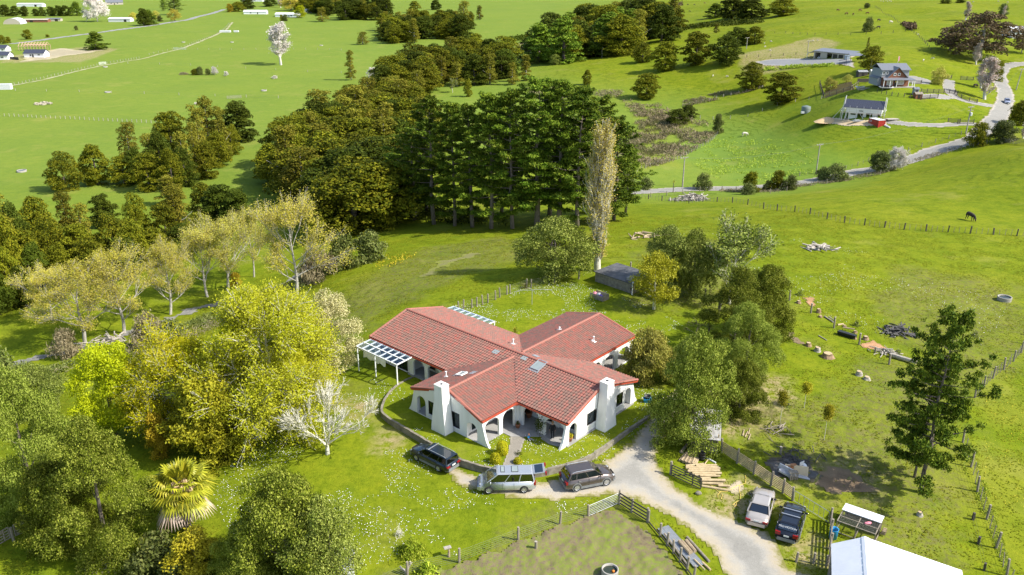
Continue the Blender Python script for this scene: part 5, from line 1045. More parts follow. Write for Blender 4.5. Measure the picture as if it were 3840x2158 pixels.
# left garden
for x, b, t, w, k, v, nm, lab in [(1030,1570,1040,640,'bigyellow',0,'yellow_tree','largest yellow green tree with pale branches left of the house'),(720,1600,1190,470,'bigyellow',1,'yellow_tree','lower yellow green tree left of the largest one'),(1120,1600,1230,300,'bigyellow',1,'yellow_tree','golden drooping side tree over the lawn, nearest the bare tree'),(1255,1405,1105,225,'cream',0,'blossom_tree','cream blossom covered round tree beside the glazed pergola'),(435,1640,1290,300,'lime',0,'lime_tree','vivid lime green tree in the left garden'),(800,1690,1420,320,'oliveconifer',0,'conifer_tree','olive golden drooping conifer over the lawn edge'),(600,1710,1545,105,'golden',0,'golden_shrub','bronze gold upright shrub between lime tree and conifer'),
 (140,1930,1400,360,'puriri',0,'evergreen_tree','big glossy evergreen at the left edge, behind'),(410,2075,1590,420,'puriri',1,'evergreen_tree','big glossy evergreen at lower left, in front of the lime tree'),(250,2045,1740,300,'puriri',2,'evergreen_tree','lower glossy evergreen at the left edge above the timber gate'),(130,1560,1380,200,'pohu',0,'evergreen_tree','pale leafed evergreen at the left edge beside the creek'),(20,1480,1330,110,'shrubby',0,'creek_shrub','small green shrub at the left edge of the creek'),(1090,2190,1790,480,'puriri',2,'evergreen_tree','glossy evergreen at the bottom edge, right of the palm'),(940,2200,1960,300,'puriri',0,'evergreen_tree','lower glossy evergreen at the bottom edge beside the golden bush'),(1240,2230,1900,280,'pohu',1,'evergreen_tree','greyish evergreen at the bottom edge beside the white hut'),(745,2160,1985,190,'golden',0,'golden_shrub','golden orange shrub at the bottom edge below the palm'),(600,2140,2020,200,'shrubby',0,'garden_shrub','dark shrub left of the golden shrub at the bottom edge'),(680,2150,2060,140,'shrubby',0,'garden_shrub','low green shrub just left of the golden shrub'),(900,1420,1280,150,'shrubby',0,'garden_shrub','green shrub hidden behind the yellow trees'),(560,1300,1180,120,'scrubby',0,'creek_scrub','dry orange scrub on the creek bank'),(250,1340,1240,110,'scrubby',0,'creek_scrub','dry scrub beside the creek stones at left'),(1190,1050,940,140,'scrubby',0,'creek_scrub','bare brown scrub at the right end of the creek'),(1290,1010,890,120,'shrubby',0,'creek_shrub','green shrub at the foot of the bush block, above the creek'),(885,1080,1020,50,'golden',0,'creek_shrub','rusty small shrub among the poplar trunks'),(1390,980,880,130,'shrubby',0,'creek_shrub','green shrubs under the bush edge beside the slope'),(640,1290,1210,120,'shrubby',0,'creek_shrub','green shrub behind the big yellow tree near the creek')]:
 tree(k, nm, lab, x, b, t, w, var=v, cat='shrub' if 'shrub' in nm or 'scrub' in nm else 'tree')
tree('whitebare', 'bare_tree', 'white lichen covered leafless tree on the left lawn', 1228, 1703, 1440, var=0, rz=.8)
# trees behind and right of the house
for x, b, t, w, k, v, nm, lab in [(2085,1040,835,255,'pohu',0,'pohutukawa_tree','round grey green tree on the back fence left of the tall columnar poplar'),(2490,1100,860,195,'pohu',1,'pohutukawa_tree','round topped evergreen behind the concrete shed'),(2590,1110,880,150,'pohu',0,'pohutukawa_tree','evergreen with bare stems right of the concrete shed'),(2735,1140,812,230,'deadish',0,'old_tree','half bare tree with pale limbs, tallest of the right garden trees'),(2452,1161,960,170,'magno',0,'yellow_tree','yellow leafed tree on white trunk beside the concrete shed'),(2860,1270,1000,220,'puriri',2,'evergreen_tree','evergreen at the right end of the garden trees beside the stumps'),(2745,1330,1010,270,'puriri',1,'evergreen_tree','tall dense evergreen in the middle of the right garden trees'),(2790,1400,1150,300,'puriri',0,'evergreen_tree','low dense evergreen in front of the right garden trees'),(2610,1268,1190,85,'smallbare',0,'garden_shrub','scraggly small tree on the lawn behind the house'),(2427,1428,1252,185,'drape',0,'willow_tree','drooping yellowish tree at the right wing of the house'),(2592,1645,1262,350,'puriri',2,'evergreen_tree','big glossy evergreen shading the driveway and the tin shed'),(2540,1430,1300,150,'puriri',2,'evergreen_tree','lower glossy evergreen right of the drooping tree'),(2770,1560,1350,200,'puriri',2,'evergreen_tree','low glossy evergreen right behind the tin shed')]:
 tree(k, nm, lab, x, b, t, w, var=v)
tree('lombardy', 'poplar_tree', 'very tall narrow columnar poplar behind the house', 2240, 1016, 443, 125, var=0)
mb, cr = pine(130, 19, 5.6, .14, 24, .45, .68, -.10, 13500); add_proto('bigpine', mb, MT['bark'], cr, 19)
tree('bigpine', 'pine_tree', 'big dark pine at lower right casting a long shadow over the burnt patch', 3452, 1846, 1178, 380, var=0)
tree('bigpine', 'pine_tree', 'second pine right behind the big one at lower right', 3428, 1792, 1360, 230, var=0, rz=2.2)
for x, b, t, lab in [(2925,1582,1466,'leftmost thin golden sapling on the right slope'),(3015,1530,1432,'rear golden sapling on the right slope'),(3090,1650,1518,'nearest golden sapling on the right slope')]: tree('sapling', 'sapling', lab, x, b, t, 58, 'golden saplings on the right slope', cat='sapling')
# ------------------------------------------------------------------ vehicles
def hd(a, b): return math.atan2(b[1]-a[1], b[0]-a[0])
WHEEL = {}
def wheel_parts(root, x, y, r, w, rimmat):
 if (r, w) not in WHEEL:
  mb = MB(); mb.lathe([(r*.62,-w/2),(r*.93,-w/2),(r,-w*.3),(r,w*.3),(r*.93,w/2),(r*.62,w/2)], 18); t = mb.xform(Matrix.Rotation(PI/2, 4, 'X')).mesh('tyre', MT['rubber'], True)
  mb = MB(); mb.lathe([(0,.0),(r*.18,.015),(r*.2,0)], 10, (0,0,w*.42)); mb.lathe([(r*.55,0),(r*.66,.03),(r*.66,-.04)], 18, (0,0,w*.4))
  for k in range(7): a = 2*PI*k/7; mb.bar((math.cos(a)*r*.12, math.sin(a)*r*.12, w*.42), (math.cos(a)*r*.6, math.sin(a)*r*.6, w*.40), r*.2, .025)
  rm = mb.xform(Matrix.Rotation(PI/2, 4, 'X')).mesh('rim', rimmat)
  mb = MB(); mb.lathe([(0,0),(r*.62,0)], 14, (0,0,w*.2)); dk = mb.xform(Matrix.Rotation(PI/2, 4, 'X')).mesh('brake_disc', MT['black']); WHEEL[(r, w)] = (t, rm, dk)
 t, rm, dk = WHEEL[(r, w)]; wh = link('wheel', t, root, (x, y, r), 0 if y < 0 else PI); link('rim', rm, wh); link('brake_disc', dk, wh)
def car(name, label, paint, p, heading, L, W, H, kind, clad=None, wb=2.65, r=.31, rails=None, bars=0, group='cars parked by the house', gate=False, roofs=0, text=None):
 """x forward; body lofted from cross-sections, glasshouse with separate panes"""
 root = thing(name, label, 'van' if kind == 'van' else 'car', p, heading, group); h2, w2 = L/2, W/2
 S = {'wagon': dict(hood=.88, cowl=.62, belt=.92, wsb=.26*L, rf=.10*L, rr=-.46*L, rb=-.485*L, tail=.95),
         'van': dict(hood=1.02, cowl=.95, belt=1.05, wsb=.345*L, rf=.16*L, rr=-.45*L, rb=-.485*L, tail=1.05),
         'suv': dict(hood=1.02, cowl=.9, belt=1.08, wsb=.235*L, rf=.08*L, rr=-.40*L, rb=-.475*L, tail=1.10),
         'sedan': dict(hood=.86, cowl=.6, belt=.90, wsb=.22*L, rf=.06*L, rr=-.20*L, rb=-.34*L, tail=.94)}[kind]
 bz, g0 = S['belt'], .20
 def ring(x, w, z0, zs, zc): return [(x,-w*.86,z0),(x,-w,z0+.16),(x,-w*1.0,z0+.38),(x,-w*.955,zs),(x,-w*.66,zc),(x,0,zc+.02),(x,w*.66,zc),(x,w*.955,zs),(x,w,z0+.38),(x,w,z0+.16),(x,w*.86,z0)]
 st = [(h2, w2*.70, .30, .50, .55), (h2-.10, w2*.84, .24, .62, .68), (h2-.35, w2*.94, g0, S['hood']-.14, S['hood']-.07), (h2-.75, w2*.985, g0, S['hood']-.06, S['hood']), (S['wsb']+.1, w2, g0, bz-.03, bz+.02), (0, w2, g0, bz, bz+.02), (S['rb']+.35, w2, g0, bz+.01, bz+.03),
          (-h2+.35, w2*.975, g0, S['tail']-.05, S['tail']), (-h2+.10, w2*.93, .26, S['tail']-.13, S['tail']-.05), (-h2, w2*.84, .34, S['tail']-.36, S['tail']-.30)]
 mb = MB(); n = 11
 for s in st: mb.v.extend(ring(*s))
 for i in range(len(st)-1):
  for k in range(n): k2 = (k+1) % n; mb.f.append((i*n+k, i*n+k2, (i+1)*n+k2, (i+1)*n+k)); mb.m.append(0)
 mb.f.append(tuple(range(n))); mb.f.append(tuple(range((len(st)-1)*n, len(st)*n))[::-1]); mb.m += [0, 0]
 body = O('body', mb, paint, root, True)
 wr, wbelt = w2*.76, w2*.935                                                    # roof and belt half widths
 A = [(S['wsb'],-wbelt,bz),(S['wsb'],wbelt,bz),(S['rb'],wbelt,bz),(S['rb'],-wbelt,bz)]; B = [(S['rf'],-wr,H-.06),(S['rf'],wr,H-.06),(S['rr'],wr,H-.07),(S['rr'],-wr,H-.07)]
 cab = MB(); k = .965; cab.hexa([(x*k if x < 0 else x*k, y*k, z) for x, y, z in (A[0],A[1],A[2],A[3])], [(x*.98, y*k, z-.02) for x, y, z in B]); O('cabin_interior', cab, MT['dark'], root)
 def pane(nm, q, mat='carglass'): mb = MB(); mb.add(q, [(0,1,2,3)]); return O(nm, mb, MT[mat], root)
 lerp = lambda a, b, t: Vector(a).lerp(Vector(b), t)
 def quad(a0, a1, b0, b1, s0, s1, t0=.06, t1=.92): return [lerp(lerp(a0, a1, s0), lerp(b0, b1, s0), t0), lerp(lerp(a0, a1, s1), lerp(b0, b1, s1), t0), lerp(lerp(a0, a1, s1), lerp(b0, b1, s1), t1), lerp(lerp(a0, a1, s0), lerp(b0, b1, s0), t1)]
 pane('windscreen', quad(A[0], A[1], B[0], B[1], .06, .94));
 if not gate: pane('rear_window', quad(A[3], A[2], B[3], B[2], .08, .92, .14, .9))
 cuts = {'wagon': (.04,.33,.36,.66,.69,.95), 'van': (.03,.36,.38,.66,.68,.96), 'suv': (.05,.40,.43,.74,.77,.93), 'sedan': (.08,.48,.51,.90)}[kind]
 for y in (0, 1):
  a0, a1, b0, b1 = (A[0], A[3], B[0], B[3]) if y == 0 else (A[1], A[2], B[1], B[2])
  for i in range(0, len(cuts), 2): pane('side_window', quad(a0, a1, b0, b1, cuts[i], cuts[i+1]))
  mb = MB()
  for s in [0]+[(cuts[i]+cuts[i+1])/2 for i in range(1, len(cuts)-1, 2)]+[1]:
   s2 = min(max(s, .012), .988); mb.bar(lerp(a0, a1, s2), lerp(b0, b1, s2), .09 if s in (0, 1) else .06, .05)
  o = O('window_pillars', mb, paint, root); o['kind'] = 'stuff'
  sy = -1 if y == 0 else 1; mb = MB(); mb.blob((S['wsb']-.32, sy*(w2+.09), bz+.06), (.07,.12,.09), 8, 6); O('wing_mirror', mb, paint if kind != 'sedan' else MT['dark_frame'], root, True)
  for i in (0, 1) if kind != 'van' else (0, .25):
   mb = MB(); mb.box((S['wsb']-1.15-.95*i, sy*(w2*.985+.012), bz-.16), (.18,.035,.035)); O('door_handle', mb, MT['alloy'] if kind in ('suv','van') else paint, root)
  mb = MB()
  for x in (S['wsb']-.25, S['wsb']-1.3, S['wsb']-2.25): mb.box((x, sy*(w2+.001), (g0+bz)/2+.06), (.012,.012,bz-g0-.22))
  O('door_gap', mb, MT['black'], root)
  mb = MB(); mb.blob((h2-.25, sy*w2*.70, S['hood']-.24), (.19,.16,.08), 8, 6); O('headlight', mb, MT['lens'], root, True)
  tz = S['tail']-.22; mb = MB()
  mb.box((-h2+.06, sy*w2*.72, tz-.02), (.17,w2*.42,.15 if kind in ('wagon','sedan') else .26)); O('tail_light', mb, MT['red_lens'], root)
  if clad: mb = MB(); mb.box((0, sy*(w2+.006), g0+.10), (wb-.75,.03,.22)); O('sill_cladding', mb, clad, root)
 mb = MB(); rf = [(S['rf']+.05,-wr,H-.075),(S['rf']+.05,wr,H-.075),(S['rr']-.04,wr,H-.08),(S['rr']-.04,-wr,H-.08)]; rt = [(S['rf']-.10,-wr*.84,H),(S['rf']-.10,wr*.84,H),(S['rr']+.10,wr*.84,H-.01),(S['rr']+.10,-wr*.84,H-.01)]
 mb.hexa([rf[3], rf[0], rf[1], rf[2]][::1], [rt[3], rt[0], rt[1], rt[2]][::1]); O('roof', mb, paint, root)
 for s, nm in ((1, 'front_bumper'), (-1, 'rear_bumper')):
  mb = MB(); mb.hexa([(s*(h2-.26),-w2*.94,.26),(s*(h2+.05),-w2*.72,.28),(s*(h2+.05),w2*.72,.28),(s*(h2-.26),w2*.94,.26)][::s], [(s*(h2-.26),-w2*.95,.56),(s*(h2+.03),-w2*.72,.54),(s*(h2+.03),w2*.72,.54),(s*(h2-.26),w2*.95,.56)][::s]); O(nm, mb, clad or paint, root)
 mb = MB(); mb.box((h2+.02,0,.62), (.05,w2*.8,.12)); O('grille', mb, MT['black'], root)
 mb = MB(); mb.box((-h2-.025 if not gate else -h2+.01, 0, .74), (.02,.40,.13)); O('number_plate', mb, MT['plate'], root)
 mb = MB(); mb.tube([(S['wsb']+.02,-w2*.5,bz+.03),(S['wsb']-.14,w2*.1,bz+.14)], .012, 4); mb.tube([(S['wsb']+.02,w2*.1,bz+.03),(S['wsb']-.14,w2*.6,bz+.14)], .012, 4); O('wiper', mb, MT['black'], root)
 for sx in (wb/2+.02, wb/2*-1+.02):
  for sy in (-1, 1):
   wheel_parts(root, sx, sy*(w2-.085), r, .20, MT['alloy']); mb = MB(); mb.lathe([(0,0),(r*1.13,0),(r*1.13,.30)], 18); mb.xform(Matrix.Translation((sx, sy*(w2+.004 if True else 0), r+.02))@Matrix.Rotation(PI/2*sy, 4, 'X')); O('wheel_arch', mb, clad if clad and kind == 'suv' else MT['black'], root)
 if rails:
  for sy in (-1, 1): mb = MB(); mb.tube([(S['rf']-.15, sy*wr*.9, H-.01),(S['rf']-.35, sy*wr*.9, H+.05),(S['rr']+.45, sy*wr*.9, H+.04),(S['rr']+.15, sy*wr*.9, H-.02)], .025, 6); O('roof_rail', mb, rails, root)
 for i in range(bars): mb = MB(); mb.bar((S['rf']-.45-.75*i, -wr*1.02, H+.07), (S['rf']-.45-.75*i, wr*1.02, H+.07), .08, .035); O('roof_bar', mb, MT['alloy'], root)
 if gate:
  th = math.radians(8); hx, hz = S['rr']-.05, H-.05; d = Vector((-math.cos(th), 0, math.sin(th))); nv = Vector((math.sin(th), 0, math.cos(th))); a = Vector((hx, 0, hz)); mb = MB(); e = a+d*.95
  def pan(p0, p1, w, t): q = [p0+Vector((0,-w,0)), p1+Vector((0,-w,0)), p1+Vector((0,w,0)), p0+Vector((0,w,0))]; mb.hexa([v-nv*t for v in q], q)
  pan(a, e, wr*1.0, .05); f = e+Vector((-.12,0,-.34)); pan(e, f, w2*.84, .05); tg = O('tailgate', mb, paint, root)
  mb = MB(); q0, q1 = a+d*.14+nv*.012, a+d*.82+nv*.012; mb.add([q0+Vector((0,-wr*.85,0)), q1+Vector((0,-wr*.85,0)), q1+Vector((0,wr*.85,0)), q0+Vector((0,wr*.85,0))], [(0,1,2,3)]); O('rear_window', mb, MT['carglass'], tg)
  for sy in (-1, 1): mb = MB(); mb.box(tuple(e+Vector((-.09, sy*w2*.7, -.14))), (.13,.24,.26)); O('tail_light', mb, MT['red_lens'], tg)
  mb = MB(); mb.box((-h2+.45,0,.86), (.5,w2*1.4,.3)); O('luggage', mb, MT['red_lens'], root)
 for i in range(roofs): x = S['rf']-.45-1.0*i; mb = MB(); mb.box((x,0,H+.006), (.34+.22*i,wr*1.25,.03)); sr = O('sunroof', mb, MT['dark_frame'], root); mb = MB(); mb.box((x,0,H+.024), (.26+.22*i,wr*1.12,.012)); O('pane', mb, MT['skyglass'], sr)
 if kind == 'wagon' or kind == 'suv': mb = MB(); mb.tube([(S['rr']-.02,0,H-.02),(S['rr']-.12,0,H+.22)], .008, 4); O('aerial', mb, MT['black'], root)
 if text:
  cu = bpy.data.curves.new('window_lettering', 'FONT'); cu.body = text; cu.size = .21; cu.align_x = 'CENTER'; cu.extrude = .002; ob = bpy.data.objects.new('tmp', cu)
  me = bpy.data.meshes.new_from_object(ob); me.materials.clear(); me.materials.append(MT['white_paint']); bpy.data.objects.remove(ob)
  a = lerp(A[3], B[3], .55); t = (lerp(B[3], B[2], .5)-lerp(A[3], A[2], .5)).normalized(); X = Vector((0,-1,0)); N = X.cross(t); lt = link('window_lettering', me, root)
  c = lerp(lerp(A[3], B[3], .42), lerp(A[2], B[2], .42), .5)+N*.012; lt.matrix_local = Matrix.Translation(c)@Matrix((X, t, N)).transposed().to_4x4()
 return root
P_NAVY = carpaint('navy_paint', (.012,.022,.034)); P_SILV = carpaint('silver_paint', (.46,.48,.50), .5); P_BRONZE = carpaint('bronze_paint', (.115,.095,.085), .5); P_CHAMP = carpaint('champagne_paint', (.50,.45,.40), .4); P_BLACK = carpaint('black_blue_paint', (.014,.018,.028)); P_GREYC = M('grey_cladding_paint', (.20,.21,.21), None, 3, .5)
def at_car(mid, heading, side): x, y = mid[0]-math.sin(heading)*side, mid[1]+math.cos(heading)*side; return Vector((x, y, T1(x, y)+.04))
h = hd((-6.22,59.95), (-8.31,61.65)); car('station_wagon', 'dark navy station wagon with grey lower trim parked on the grass by the wall', P_NAVY, at_car((-7.27,60.8), h, -.78), h, 4.68, 1.70, 1.49, 'wagon', P_GREYC, 2.65, .31, MT['alloy'], 1)
h = hd((1.01,56.87), (-1.89,56.76)); car('people_mover', 'silver people carrier with raised tailgate and two sunroofs on the driveway', P_SILV, at_car((-.44,56.82), h, -.82), h, 4.75, 1.79, 1.75, 'van', None, 2.9, .32, gate=True, roofs=2)
h = hd((5.3,57.16), (7.8,57.97)); car('sport_utility_car', 'bronze grey high-set car with silver roof rails on the driveway', P_BRONZE, at_car((6.55,57.56), h, .80), h, 4.44, 1.85, 1.66, 'suv', P_GREYC, 2.64, .36, MT['alloy'])
h = math.radians(66); a = at(2833, 1985); car('sedan_car', 'champagne sedan parked on the gravel seen from behind', P_CHAMP, Vector((a.x+math.cos(h)*2.35, a.y+math.sin(h)*2.35, a.z+.04)), h, 4.75, 1.78, 1.42, 'sedan', None, 2.67, .32)
h = math.radians(63); a = at(2944, 2042); car('estate_car', 'black high-set estate car with roof bars and white lettering on its rear window', P_BLACK, Vector((a.x+math.cos(h)*2.2, a.y+math.sin(h)*2.2, a.z+.04)), h, 4.5, 1.78, 1.64, 'suv', P_GREYC, 2.6, .34, None, 2, text='PRO-MOTION')
a = at(3775, 388); a2 = at(3768, 345); car('driving_car', 'pale blue grey car driving along the road at the right edge', carpaint('pale_blue_paint', (.42,.46,.60), .4), a+Vector((0,0,.06)), hd(a2, a), 4.3, 1.75, 1.5, 'wagon', None, 2.55, .31, group=None)
# ------------------------------------------------------------------ people
def person(name, label, loc, rz, h, joints, edges, mats, extra=None):
 """one skinned surface for the body; hair and clothes are children"""
 me = bpy.data.meshes.new('body'); me.from_pydata([j[0] for j in joints], edges, []); ob = bpy.data.objects.new('tmp', me); COL.objects.link(ob)
 m = ob.modifiers.new('s', 'SKIN');
 for i, j in enumerate(joints): me.skin_vertices[0].data[i].radius = (j[1], j[2] if len(j) > 2 else j[1]); me.skin_vertices[0].data[i].use_root = (i == 0)
 ob.modifiers.new('u', 'SUBSURF').levels = 2; dg = bpy.context.evaluated_depsgraph_get(); dg.update(); bm = bpy.data.meshes.new_from_object(ob.evaluated_get(dg)); bpy.data.objects.remove(ob)
 bm.name = 'body'; bm.materials.clear(); bm.polygons.foreach_set('use_smooth', [True]*len(bm.polygons))
 for k in mats: bm.materials.append(MT[k[0]])
 for p in bm.polygons:
  for i, k in enumerate(mats):
   if k[1](p.center): p.material_index = i
 t = thing(name, label, 'person', loc, rz); o = link('body', bm, t); return t, o
def fingers(wr, d, spread, mb):
 d = Vector(d).normalized(); s = Vector(spread).normalized()
 for k, l in ((-1.5,.068),(-.5,.08),(.5,.076),(1.5,.06)): p = Vector(wr)+s*k*.019+d*.08; q = p+d*l*.55; mb.tube([p, q, q+d*l*.4+d.cross(s)*.015], [.009,.0085,.007], 5)
 p = Vector(wr)+s*.03+d*.03; mb.tube([p, p+s*.03+d*.03, p+s*.035+d*.06], [.010,.009,.008], 5)
W_ = [((0,0,.93),.135,.10),((0,0,1.08),.125,.095),((0,.01,1.24),.15,.11),((0,0,1.37),.10,.075),((0,.0,1.45),.05,.05),((0,.015,1.53),.075,.09),((0,.02,1.61),.07,.085),
      ((-.18,0,1.35),.058),((-.25,.02,1.10),.048),((-.23,.10,.88),.032),((-.225,.12,.80),.028,.02),((.18,0,1.35),.058),((.26,.02,1.10),.048),((.27,.06,.87),.032),((.27,.08,.79),.028,.02),
      ((-.09,0,.85),.10),((-.10,.03,.48),.065),((-.10,-.02,.10),.042),((-.11,.10,.05),.04),((.09,0,.85),.10),((.09,.10,.48),.065),((.085,.13,.10),.042),((.10,.25,.05),.04)]
WE = [(0,1),(1,2),(2,3),(3,4),(4,5),(5,6),(3,7),(7,8),(8,9),(9,10),(3,11),(11,12),(12,13),(13,14),(0,15),(15,16),(16,17),(17,18),(0,19),(19,20),(20,21),(21,22)]
wp = Vector((*h2w(9.87,-4.85), .07)); wt, wb_ = person('person', 'woman in black clothes standing in the right front arch', wp, math.radians(176), 1.65, W_, WE,
 [('skin', lambda c: True), ('black_cloth', lambda c: .08 < c.z < 1.40 and not (abs(c.x) > .19 and c.z < .92)), ('rubber', lambda c: c.z <= .08)])
mb = MB(); mb.blob((0,-.03,1.63), (.095,.10,.10), 10, 8); mb.blob((0,-.06,1.53), (.085,.06,.11), 10, 8); O('hair', mb, MT['blond'], wb_, True)
mb = MB(); mb.blob((-.028,.105,1.595), (.011,.008,.008), 6, 4); mb.blob((.028,.105,1.595), (.011,.008,.008), 6, 4); O('eyes', mb, MT['black'], wb_)
mb = MB(); mb.tube([(0,.10,1.60),(0,.125,1.565),(0,.108,1.555)], [.008,.014,.01], 5); mb.tube([(-.025,.10,1.525),(.025,.10,1.525)], .007, 5); mb.blob((-.083,.01,1.575), (.012,.02,.03), 6, 5); mb.blob((.083,.01,1.575), (.012,.02,.03), 6, 5); O('face', mb, MT['skin'], wb_)
mb = MB(); fingers((-.225,.12,.81), (0,.15,-1), (0,1,0), mb); fingers((.27,.08,.80), (0,.1,-1), (0,1,0), mb); O('fingers', mb, MT['skin'], wb_)
mb = MB(); n = 18
for z, r0, r1 in ((.80,.20,.155),(1.0,.165,.13),(1.25,.175,.125),(1.36,.13,.09)): mb.v.extend([(math.cos(2*PI*k/n)*r0, math.sin(2*PI*k/n)*r1, z) for k in range(n)])
for j in range(3):
 for k in range(n): mb.f.append((j*n+k, j*n+(k+1) % n, (j+1)*n+(k+1) % n, (j+1)*n+k)); mb.m.append(0)
O('tunic', mb, MT['black_cloth'], wb_, True)
C_ = [((0,0,.09),.085,.08),((0,.0,.20),.085,.075),((0,.01,.31),.07,.06),((0,.015,.37),.035),((0,.03,.43),.065,.07),((0,.035,.49),.06,.065),((-.10,.02,.29),.035),((-.14,.08,.20),.028),((-.05,.15,.30),.02),((-.02,.16,.34),.018),((.10,.02,.29),.035),((.14,.08,.18),.028),((.09,.18,.16),.02),((.08,.21,.15),.018),
      ((-.06,.05,.08),.06),((-.10,.22,.10),.045),((-.12,.40,.06),.032),((-.12,.44,.09),.03),((.06,.05,.08),.06),((.10,.22,.09),.045),((.14,.40,.06),.032),((.14,.44,.09),.03)]
CE = [(0,1),(1,2),(2,3),(3,4),(4,5),(2,6),(6,7),(7,8),(8,9),(2,10),(10,11),(11,12),(12,13),(0,14),(14,15),(15,16),(16,17),(0,18),(18,19),(19,20),(20,21)]
cp = Vector((*h2w(8.35,-6.35), .03)); ct, cb = person('person', 'small child in blue top sitting on the ground at the path', cp, math.radians(215), .5, C_, CE,
 [('skin', lambda c: True), ('blue_cloth', lambda c: .10 < c.z < .355 and not (c.y > .13)), ('jeans', lambda c: c.z <= .13), ('white_paint', lambda c: c.y > .39)])
mb = MB(); mb.blob((0,.012,.495), (.078,.08,.07), 10, 8); O('hair', mb, MT['ginger'], cb, True)
mb = MB(); mb.blob((-.024,.097,.455), (.009,.006,.007), 6, 4); mb.blob((.024,.097,.455), (.009,.006,.007), 6, 4); O('eyes', mb, MT['black'], cb)
mb = MB(); mb.blob((0,.105,.435), (.01,.012,.01), 6, 4); mb.tube([(-.018,.095,.41),(.018,.095,.41)], .005, 4); O('face', mb, MT['skin'], cb)
mb = MB(); fingers((-.02,.16,.335), (0,-.3,1), (1,0,0), mb); fingers((.08,.20,.15), (0,1,-.2), (1,0,0), mb); mb.v = [tuple(Vector((-.02,.16,.335))+(Vector(v)-Vector((-.02,.16,.335)))*.6) if v[2] > .25 else tuple(Vector((.08,.2,.15))+(Vector(v)-Vector((.08,.2,.15)))*.6) for v in mb.v]; O('fingers', mb, MT['skin'], cb)
# ------------------------------------------------------------------ pots, shrubs and things round the house
def pot(label, p, r, h, lf, lh, ls, n, col='terracotta', name='potted_plant'):
 t = thing(name, label, 'plant', p); mb = MB(); mb.lathe([(0,0),(r*.7,0),(r,h*.85),(r*1.1,h*.86),(r*1.1,h),(r*.9,h),(r*.88,h*.9),(0,h*.9)], 14); O('pot', mb, MT[col], t, True)
 r_ = np.random.default_rng(int(p.x*100) % 9999); P = r_.normal(0, 1, (n, 3)); P /= np.linalg.norm(P, axis=1, keepdims=True); N = P.copy(); P = P*np.array([ls, ls, lh*.5])*r_.uniform(.3, 1, (n, 1))+np.array([0, 0, h+lh*.45]); link('foliage', leaves('foliage', P, N, .10, LF[lf], 2, .03, .5, .6, n), t); return t
pot('terracotta pot with a small plant beside the corner pillar', Vector((*h2w(6.35,-5.55), .05)), .22, .36, 'shrub', .35, .2, 90)
pot('big terracotta pot standing in shade against the veranda wall', Vector((*h2w(5.9,-3.45), .07)), .30, .5, 'bronze', .2, .25, 60)
pot('terracotta pot of yellow flowers in the right gable arch', Vector((*h2w(11.35,-4.2), .07)), .23, .36, 'topiary', .5, .28, 160)
t = thing('wall_shrub', 'thin green shrub in front of the veranda pillar', 'shrub', Vector((*h2w(8.8,-5.35), 0))); mb = MB(); mb.tube([(0,0,0),(.05,.02,.7),(.0,.05,1.3)], [.035,.03,.015], 6); O('stem', mb, MT['bark'], t)
r_ = np.random.default_rng(8); P = r_.normal(0, 1, (420, 3))*np.array([.22,.22,.36])+np.array([0,0,1.25]); link('crown', leaves('crown', P, P*0+r_.normal(0,1,(420,3)), .13, LF['darkbush'], 1, .03, .6, .6, 3), t)
def topiary(label, px, py, w, hpx, seed):
 p = at(px, py); p.z = max(p.z, -.02 if py < 1745 else -9); r = w/2/ppm(p); h = hpx/(ppm(p)*.82); t = thing('clipped_shrub', label, 'shrub', p); lo = [(0,0,h*.5,r*.92,r*.92,h*.5)]+[(math.cos(a)*r*.3, math.sin(a)*r*.3, h*(.3+.12*(i % 3)), r*.7, r*.7, h*.42) for i, a in enumerate((0.,1.2,2.5,3.7,5.))]
 P, N = lobe_points(lo, 2600, seed, (.88, 1.05), -.9, .9); link('crown', leaves('crown', P, N, .085, LF['topiary'], 2, .03, .6, 1.2, seed), t); mb = MB(); mb.tube([(0,0,-.1),(0,0,h*.6)], .04, 6); O('stem', mb, MT['bark'], t)
topiary('left clipped yellow green shrub by the steps', 1858, 1754, 43, 52, 1); topiary('rear clipped yellow green shrub beside the path', 1884, 1722, 43, 46, 2); topiary('clipped yellow shrub right of the garden path', 1942, 1757, 34, 38, 3)
p = at(1943, 1722); t = thing('small_bush', 'small dark bush behind the right clipped shrub', 'bush', p); P = np.random.default_rng(3).normal(0, 1, (300, 3))*np.array([.17,.17,.17])+np.array([0,0,.35]); link('crown', leaves('crown', P, P-np.array([0,0,.35]), .09, LF['darkbush'], 2, .03, .6, .8, 3), t)
# bin and bucket by the right corner
p = Vector((*h2w(12.55,6.45), T1(*h2w(12.55,6.45)))); t = thing('plastic_tub', 'blue plastic tub at the right corner of the house', 'tub', p); mb = MB(); mb.hexa([(-.28,-.2,0),(.28,-.2,0),(.28,.2,0),(-.28,.2,0)], [(-.36,-.28,.42),(.36,-.28,.42),(.36,.28,.42),(-.36,.28,.42)]); O('tub_body', mb, MT['blue_pl'], t); mb = MB(); mb.box((0,0,.43), (.78,.62,.05)); O('rim', mb, MT['blue_pl'], t)
t = thing('dark_basin', 'dark round basin standing in the blue tub', 'basin', p+Vector((.02,.02,.45))); mb = MB(); mb.lathe([(0,0),(.22,0),(.32,.24),(.35,.26),(.3,.24),(.2,.05)], 16); O('basin_body', mb, MT['black'], t, True); mb = MB(); mb.lathe([(.35,.26),(.37,.29),(.33,.29)], 16); O('rim', mb, MT['tank'], t)
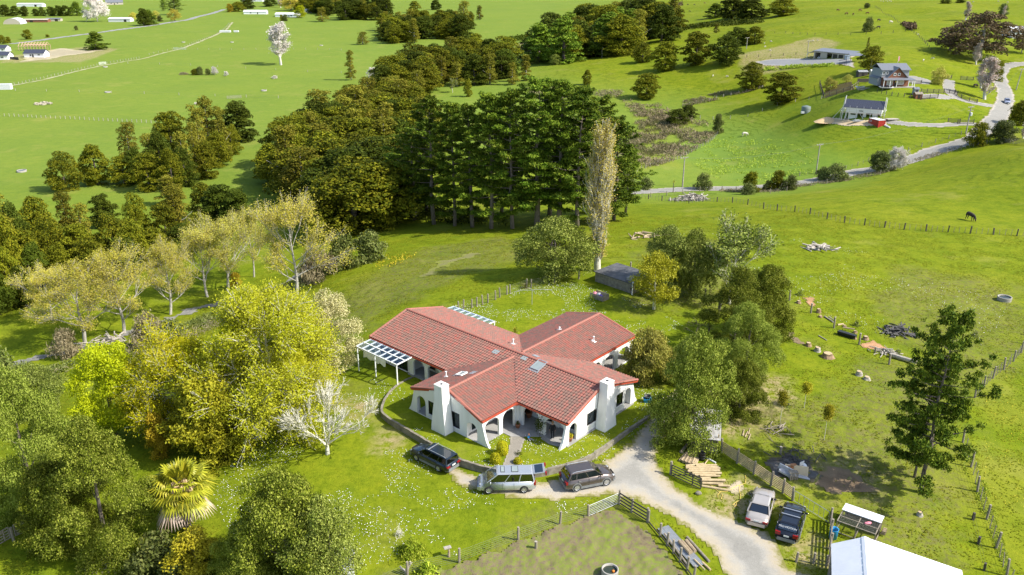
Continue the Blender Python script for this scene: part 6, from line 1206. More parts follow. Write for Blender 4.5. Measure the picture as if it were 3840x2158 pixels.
# clothesline
p = at(1995, 1143); t = thing('clothesline', 'rotary clothesline with long bent arms on the back lawn', 'clothesline', p); mb = MB(); mb.tube([(0,0,0),(0,0,2.05)], .035, 8); O('pole', mb, MT['galv'], t)
for a, l in ((PI+.15,2.3),(.12,2.5),(-1.2,1.2),(1.9,1.2)):
 mb = MB(); mb.tube([(0,0,1.95),(math.cos(a)*l*.5, math.sin(a)*l*.5, 2.02),(math.cos(a)*l, math.sin(a)*l, 1.85)], .022, 6); O('arm', mb, MT['galv'], t)
mb = MB(); mb.tube([(math.cos(a)*l*.9, math.sin(a)*l*.9, 1.9) for a, l in ((PI+.15,2.3),(-1.2,1.2),(.12,2.5),(1.9,1.2),(PI+.15,2.3))], .006, 4); O('line', mb, MT['wire'], t)
# concrete shed with flat tarred roof
A_ = at(2231, 1056); B_ = at(2370, 1104); hdg = hd(A_, B_); Ls = (B_-A_).length; zb = min(A_.z, B_.z)-.2
t = thing('concrete_shed', 'low concrete block shed with flat black tarred roof', 'shed', (A_.x, A_.y, zb), hdg); D_ = 4.6; Hs = 1.55
for k in range(3):
 n_ = 9
 for i in range(n_):
  o_ = (k % 2)*.5; x0 = max(0, (i-o_)*Ls/n_); x1 = min(Ls, (i+1-o_)*Ls/n_); mb = MB(); mb.box(((x0+x1)/2, .1, (k+.5)*Hs/3), (x1-x0-.012, .2, Hs/3-.012)); O('wall_block', mb, MT['old_concrete'], t)
mb = MB(); mb.box((Ls/2, D_-.1, Hs/2), (Ls,.2,Hs)); mb.box((.1, D_/2, Hs/2), (.2,D_-.41,Hs)); mb.box((Ls-.1, D_/2, Hs/2), (.2,D_-.41,Hs)); O('wall', mb, MT['old_concrete'], t)
MT['tar'] = M('tarred_roof', (.055,.056,.060), (.12,.12,.122), 1.2, .6, bmp=.1); mb = MB(); mb.box((Ls/2, D_/2, Hs+.06), (Ls+.25, D_+.25, .12)); O('roof', mb, MT['tar'], t)
mb = MB(); mb.box((Ls-.9, .9, Hs+.30), (1.0,.8,.36)); O('roof_hatch', mb, MT['concrete'], t)
mb = MB(); mb.tube([(Ls+.10,-.12,Hs),(Ls+.10,-.12,.1)], .07, 8); mb.tube([(Ls+.1,-.1,Hs),(Ls-.3,.5,Hs+.25)], .07, 8); O('downpipe', mb, MT['white_paint'], t)
p = at(2243, 1118); t = thing('timber_bin', 'grey timber compost bin on the back lawn', 'bin', p, hdg);
for i in range(4):
 for s in (-1, 1): mb = MB(); mb.box((.2, s*.62, .12+i*.17), (2.1,.04,.14)); O('plank', mb, MT['wood'], t)
 mb = MB(); mb.box((1.27, 0, .12+i*.17), (.04,1.2,.14)); O('plank', mb, MT['wood'], t)
for i, (x, y, m_, nm, lb) in enumerate(((-.55,.05,'pink','clothes_bundle','pink bundle of clothes lying in the timber bin'),(-.05,.1,'galv','tarpaulin','crumpled grey sheet lying in the timber bin'),(.45,-.15,'purple','clothes_bundle','purple bundle of clothes lying in the timber bin'))):
 mb = MB(); mb.blob((0,0,.0), (.38,.36,.30), 10, 7, .25); q = Matrix.Rotation(hdg, 4, 'Z')@Vector((x, y, .35)); tag(O(nm, mb, MT[m_], None, True, p+q), lb, 'cloth' if m_ != 'galv' else 'sheet')
# cabbage trees and yuccas
def spiky(name, label, p, stem, n, L, lf, heads=1, w=.07, cat='plant'):
 t = thing(name, label, cat, p); rd = random.Random(int(p.x*10)); mb = MB()
 for hh in range(heads):
  o = Vector((rd.uniform(-.5, .5), rd.uniform(-.5, .5), 0))*(heads > 1)*stem*.4; top = o+Vector((0, 0, stem*rd.uniform(.8, 1)))
  if stem > .3: mb.tube([(0,0,-.1), o*.4+Vector((0,0,stem*.5)), top], [.13,.10,.08], 7)
  lm = MB()
  for i in range(n):
   a = i*2.4; e = rd.uniform(-.35, 1.35); d = Vector((math.cos(a)*math.cos(e), math.sin(a)*math.cos(e), math.sin(e))); s = d.cross(Vector((0,0,1))).normalized()*w*.5; q = top+d*L*.55; r2 = top+d*L*rd.uniform(.85, 1.1)+Vector((0,0,-.22*L)); lm.add([top-s*.4, top+s*.4, q+s, q-s, r2], [(0,1,2,3),(3,2,4)])
  O('leaf_rosette', lm, LF[lf], t)
 if stem > .3: O('stem', mb, MT['bark'], t)
spiky('cabbage_tree', 'yellowish spiky cabbage tree among the right garden trees', at(2690, 1195), 4.2, 60, .9, 'palm', 3, cat='tree'); spiky('cabbage_tree', 'small green cabbage tree with dead skirt in the right garden', at(2655, 1280), 2.0, 50, .8, 'shrub', 1, cat='tree'); spiky('cabbage_tree', 'small slim cabbage tree at the start of the road', at(2524, 722), 3.0, 40, .9, 'palm', 1, cat='tree')
spiky('spiky_plant', 'yellow spiky plant behind the inner corner of the roofs', at(1932, 1258), .5, 50, .8, 'palm'); spiky('spiky_plant', 'green yucca beside the drooping tree', at(2385, 1415), .1, 60, .75, 'sprout'); spiky('spiky_plant', 'pale yucca at the back fence under the round tree', at(1970, 1082), .1, 40, .9, 'flax')
spiky('spiky_plant', 'pale flowering clump at the foot of the tall columnar poplar', at(2190, 1004), .05, 40, .5, 'flax')
def clumpy(name, label, px, py, w, hpx, lf, n, sz, cat='plant', asp=.22, seed=1):
 p = at(px, py); r = w/2/ppm(p); h = hpx/(ppm(p)*.85); t = thing(name, label, cat, p); r_ = np.random.default_rng(seed); P = np.stack([r_.normal(0, r*.5, n), r_.normal(0, r*.5, n), r_.uniform(0, h, n)*.8], -1); P[:, 2] *= np.clip(1.2-np.hypot(P[:, 0], P[:, 1])/r, .2, 1)
 link('foliage', leaves('foliage', P, np.stack([P[:, 0], P[:, 1], P[:, 2]*0+r*.5], -1), sz, LF[lf], 1, .04, asp, .7, seed), t)
clumpy('bright_fern', 'bright green ferny clump on the lower lawn', 1545, 2075, 95, 70, 'sprout', 1300, .30, seed=2); clumpy('leafy_plant', 'bright green rosette plant by the wire fence at the bottom', 1603, 2150, 75, 55, 'sprout', 700, .34, asp=.3, seed=3); clumpy('bare_weed', 'pale leafless weed behind the bright ferny clump', 1497, 2010, 30, 50, 'twig', 200, .3, asp=.06, seed=4)
clumpy('teal_plant', 'small bluish green plant at the edge of the conifer', 690, 1728, 26, 26, 'pohu', 260, .2, seed=5); clumpy('nettle_patch', 'bright green weeds beside the timber bin', 2222, 1122, 40, 22, 'sprout', 300, .2, seed=6)
for i, (x, y, lb) in enumerate(((3000,1108,'left rough weed among the stumps'),(3540,1190,'rough weed right of the water trough slope'),(3655,1262,'tall green weed in the right paddock'),(3210,1222,'small weed by the old posts'),(3365,1330,'dark weeds by the bark litter'))): clumpy('weed', lb, x, y, 26, 26, 'shrub', 220, .22, seed=10+i)
# fan palm
p = at(705, 1995); t = thing('fan_palm', 'big fan palm with yellow green fans and a skirt of dead leaves', 'palm', p); Hp = tree_h(p, 1830); mb = MB(); mb.tube([(0,0,-.2),(.1,0,Hp*.5),(0,0,Hp)], [.32,.27,.24], 10); O('trunk', mb, MT['bark'], t)
rd = random.Random(2)
def fan(a, e, L, dead):
 d = Vector((math.cos(a)*math.cos(e), math.sin(a)*math.cos(e), math.sin(e))); s = d.cross(Vector((0,0,1))).normalized(); u = s.cross(d); c = Vector((0,0,Hp))+d*L*.48+Vector((0,0,-.25*L if dead else -.04)); mb = MB(); mb.tube([(0,0,Hp), c], [.025,.018], 4)
 for k in range(17):
  b = -1.45+2.9*k/16; q = d*math.cos(b)+s*math.sin(b); l = L*(.62-.12*abs(b)); sw = (s*math.cos(b)-d*math.sin(b))*.085; m = c+q*l*.55; tip = c+q*l+Vector((0,0,-(.30 if not dead else .5)*L*(.4+abs(b)*.3))); mb.add([c, m-sw, tip, m+sw], [(0,1,2,3)])
 O('frond', mb, LF['deadpalm' if dead else 'palm'], t, label='pale dead frond' if dead else None)
for i in range(40): fan(i*2.4, 1.3-1.75*i/40+rd.uniform(-.1, .1), rd.uniform(2.3, 2.9), False)
for i in range(13): fan(i*2.4+.7, -.35-rd.uniform(0, .55), rd.uniform(1.9, 2.7), True)
mb = MB()
for i in range(14): a = i*2.4; mb.blob((math.cos(a)*rd.uniform(.3,1.0)+.35, math.sin(a)*rd.uniform(.3,.9)-.4, Hp+.15+rd.uniform(0,.5)), (.22,.22,.28), 7, 5, .2)
O('flower_spray', mb, M('tan_flowers', (.62,.46,.26), (.5,.36,.18), 6, .9, bmp=.4), t)
# swing, hut, boards on the left lawn
p = at(1008, 1600); t = thing('tyre_swing', 'black tyre hanging on a rope under the yellow trees', 'swing', p); mb = MB(); R_ = .36
for i in range(18):
 a = 2*PI*i/18; a2 = 2*PI*(i+1)/18; mb.tube([(0,R_*math.cos(a),.95+R_*math.sin(a)),(0,R_*math.cos(a2),.95+R_*math.sin(a2))], .13, 8, cap=False)
O('tyre', mb, MT['rubber'], t, True); mb = MB(); mb.tube([(0,0,1.3),(0,0,4.6)], .02, 5); O('rope', mb, MT['wood'], t)
p = at(942, 1652); t = thing('white_sheet', 'white speckled board leaning under the conifer edge', 'board', p, .5); mb = MB(); mb.box((0,0,.36), (1.5,.06,.95), M=Matrix.Rotation(-.75, 3, 'X')); O('board_face', mb, M('speckled_board', (.70,.69,.66), (.5,.48,.44), 9, .8), t); mb = MB(); mb.bar((-.7,.3,0),(-.7,0,.5), .05); mb.bar((.7,.3,0),(.7,0,.5), .05); O('prop', mb, MT['wood'], t)
p = at(781, 1730); mb = MB(); mb.lathe([(0,0),(.14,0),(.18,.28),(.16,.3),(0,.26)], 12); mb.tube([(-.17,0,.28),(0,0,.42),(.17,0,.28)], .012, 5); tag(O('red_bucket', mb, MT['red_steel'], None, True, p), 'small red bucket on the grass below the conifer', 'bucket')
p = at(1330, 2135); t = thing('garden_hut', 'pale blue white hut wall at the bottom edge beside the evergreen', 'hut', p, .35); mb = MB(); mb.box((-.9,.0,.85), (1.6,1.4,1.9)); O('wall', mb, MT['white_roof'], t); mb = MB(); mb.hexa([(-1.8,-.8,1.8),(0,-.8,1.8),(0,.8,1.8),(-1.8,.8,1.8)], [(-1.8,-.02,2.35),(0,-.02,2.35),(0,.02,2.35),(-1.8,.02,2.35)]); O('roof', mb, MT['galv'], t)
p = at(1683, 2088); t = thing('bird_table', 'small wooden bird table on a short log on the lower lawn', 'bird table', p); mb = MB(); mb.tube([(0,0,-.1),(.02,0,.55),(-.03,0,.8)], [.11,.08,.06], 8); O('post', mb, MT['log'], t); mb = MB(); mb.box((-.08,0,.84), (.55,.3,.07), .4); O('tray', mb, MT['grey_log'], t)
p = at(1522, 2148); t = thing('driftwood', 'forked pale driftwood standing at the bottom fence', 'driftwood', p); mb = MB(); mb.tube([(0,0,-.1),(.1,0,.3),(.3,.05,.7),(.36,.0,1.0)], [.13,.11,.08,.06], 7); mb.tube([(.03,0,.15),(-.3,0,.35),(-.42,.05,.55)], [.1,.08,.06], 7); mb.tube([(.3,.05,.7),(.5,.1,.85)], [.06,.03], 6); O('stem', mb, MT['grey_log'], t)
# concrete water troughs
def trough(label, px, py, r, h, ball=False):
 p = at(px, py); t = thing('water_trough', label, 'trough', p); mb = MB(); mb.lathe([(r*.95,-.1),(r,h*.9),(r,h),(r*.86,h),(r*.84,.25)], 28); O('trough_ring', mb, MT['concrete'], t, True); mb = MB(); mb.lathe([(0,h*.78),(r*.85,h*.78)], 28); O('water', mb, MT['water'], t)
 if ball: mb = MB(); mb.blob((r*.35,-.12,h*.84), (.11,.11,.11), 12, 8); O('float', mb, MT['orange'], t, True)
trough('round concrete water trough with an orange float at the bottom edge', 2286, 2165, .62, .75, True); trough('round concrete water trough out in the right paddock', 3765, 1128, .85, .55)
# ------------------------------------------------------------------ tin shed, timber and yard things
FL = at(2590, 1690); FR = at(2686, 1705); hdg = hd(FL, FR); Lw = (FR-FL).length; D_ = 3.4; zb = FR.z-.1
t = thing('tin_shed', 'small timber shed with corrugated iron roof under the glossy evergreen', 'shed', (FL.x, FL.y, zb), hdg); n_ = 12
for i in range(n_): mb = MB(); mb.box((Lw*(i+.5)/n_, 0, .85+.02*(i % 3)), (Lw/n_-.012, .035, 1.75)); O('plank', mb, MT['wood'], t)
for i in range(7): mb = MB(); mb.box((Lw-.02, 1.3+.30*i, .95), (.035, .28, 1.95+.03*i)); O('plank', mb, MT['wood'], t)
for i in range(8): mb = MB(); mb.box((.02, .2+.42*i, .95), (.03, .40, 1.9)); O('plank', mb, MT['wood'], t)
for x, y in ((0,0),(Lw,0),(Lw,1.1),(Lw,D_),(0,D_)): mb = MB(); mb.box((x+.03, y-.03, 1.05), (.10,.10,2.2)); O('post', mb, MT['new_wood'], t)
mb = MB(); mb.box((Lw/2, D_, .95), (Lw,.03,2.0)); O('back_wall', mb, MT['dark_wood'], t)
for j, (y0, y1) in enumerate(((-.45,1.6),(1.45,3.95))):
 for k in range(2):
  mb = MB(); x0, x1 = (-.3+k*(Lw/2+.25), Lw/2+k*(Lw/2+.25)); m_ = 26
  for i in range(m_):
   xa, xb = x0+(x1-x0)*i/m_, x0+(x1-x0)*(i+1)/m_; za, zb_ = .022*math.cos(i*PI), .022*math.cos((i+1)*PI); f = lambda y: 1.85+.12*y+.012*j+.006*k
   mb.add([(xa,y0,f(y0)+za),(xb,y0,f(y0)+zb_),(xb,y1,f(y1)+zb_),(xa,y1,f(y1)+za)], [(0,1,2,3)])
  O('roof_sheet', mb, MT['corr'], t)
t2 = thing('shed_shelf_board', 'grey boards hung on the front of the tin shed', 'boards', Vector((FL.x, FL.y, zb))+Matrix.Rotation(hdg, 3, 'Z')@Vector((.3,-.12,.9)), hdg)
for i in range(3): mb = MB(); mb.box((.9,-.05*i,-.2*i), (1.9,.05,.17)); O('plank', mb, MT['wood'], t2)
def logs(name, label, group, items, mat, r, cat='pole'):
 """items: pairs of photo points where one pole lies, and its height above the ground"""
 for i_, (a, b, dz) in enumerate(items):
  A2, B2 = at(*a, dz), at(*b, dz); mb = MB(); rr = r*random.uniform(.85, 1.2); c = A2.lerp(B2, .5); mb.tube([A2-c, (B2-A2)*.05, B2-c], [rr*1.05, rr, rr*.92], 8); tag(O(name, mb, mat, None, False, c), label.replace('{o}', ORD[i_]), cat, group)
Q = lambda x, y: (2480+x/4.022, 1560+y/4.022)
logs('timber_pole', '{o} pale round pole from the back of the pile beside the dark farm gate', 'pale poles piled beside the dark farm gate', [(Q(365,775),Q(640,745),.12),(Q(520,775),Q(835,765),.12),(Q(365,805),Q(865,795),.14),(Q(410,835),Q(885,822),.2),(Q(395,858),Q(880,850),.16),(Q(465,885),Q(905,885),.12),(Q(500,912),Q(815,908),.12),(Q(580,935),Q(885,942),.22),(Q(590,968),Q(740,962),.14),(Q(600,1000),Q(960,1008),.22),(Q(615,1035),Q(930,1046),.14),(Q(855,1072),Q(1030,1078),.14)], MT['new_wood'], .11)
logs('timber_pole', '{o} weathered pole from the left in the stack before the tin shed', 'weathered poles stacked before the tin shed', [(Q(270,690),Q(440,495),.10),(Q(300,700),Q(460,490),.18),(Q(330,715),Q(480,490),.12),(Q(350,725),Q(500,490),.2),(Q(380,740),Q(520,500),.14),(Q(400,745),Q(535,510),.22),(Q(430,750),Q(548,520),.15),(Q(460,755),Q(560,540),.2),(Q(490,755),Q(570,580),.13),(Q(515,750),Q(580,610),.1),(Q(290,560),Q(385,440),.08),(Q(310,570),Q(388,455),.08)], MT['log'], .10)
logs('sawn_plank', 'white sawn plank lying in front of the black bin', 'loose planks by the tin shed', [(Q(650,625),Q(820,718),.06)], MT['white_paint'], .09, 'plank')
logs('sawn_plank', 'long pale plank in front of the pole pile', None, [(Q(610,1068),Q(1040,1140),.08)], MT['new_wood'], .10, 'plank')
logs('sawn_plank', 'violet white board lying along the front of the tin shed', None, [(Q(560,525),Q(840,605),.5)], MT['white_paint'], .10, 'plank')
logs('sawn_plank', 'short pale stick leaning at the end of the pole pile', None, [(Q(650,760),Q(700,690),.2)], MT['new_wood'], .05, 'plank')
p = at(*Q(612, 665)); t = thing('rubbish_bin', 'black ribbed rubbish bin before the tin shed', 'bin', p); mb = MB(); mb.lathe([(0,0),(.22,0),(.27,.75),(.30,.78),(.27,.80),(.24,.74),(.2,.2),(0,.2)], 16); O('bin_body', mb, MT['black'], t, True)
for z in (.25, .5): mb = MB(); mb.lathe([(.245+.06*z,z-.02),(.265+.06*z,z),(.245+.06*z,z+.02)], 16); O('rib', mb, MT['black'], t)
def farm_gate(label, a, b, h, nr, mat, brace=True, posts=(), name='farm_gate', rw=.09):
 a, b = Vector(a), Vector(b); t = thing(name, label, 'gate', a); d = b-a; z = Vector((0,0,1))
 for i in range(nr): mb = MB(); q = z*(h*(.08+.9*i/(nr-1))); mb.bar(q, d+q, .04, rw); O('rail', mb, mat, t)
 for f in (.0, 1.0)+((.72,) if brace else ()): mb = MB(); mb.bar(d*f+z*.05, d*f+z*h, .06, rw); O('stile', mb, mat, t)
 if brace: mb = MB(); mb.bar(d*.03+z*h*.1, d*.70+z*h*.95, .035, rw*.9); O('brace', mb, mat, t)
 for q in posts: mb = MB(); q = Vector(q)-a; mb.tube([q-z*.2, q+z*(h+.2)], .11, 8); O('gate_post', mb, MT['wood'], t)
farm_gate('dark timber farm gate standing open beside the pole pile', at(*Q(150,905)), at(*Q(590,1112)), 1.1, 5, MT['dark_wood'], True, [at(*Q(140,885))])
def tube_gate(label, a, b, h, vert, rails):
 a, b = Vector(a), Vector(b); t = thing('metal_gate', label, 'gate', a); d = b-a; z = Vector((0,0,1)); mb = MB(); mb.tube([z*.1, z*h, d+z*h, d+z*.1, z*.1], .025, 6); O('gate_frame', mb, MT['galv'], t)
 for i in range(vert): mb = MB(); q = d*((i+1)/(vert+1)); mb.tube([q+z*.1, q+z*h], .018, 5); O('bar', mb, MT['galv'], t)
 for i in range(rails): mb = MB(); q = z*(.1+(h-.1)*(i+1)/(rails+1)); mb.tube([q, d+q], .015, 5); O('rail', mb, MT['galv'], t)
tube_gate('galvanised gate with thin rails at the corner of the muddy paddock', at(2209,1938), at(2316,1892), 1.05, 1, 5)
tube_gate('galvanised gate with upright bars behind the black estate car', at(2976,1882), at(3104,1962), 1.05, 6, 0)
# burnt pile with discarded furniture
def box_thing(name, label, cat, p, d, rz, mat, tilt=(0,0), bev=None):
 t = thing(name, label, cat, p, rz); R = Matrix.Rotation(tilt[0], 3, 'X')@Matrix.Rotation(tilt[1], 3, 'Y'); return t, R
p = at(2985, 1778); t, R = box_thing('broken_cabinet', 'pale broken wardrobe board on the burnt heap', 'board', p, None, -.25, None, (-.45,0)); mb = MB(); mb.box((0,0,.30), (1.9,.05,.95), M=R); O('panel', mb, MT['board'], t); mb = MB(); mb.box((.1,-.32,.06), (2.0,.5,.06), M=Matrix.Rotation(.1, 3, 'Y')); O('panel', mb, MT['sofa'], t); mb = MB(); mb.box((-.7,.25,.62), (.9,.04,.10)); O('top_rail', mb, MT['dark_wood'], t)
p = at(2945, 1785); t = thing('broken_sofa', 'grey broken seat lying on the burnt heap', 'seat', p, -.5); mb = MB(); mb.box((0,0,.28), (1.2,.5,.16), M=Matrix.Rotation(.3, 3, 'Y')); O('seat', mb, MT['sofa'], t); mb = MB(); mb.box((-.1,.3,.5), (1.2,.14,.5), M=Matrix.Rotation(.25, 3, 'Y')); O('backrest', mb, MT['sofa'], t)
for x in (-.5, .5): mb = MB(); mb.bar((x,-.2,.25), (x*1.1,-.3,-.02), .06); O('leg', mb, MT['dark_wood'], t)
p = at(2972, 1795); t = thing('timber_crate', 'small slatted timber crate before the burnt heap', 'crate', p, .1)
for i in range(5): mb = MB(); mb.box((-.3+.15*i,-.25,.35), (.07,.03,.7)); O('slat', mb, MT['wood'], t)
for z in (.1, .65): mb = MB(); mb.box((0,0,z), (.75,.5,.05)); O('shelf', mb, MT['wood'], t)
p = at(2962, 1772); mb = MB(); mb.box((0,0,.4), (.4,.35,.5), .4); mb.box((.25,.1,.7), (.5,.3,.04), .2); tag(O('wooden_box', mb, M('orange_wood', (.38,.17,.06), (.30,.13,.05), 5, .6), None, False, p), 'small orange wooden box on the burnt heap', 'box')
p = at(3005, 1752); mb = MB(); mb.box((0,0,.25), (.5,.03,.6), .5, ); mb.box((.3,.1,.15), (.3,.5,.03)); tag(O('broken_shelf', mb, MT['white_paint'], None, False, p), 'white broken shelf behind the burnt heap', 'shelf')
mb = MB(); rd = random.Random(5)
for i in range(60):
 q = at(2975+rd.gauss(0, 45), 1728+rd.gauss(0, 18)); a = rd.uniform(0, PI); L_ = rd.uniform(.3, 1.3); d = Vector((math.cos(a), math.sin(a), rd.uniform(-.1,.25)))*L_*.5; mb.bar(q-d+Vector((0,0,.1)), q+d+Vector((0,0,.15)), .05)
o = O('charred_sticks', mb, MT['charcoal'], None); o['kind'] = 'stuff'
# hen coop
p = at(3142, 2000); t = thing('hen_coop', 'wire hen run with white flat roof behind the barn', 'coop', p, -.62); Lc, Dc, Hc = 2.8, 1.5, 1.05
for x in (-.2, Lc/2-.2, Lc-.2):
 mb = MB()
 for y in (0, Dc): mb.bar((x,y,0),(x,y,Hc), .06)
 mb.bar((x,0,Hc),(x,Dc,Hc), .06); mb.bar((x,0,.05),(x,Dc,.05), .06); O('frame_hoop', mb, MT['wood'], t)
for y in (0, Dc/2, Dc): mb = MB(); mb.bar((-.2,y,Hc+.03),(Lc-.2,y,Hc+.03), .06); O('frame_rail', mb, MT['wood'], t)
for y in (0,): mb = MB(); mb.bar((-.2,y,.06),(Lc-.2,y,.06), .06); O('frame_rail', mb, MT['wood'], t)
mb = MB()
for i in range(40): x = -.2+Lc*i/39; mb.tube([(x,0,.05),(x,0,Hc)], .006, 3, cap=False); mb.tube([(x,0,Hc+.02),(x,Dc,Hc+.02)], .006, 3, cap=False)
o = O('wire_mesh', mb, MT['wire'], t); o['kind'] = 'stuff'
mb = MB(); mb.box((Lc/2-.2, Dc+.5, Hc+.12), (Lc+.1, 1.1, .06), M=Matrix.Rotation(-.06, 3, 'X')); O('roof', mb, MT['white_roof'], t); mb = MB(); mb.box((Lc/2-.2, Dc+.95, .55), (Lc-.1,.04,1.1)); mb.box((Lc-.22, Dc+.5, .55), (.04,.9,1.1)); O('nest_box', mb, MT['dark_wood'], t)
for i in range(9): mb = MB(); mb.tube([(Lc-.1+.05*(i % 3), Dc+.2+.2*(i//3), .12+.14*(i % 3)),(Lc+.25, Dc+.25+.2*(i//3), .12+.14*(i % 3))], .07, 7); tag(O('firewood_log', mb, MT['log'], None, False, p, -.62), 'short split log stacked beside the hen run', 'firewood', 'firewood beside the hen run')
mb = MB(); mb.blob((0,0,0), (.28,.12,.1), 8, 6, .3); tag(O('pink_cloth', mb, MT['pink'], None, True, p+Matrix.Rotation(-.62, 3, 'Z')@Vector((1.8,.95,Hc+.1))), 'pink rag lying on the hen run', 'cloth')
p = at(3123, 2018); mb = MB(); mb.lathe([(0,0),(.30,0),(.34,.8),(.36,.85),(.3,.83),(.28,.1)], 8); tag(O('blue_drum', mb, MT['blue_pl'], None, True, p), 'blue plastic drum between the fence and the barn', 'drum')
# barn with white roof
g0b = -1.7; L_ = Vector((23.1,48.8,0)); E_ = Vector((31.15,46.0,0)); dd = (E_-L_).normalized(); bb = Vector((dd.y, -dd.x, 0)); hdg = math.atan2(dd.y, dd.x); Wb = (E_-L_).length
t = thing('barn', 'grey sided barn with white ribbed metal roof at the lower right corner', 'barn', (L_.x, L_.y, g0b), hdg); zr, ze, rx, Lb = 3.55, 2.4, 2.1, 12.0
mb = MB(); mb.hexa([(.15,-Lb+.1,0),(Wb-.15,-Lb+.1,0),(Wb-.15,-.15,0),(.15,-.15,0)], [(.15,-Lb+.1,ze-.05),(Wb-.15,-Lb+.1,ze-.05),(Wb-.15,-.15,ze-.05),(.15,-.15,ze-.05)]); mb.add([(.15,-.15,ze-.05),(rx,-.15,zr-.08),(Wb-.15,-.15,ze-.05)], [(0,1,2)]); O('wall', mb, MT['corr'], t)
def rsheet(x0, z0, x1, z1, y0, y1, mat, k):
 mb = MB(); n = 6
 for i in range(n):
  ya, yb = y0+(y1-y0)*i/n, y0+(y1-y0)*(i+1)/n; h0 = .03 if i == 0 else 0
  mb.add([(x0,ya,z0+h0),(x0,yb,z0),(x1,yb,z1),(x1,ya,z1+h0)], [(0,1,2,3)])
 O('roof_sheet', mb, mat, t)
for i in range(16):
 ya, yb = -Lb*i/16, -Lb*(i+1)/16-.02; rsheet(0, ze, rx-.05, zr, ya, yb, MT['white_roof'], i); rsheet(Wb, ze, rx+.05, zr, ya, yb, MT['white_roof'], i)
mb = MB(); mb.hexa([(rx-.22,-Lb,zr-.06),(rx+.30,-Lb,zr-.03),(rx+.30,.05,zr-.03),(rx-.22,.05,zr-.06)], [(rx-.02,-Lb,zr+.06),(rx+.02,-Lb,zr+.06),(rx+.02,.05,zr+.06),(rx-.02,.05,zr+.06)]); O('ridge_cap', mb, MT['white_roof'], t)
# stack beside the lower fence: iron sheets, round logs
Q2 = lambda x, y: (2360+x/2.272, 1780+y/2.272)
for i, (a, b, w_) in enumerate(((Q2(285,455),Q2(420,610),1.0),(Q2(420,600),Q2(600,790),.9))):
 A2, B2 = at(*a, .10), at(*b, .12); d = (B2-A2); n = Vector((-d.y, d.x, 0)).normalized(); mb = MB(); m_ = 16
 for j in range(m_):
  f0, f1 = (j/m_-.5)*w_, ((j+1)/m_-.5)*w_; z0, z1 = .02*math.cos(j*PI), .02*math.cos((j+1)*PI); mb.add([n*f0+Vector((0,0,z0)), n*f1+Vector((0,0,z1)), d+n*f1+Vector((0,0,z1)), d+n*f0+Vector((0,0,z0))], [(0,1,2,3)])
 tag(O('iron_sheet', mb, MT['galv'], None, False, A2), ('upper' if i == 0 else 'lower')+' corrugated iron sheet lying along the timber fence', 'iron sheet')
logs('round_log', '{o} thick round log from the left on the iron sheets by the fence', 'thick logs beside the iron sheets', [(Q2(420,592),Q2(515,700),.28),(Q2(445,585),Q2(530,685),.2),(Q2(480,575),Q2(560,670),.14)], MT['log'], .14, 'log')
logs('timber_beam', 'long dark beam lying nearest the driveway edge', None, [(Q2(490,540),Q2(680,750),.08)], MT['wood'], .09, 'beam'); logs('timber_beam', 'grey beam lying beside the upper iron sheet', None, [(Q2(300,515),Q2(500,790),.1)], MT['wood'], .1, 'beam'); logs('timber_beam', 'pale beam on the lower iron sheet', None, [(Q2(550,740),Q2(640,830),.2)], MT['new_wood'], .07, 'beam'); logs('timber_beam', 'short pale beam near the bottom edge by the driveway', None, [(Q2(620,755),Q2(690,820),.08)], MT['new_wood'], .08, 'beam')
p = at(*Q(555, 1180)); mb = MB(); mb.blob((0,0,.08), (.28,.2,.2), 9, 6, .18); tag(O('grey_rock', mb, MT['old_concrete'], None, False, p), 'grey rock on the verge below the dark farm gate', 'rock')
mb = MB(); pts = [at(*Q(x, y), .05) for x, y in ((690,990),(730,1040),(800,1100),(860,1150),(920,1200),(900,1265),(850,1245),(850,1200),(890,1150),(1000,1145),(1100,1080),(1180,1050),(1260,1030),(1275,960),(1265,905))]; mb.tube(pts, .025, 5); pts = [at(*Q(x, y), .05) for x, y in ((1180,1060),(1170,1120),(1190,1200),(1185,1280),(1110,1320),(1075,1350),(1100,1380),(1135,1350),(1130,1315))]; mb.tube(pts, .025, 5); tag(O('yellow_hose', mb, MT['yellow'], None), 'yellow hose lying in loops on the grass by the sedan', 'hose')
# stumps, log heaps and old posts on the right slope
def stump(label, px, py, r, h, mat='stump'):
 p = at(px, py); r *= .8; h *= .85; t = thing('tree_stump', label, 'stump', p); rd = random.Random(px); mb = MB(); n = 12; o = 0
 for z, k in ((-.1,1.35),(.12,1.1),(h*.6,.9),(h,.82)): mb.v.extend([(math.cos(2*PI*i/n)*r*k*rd.uniform(.85,1.15), math.sin(2*PI*i/n)*r*k*rd.uniform(.85,1.15), z+(rd.uniform(-.08,.08) if z == h else 0)) for i in range(n)])
 for j in range(3):
  for i in range(n): mb.f.append((j*n+i, j*n+(i+1) % n, (j+1)*n+(i+1) % n, (j+1)*n+i)); mb.m.append(0)
 O('bark_side', mb, MT[mat], t); mb = MB(); top = [(math.cos(2*PI*i/n)*r*.74, math.sin(2*PI*i/n)*r*.74, h*.97) for i in range(n)]; mb.add(top, [tuple(range(n))]); O('cut_top', mb, MT['new_wood'], t)
Q3 = lambda x, y: (2900+x/2.272, 1120+y/2.272)
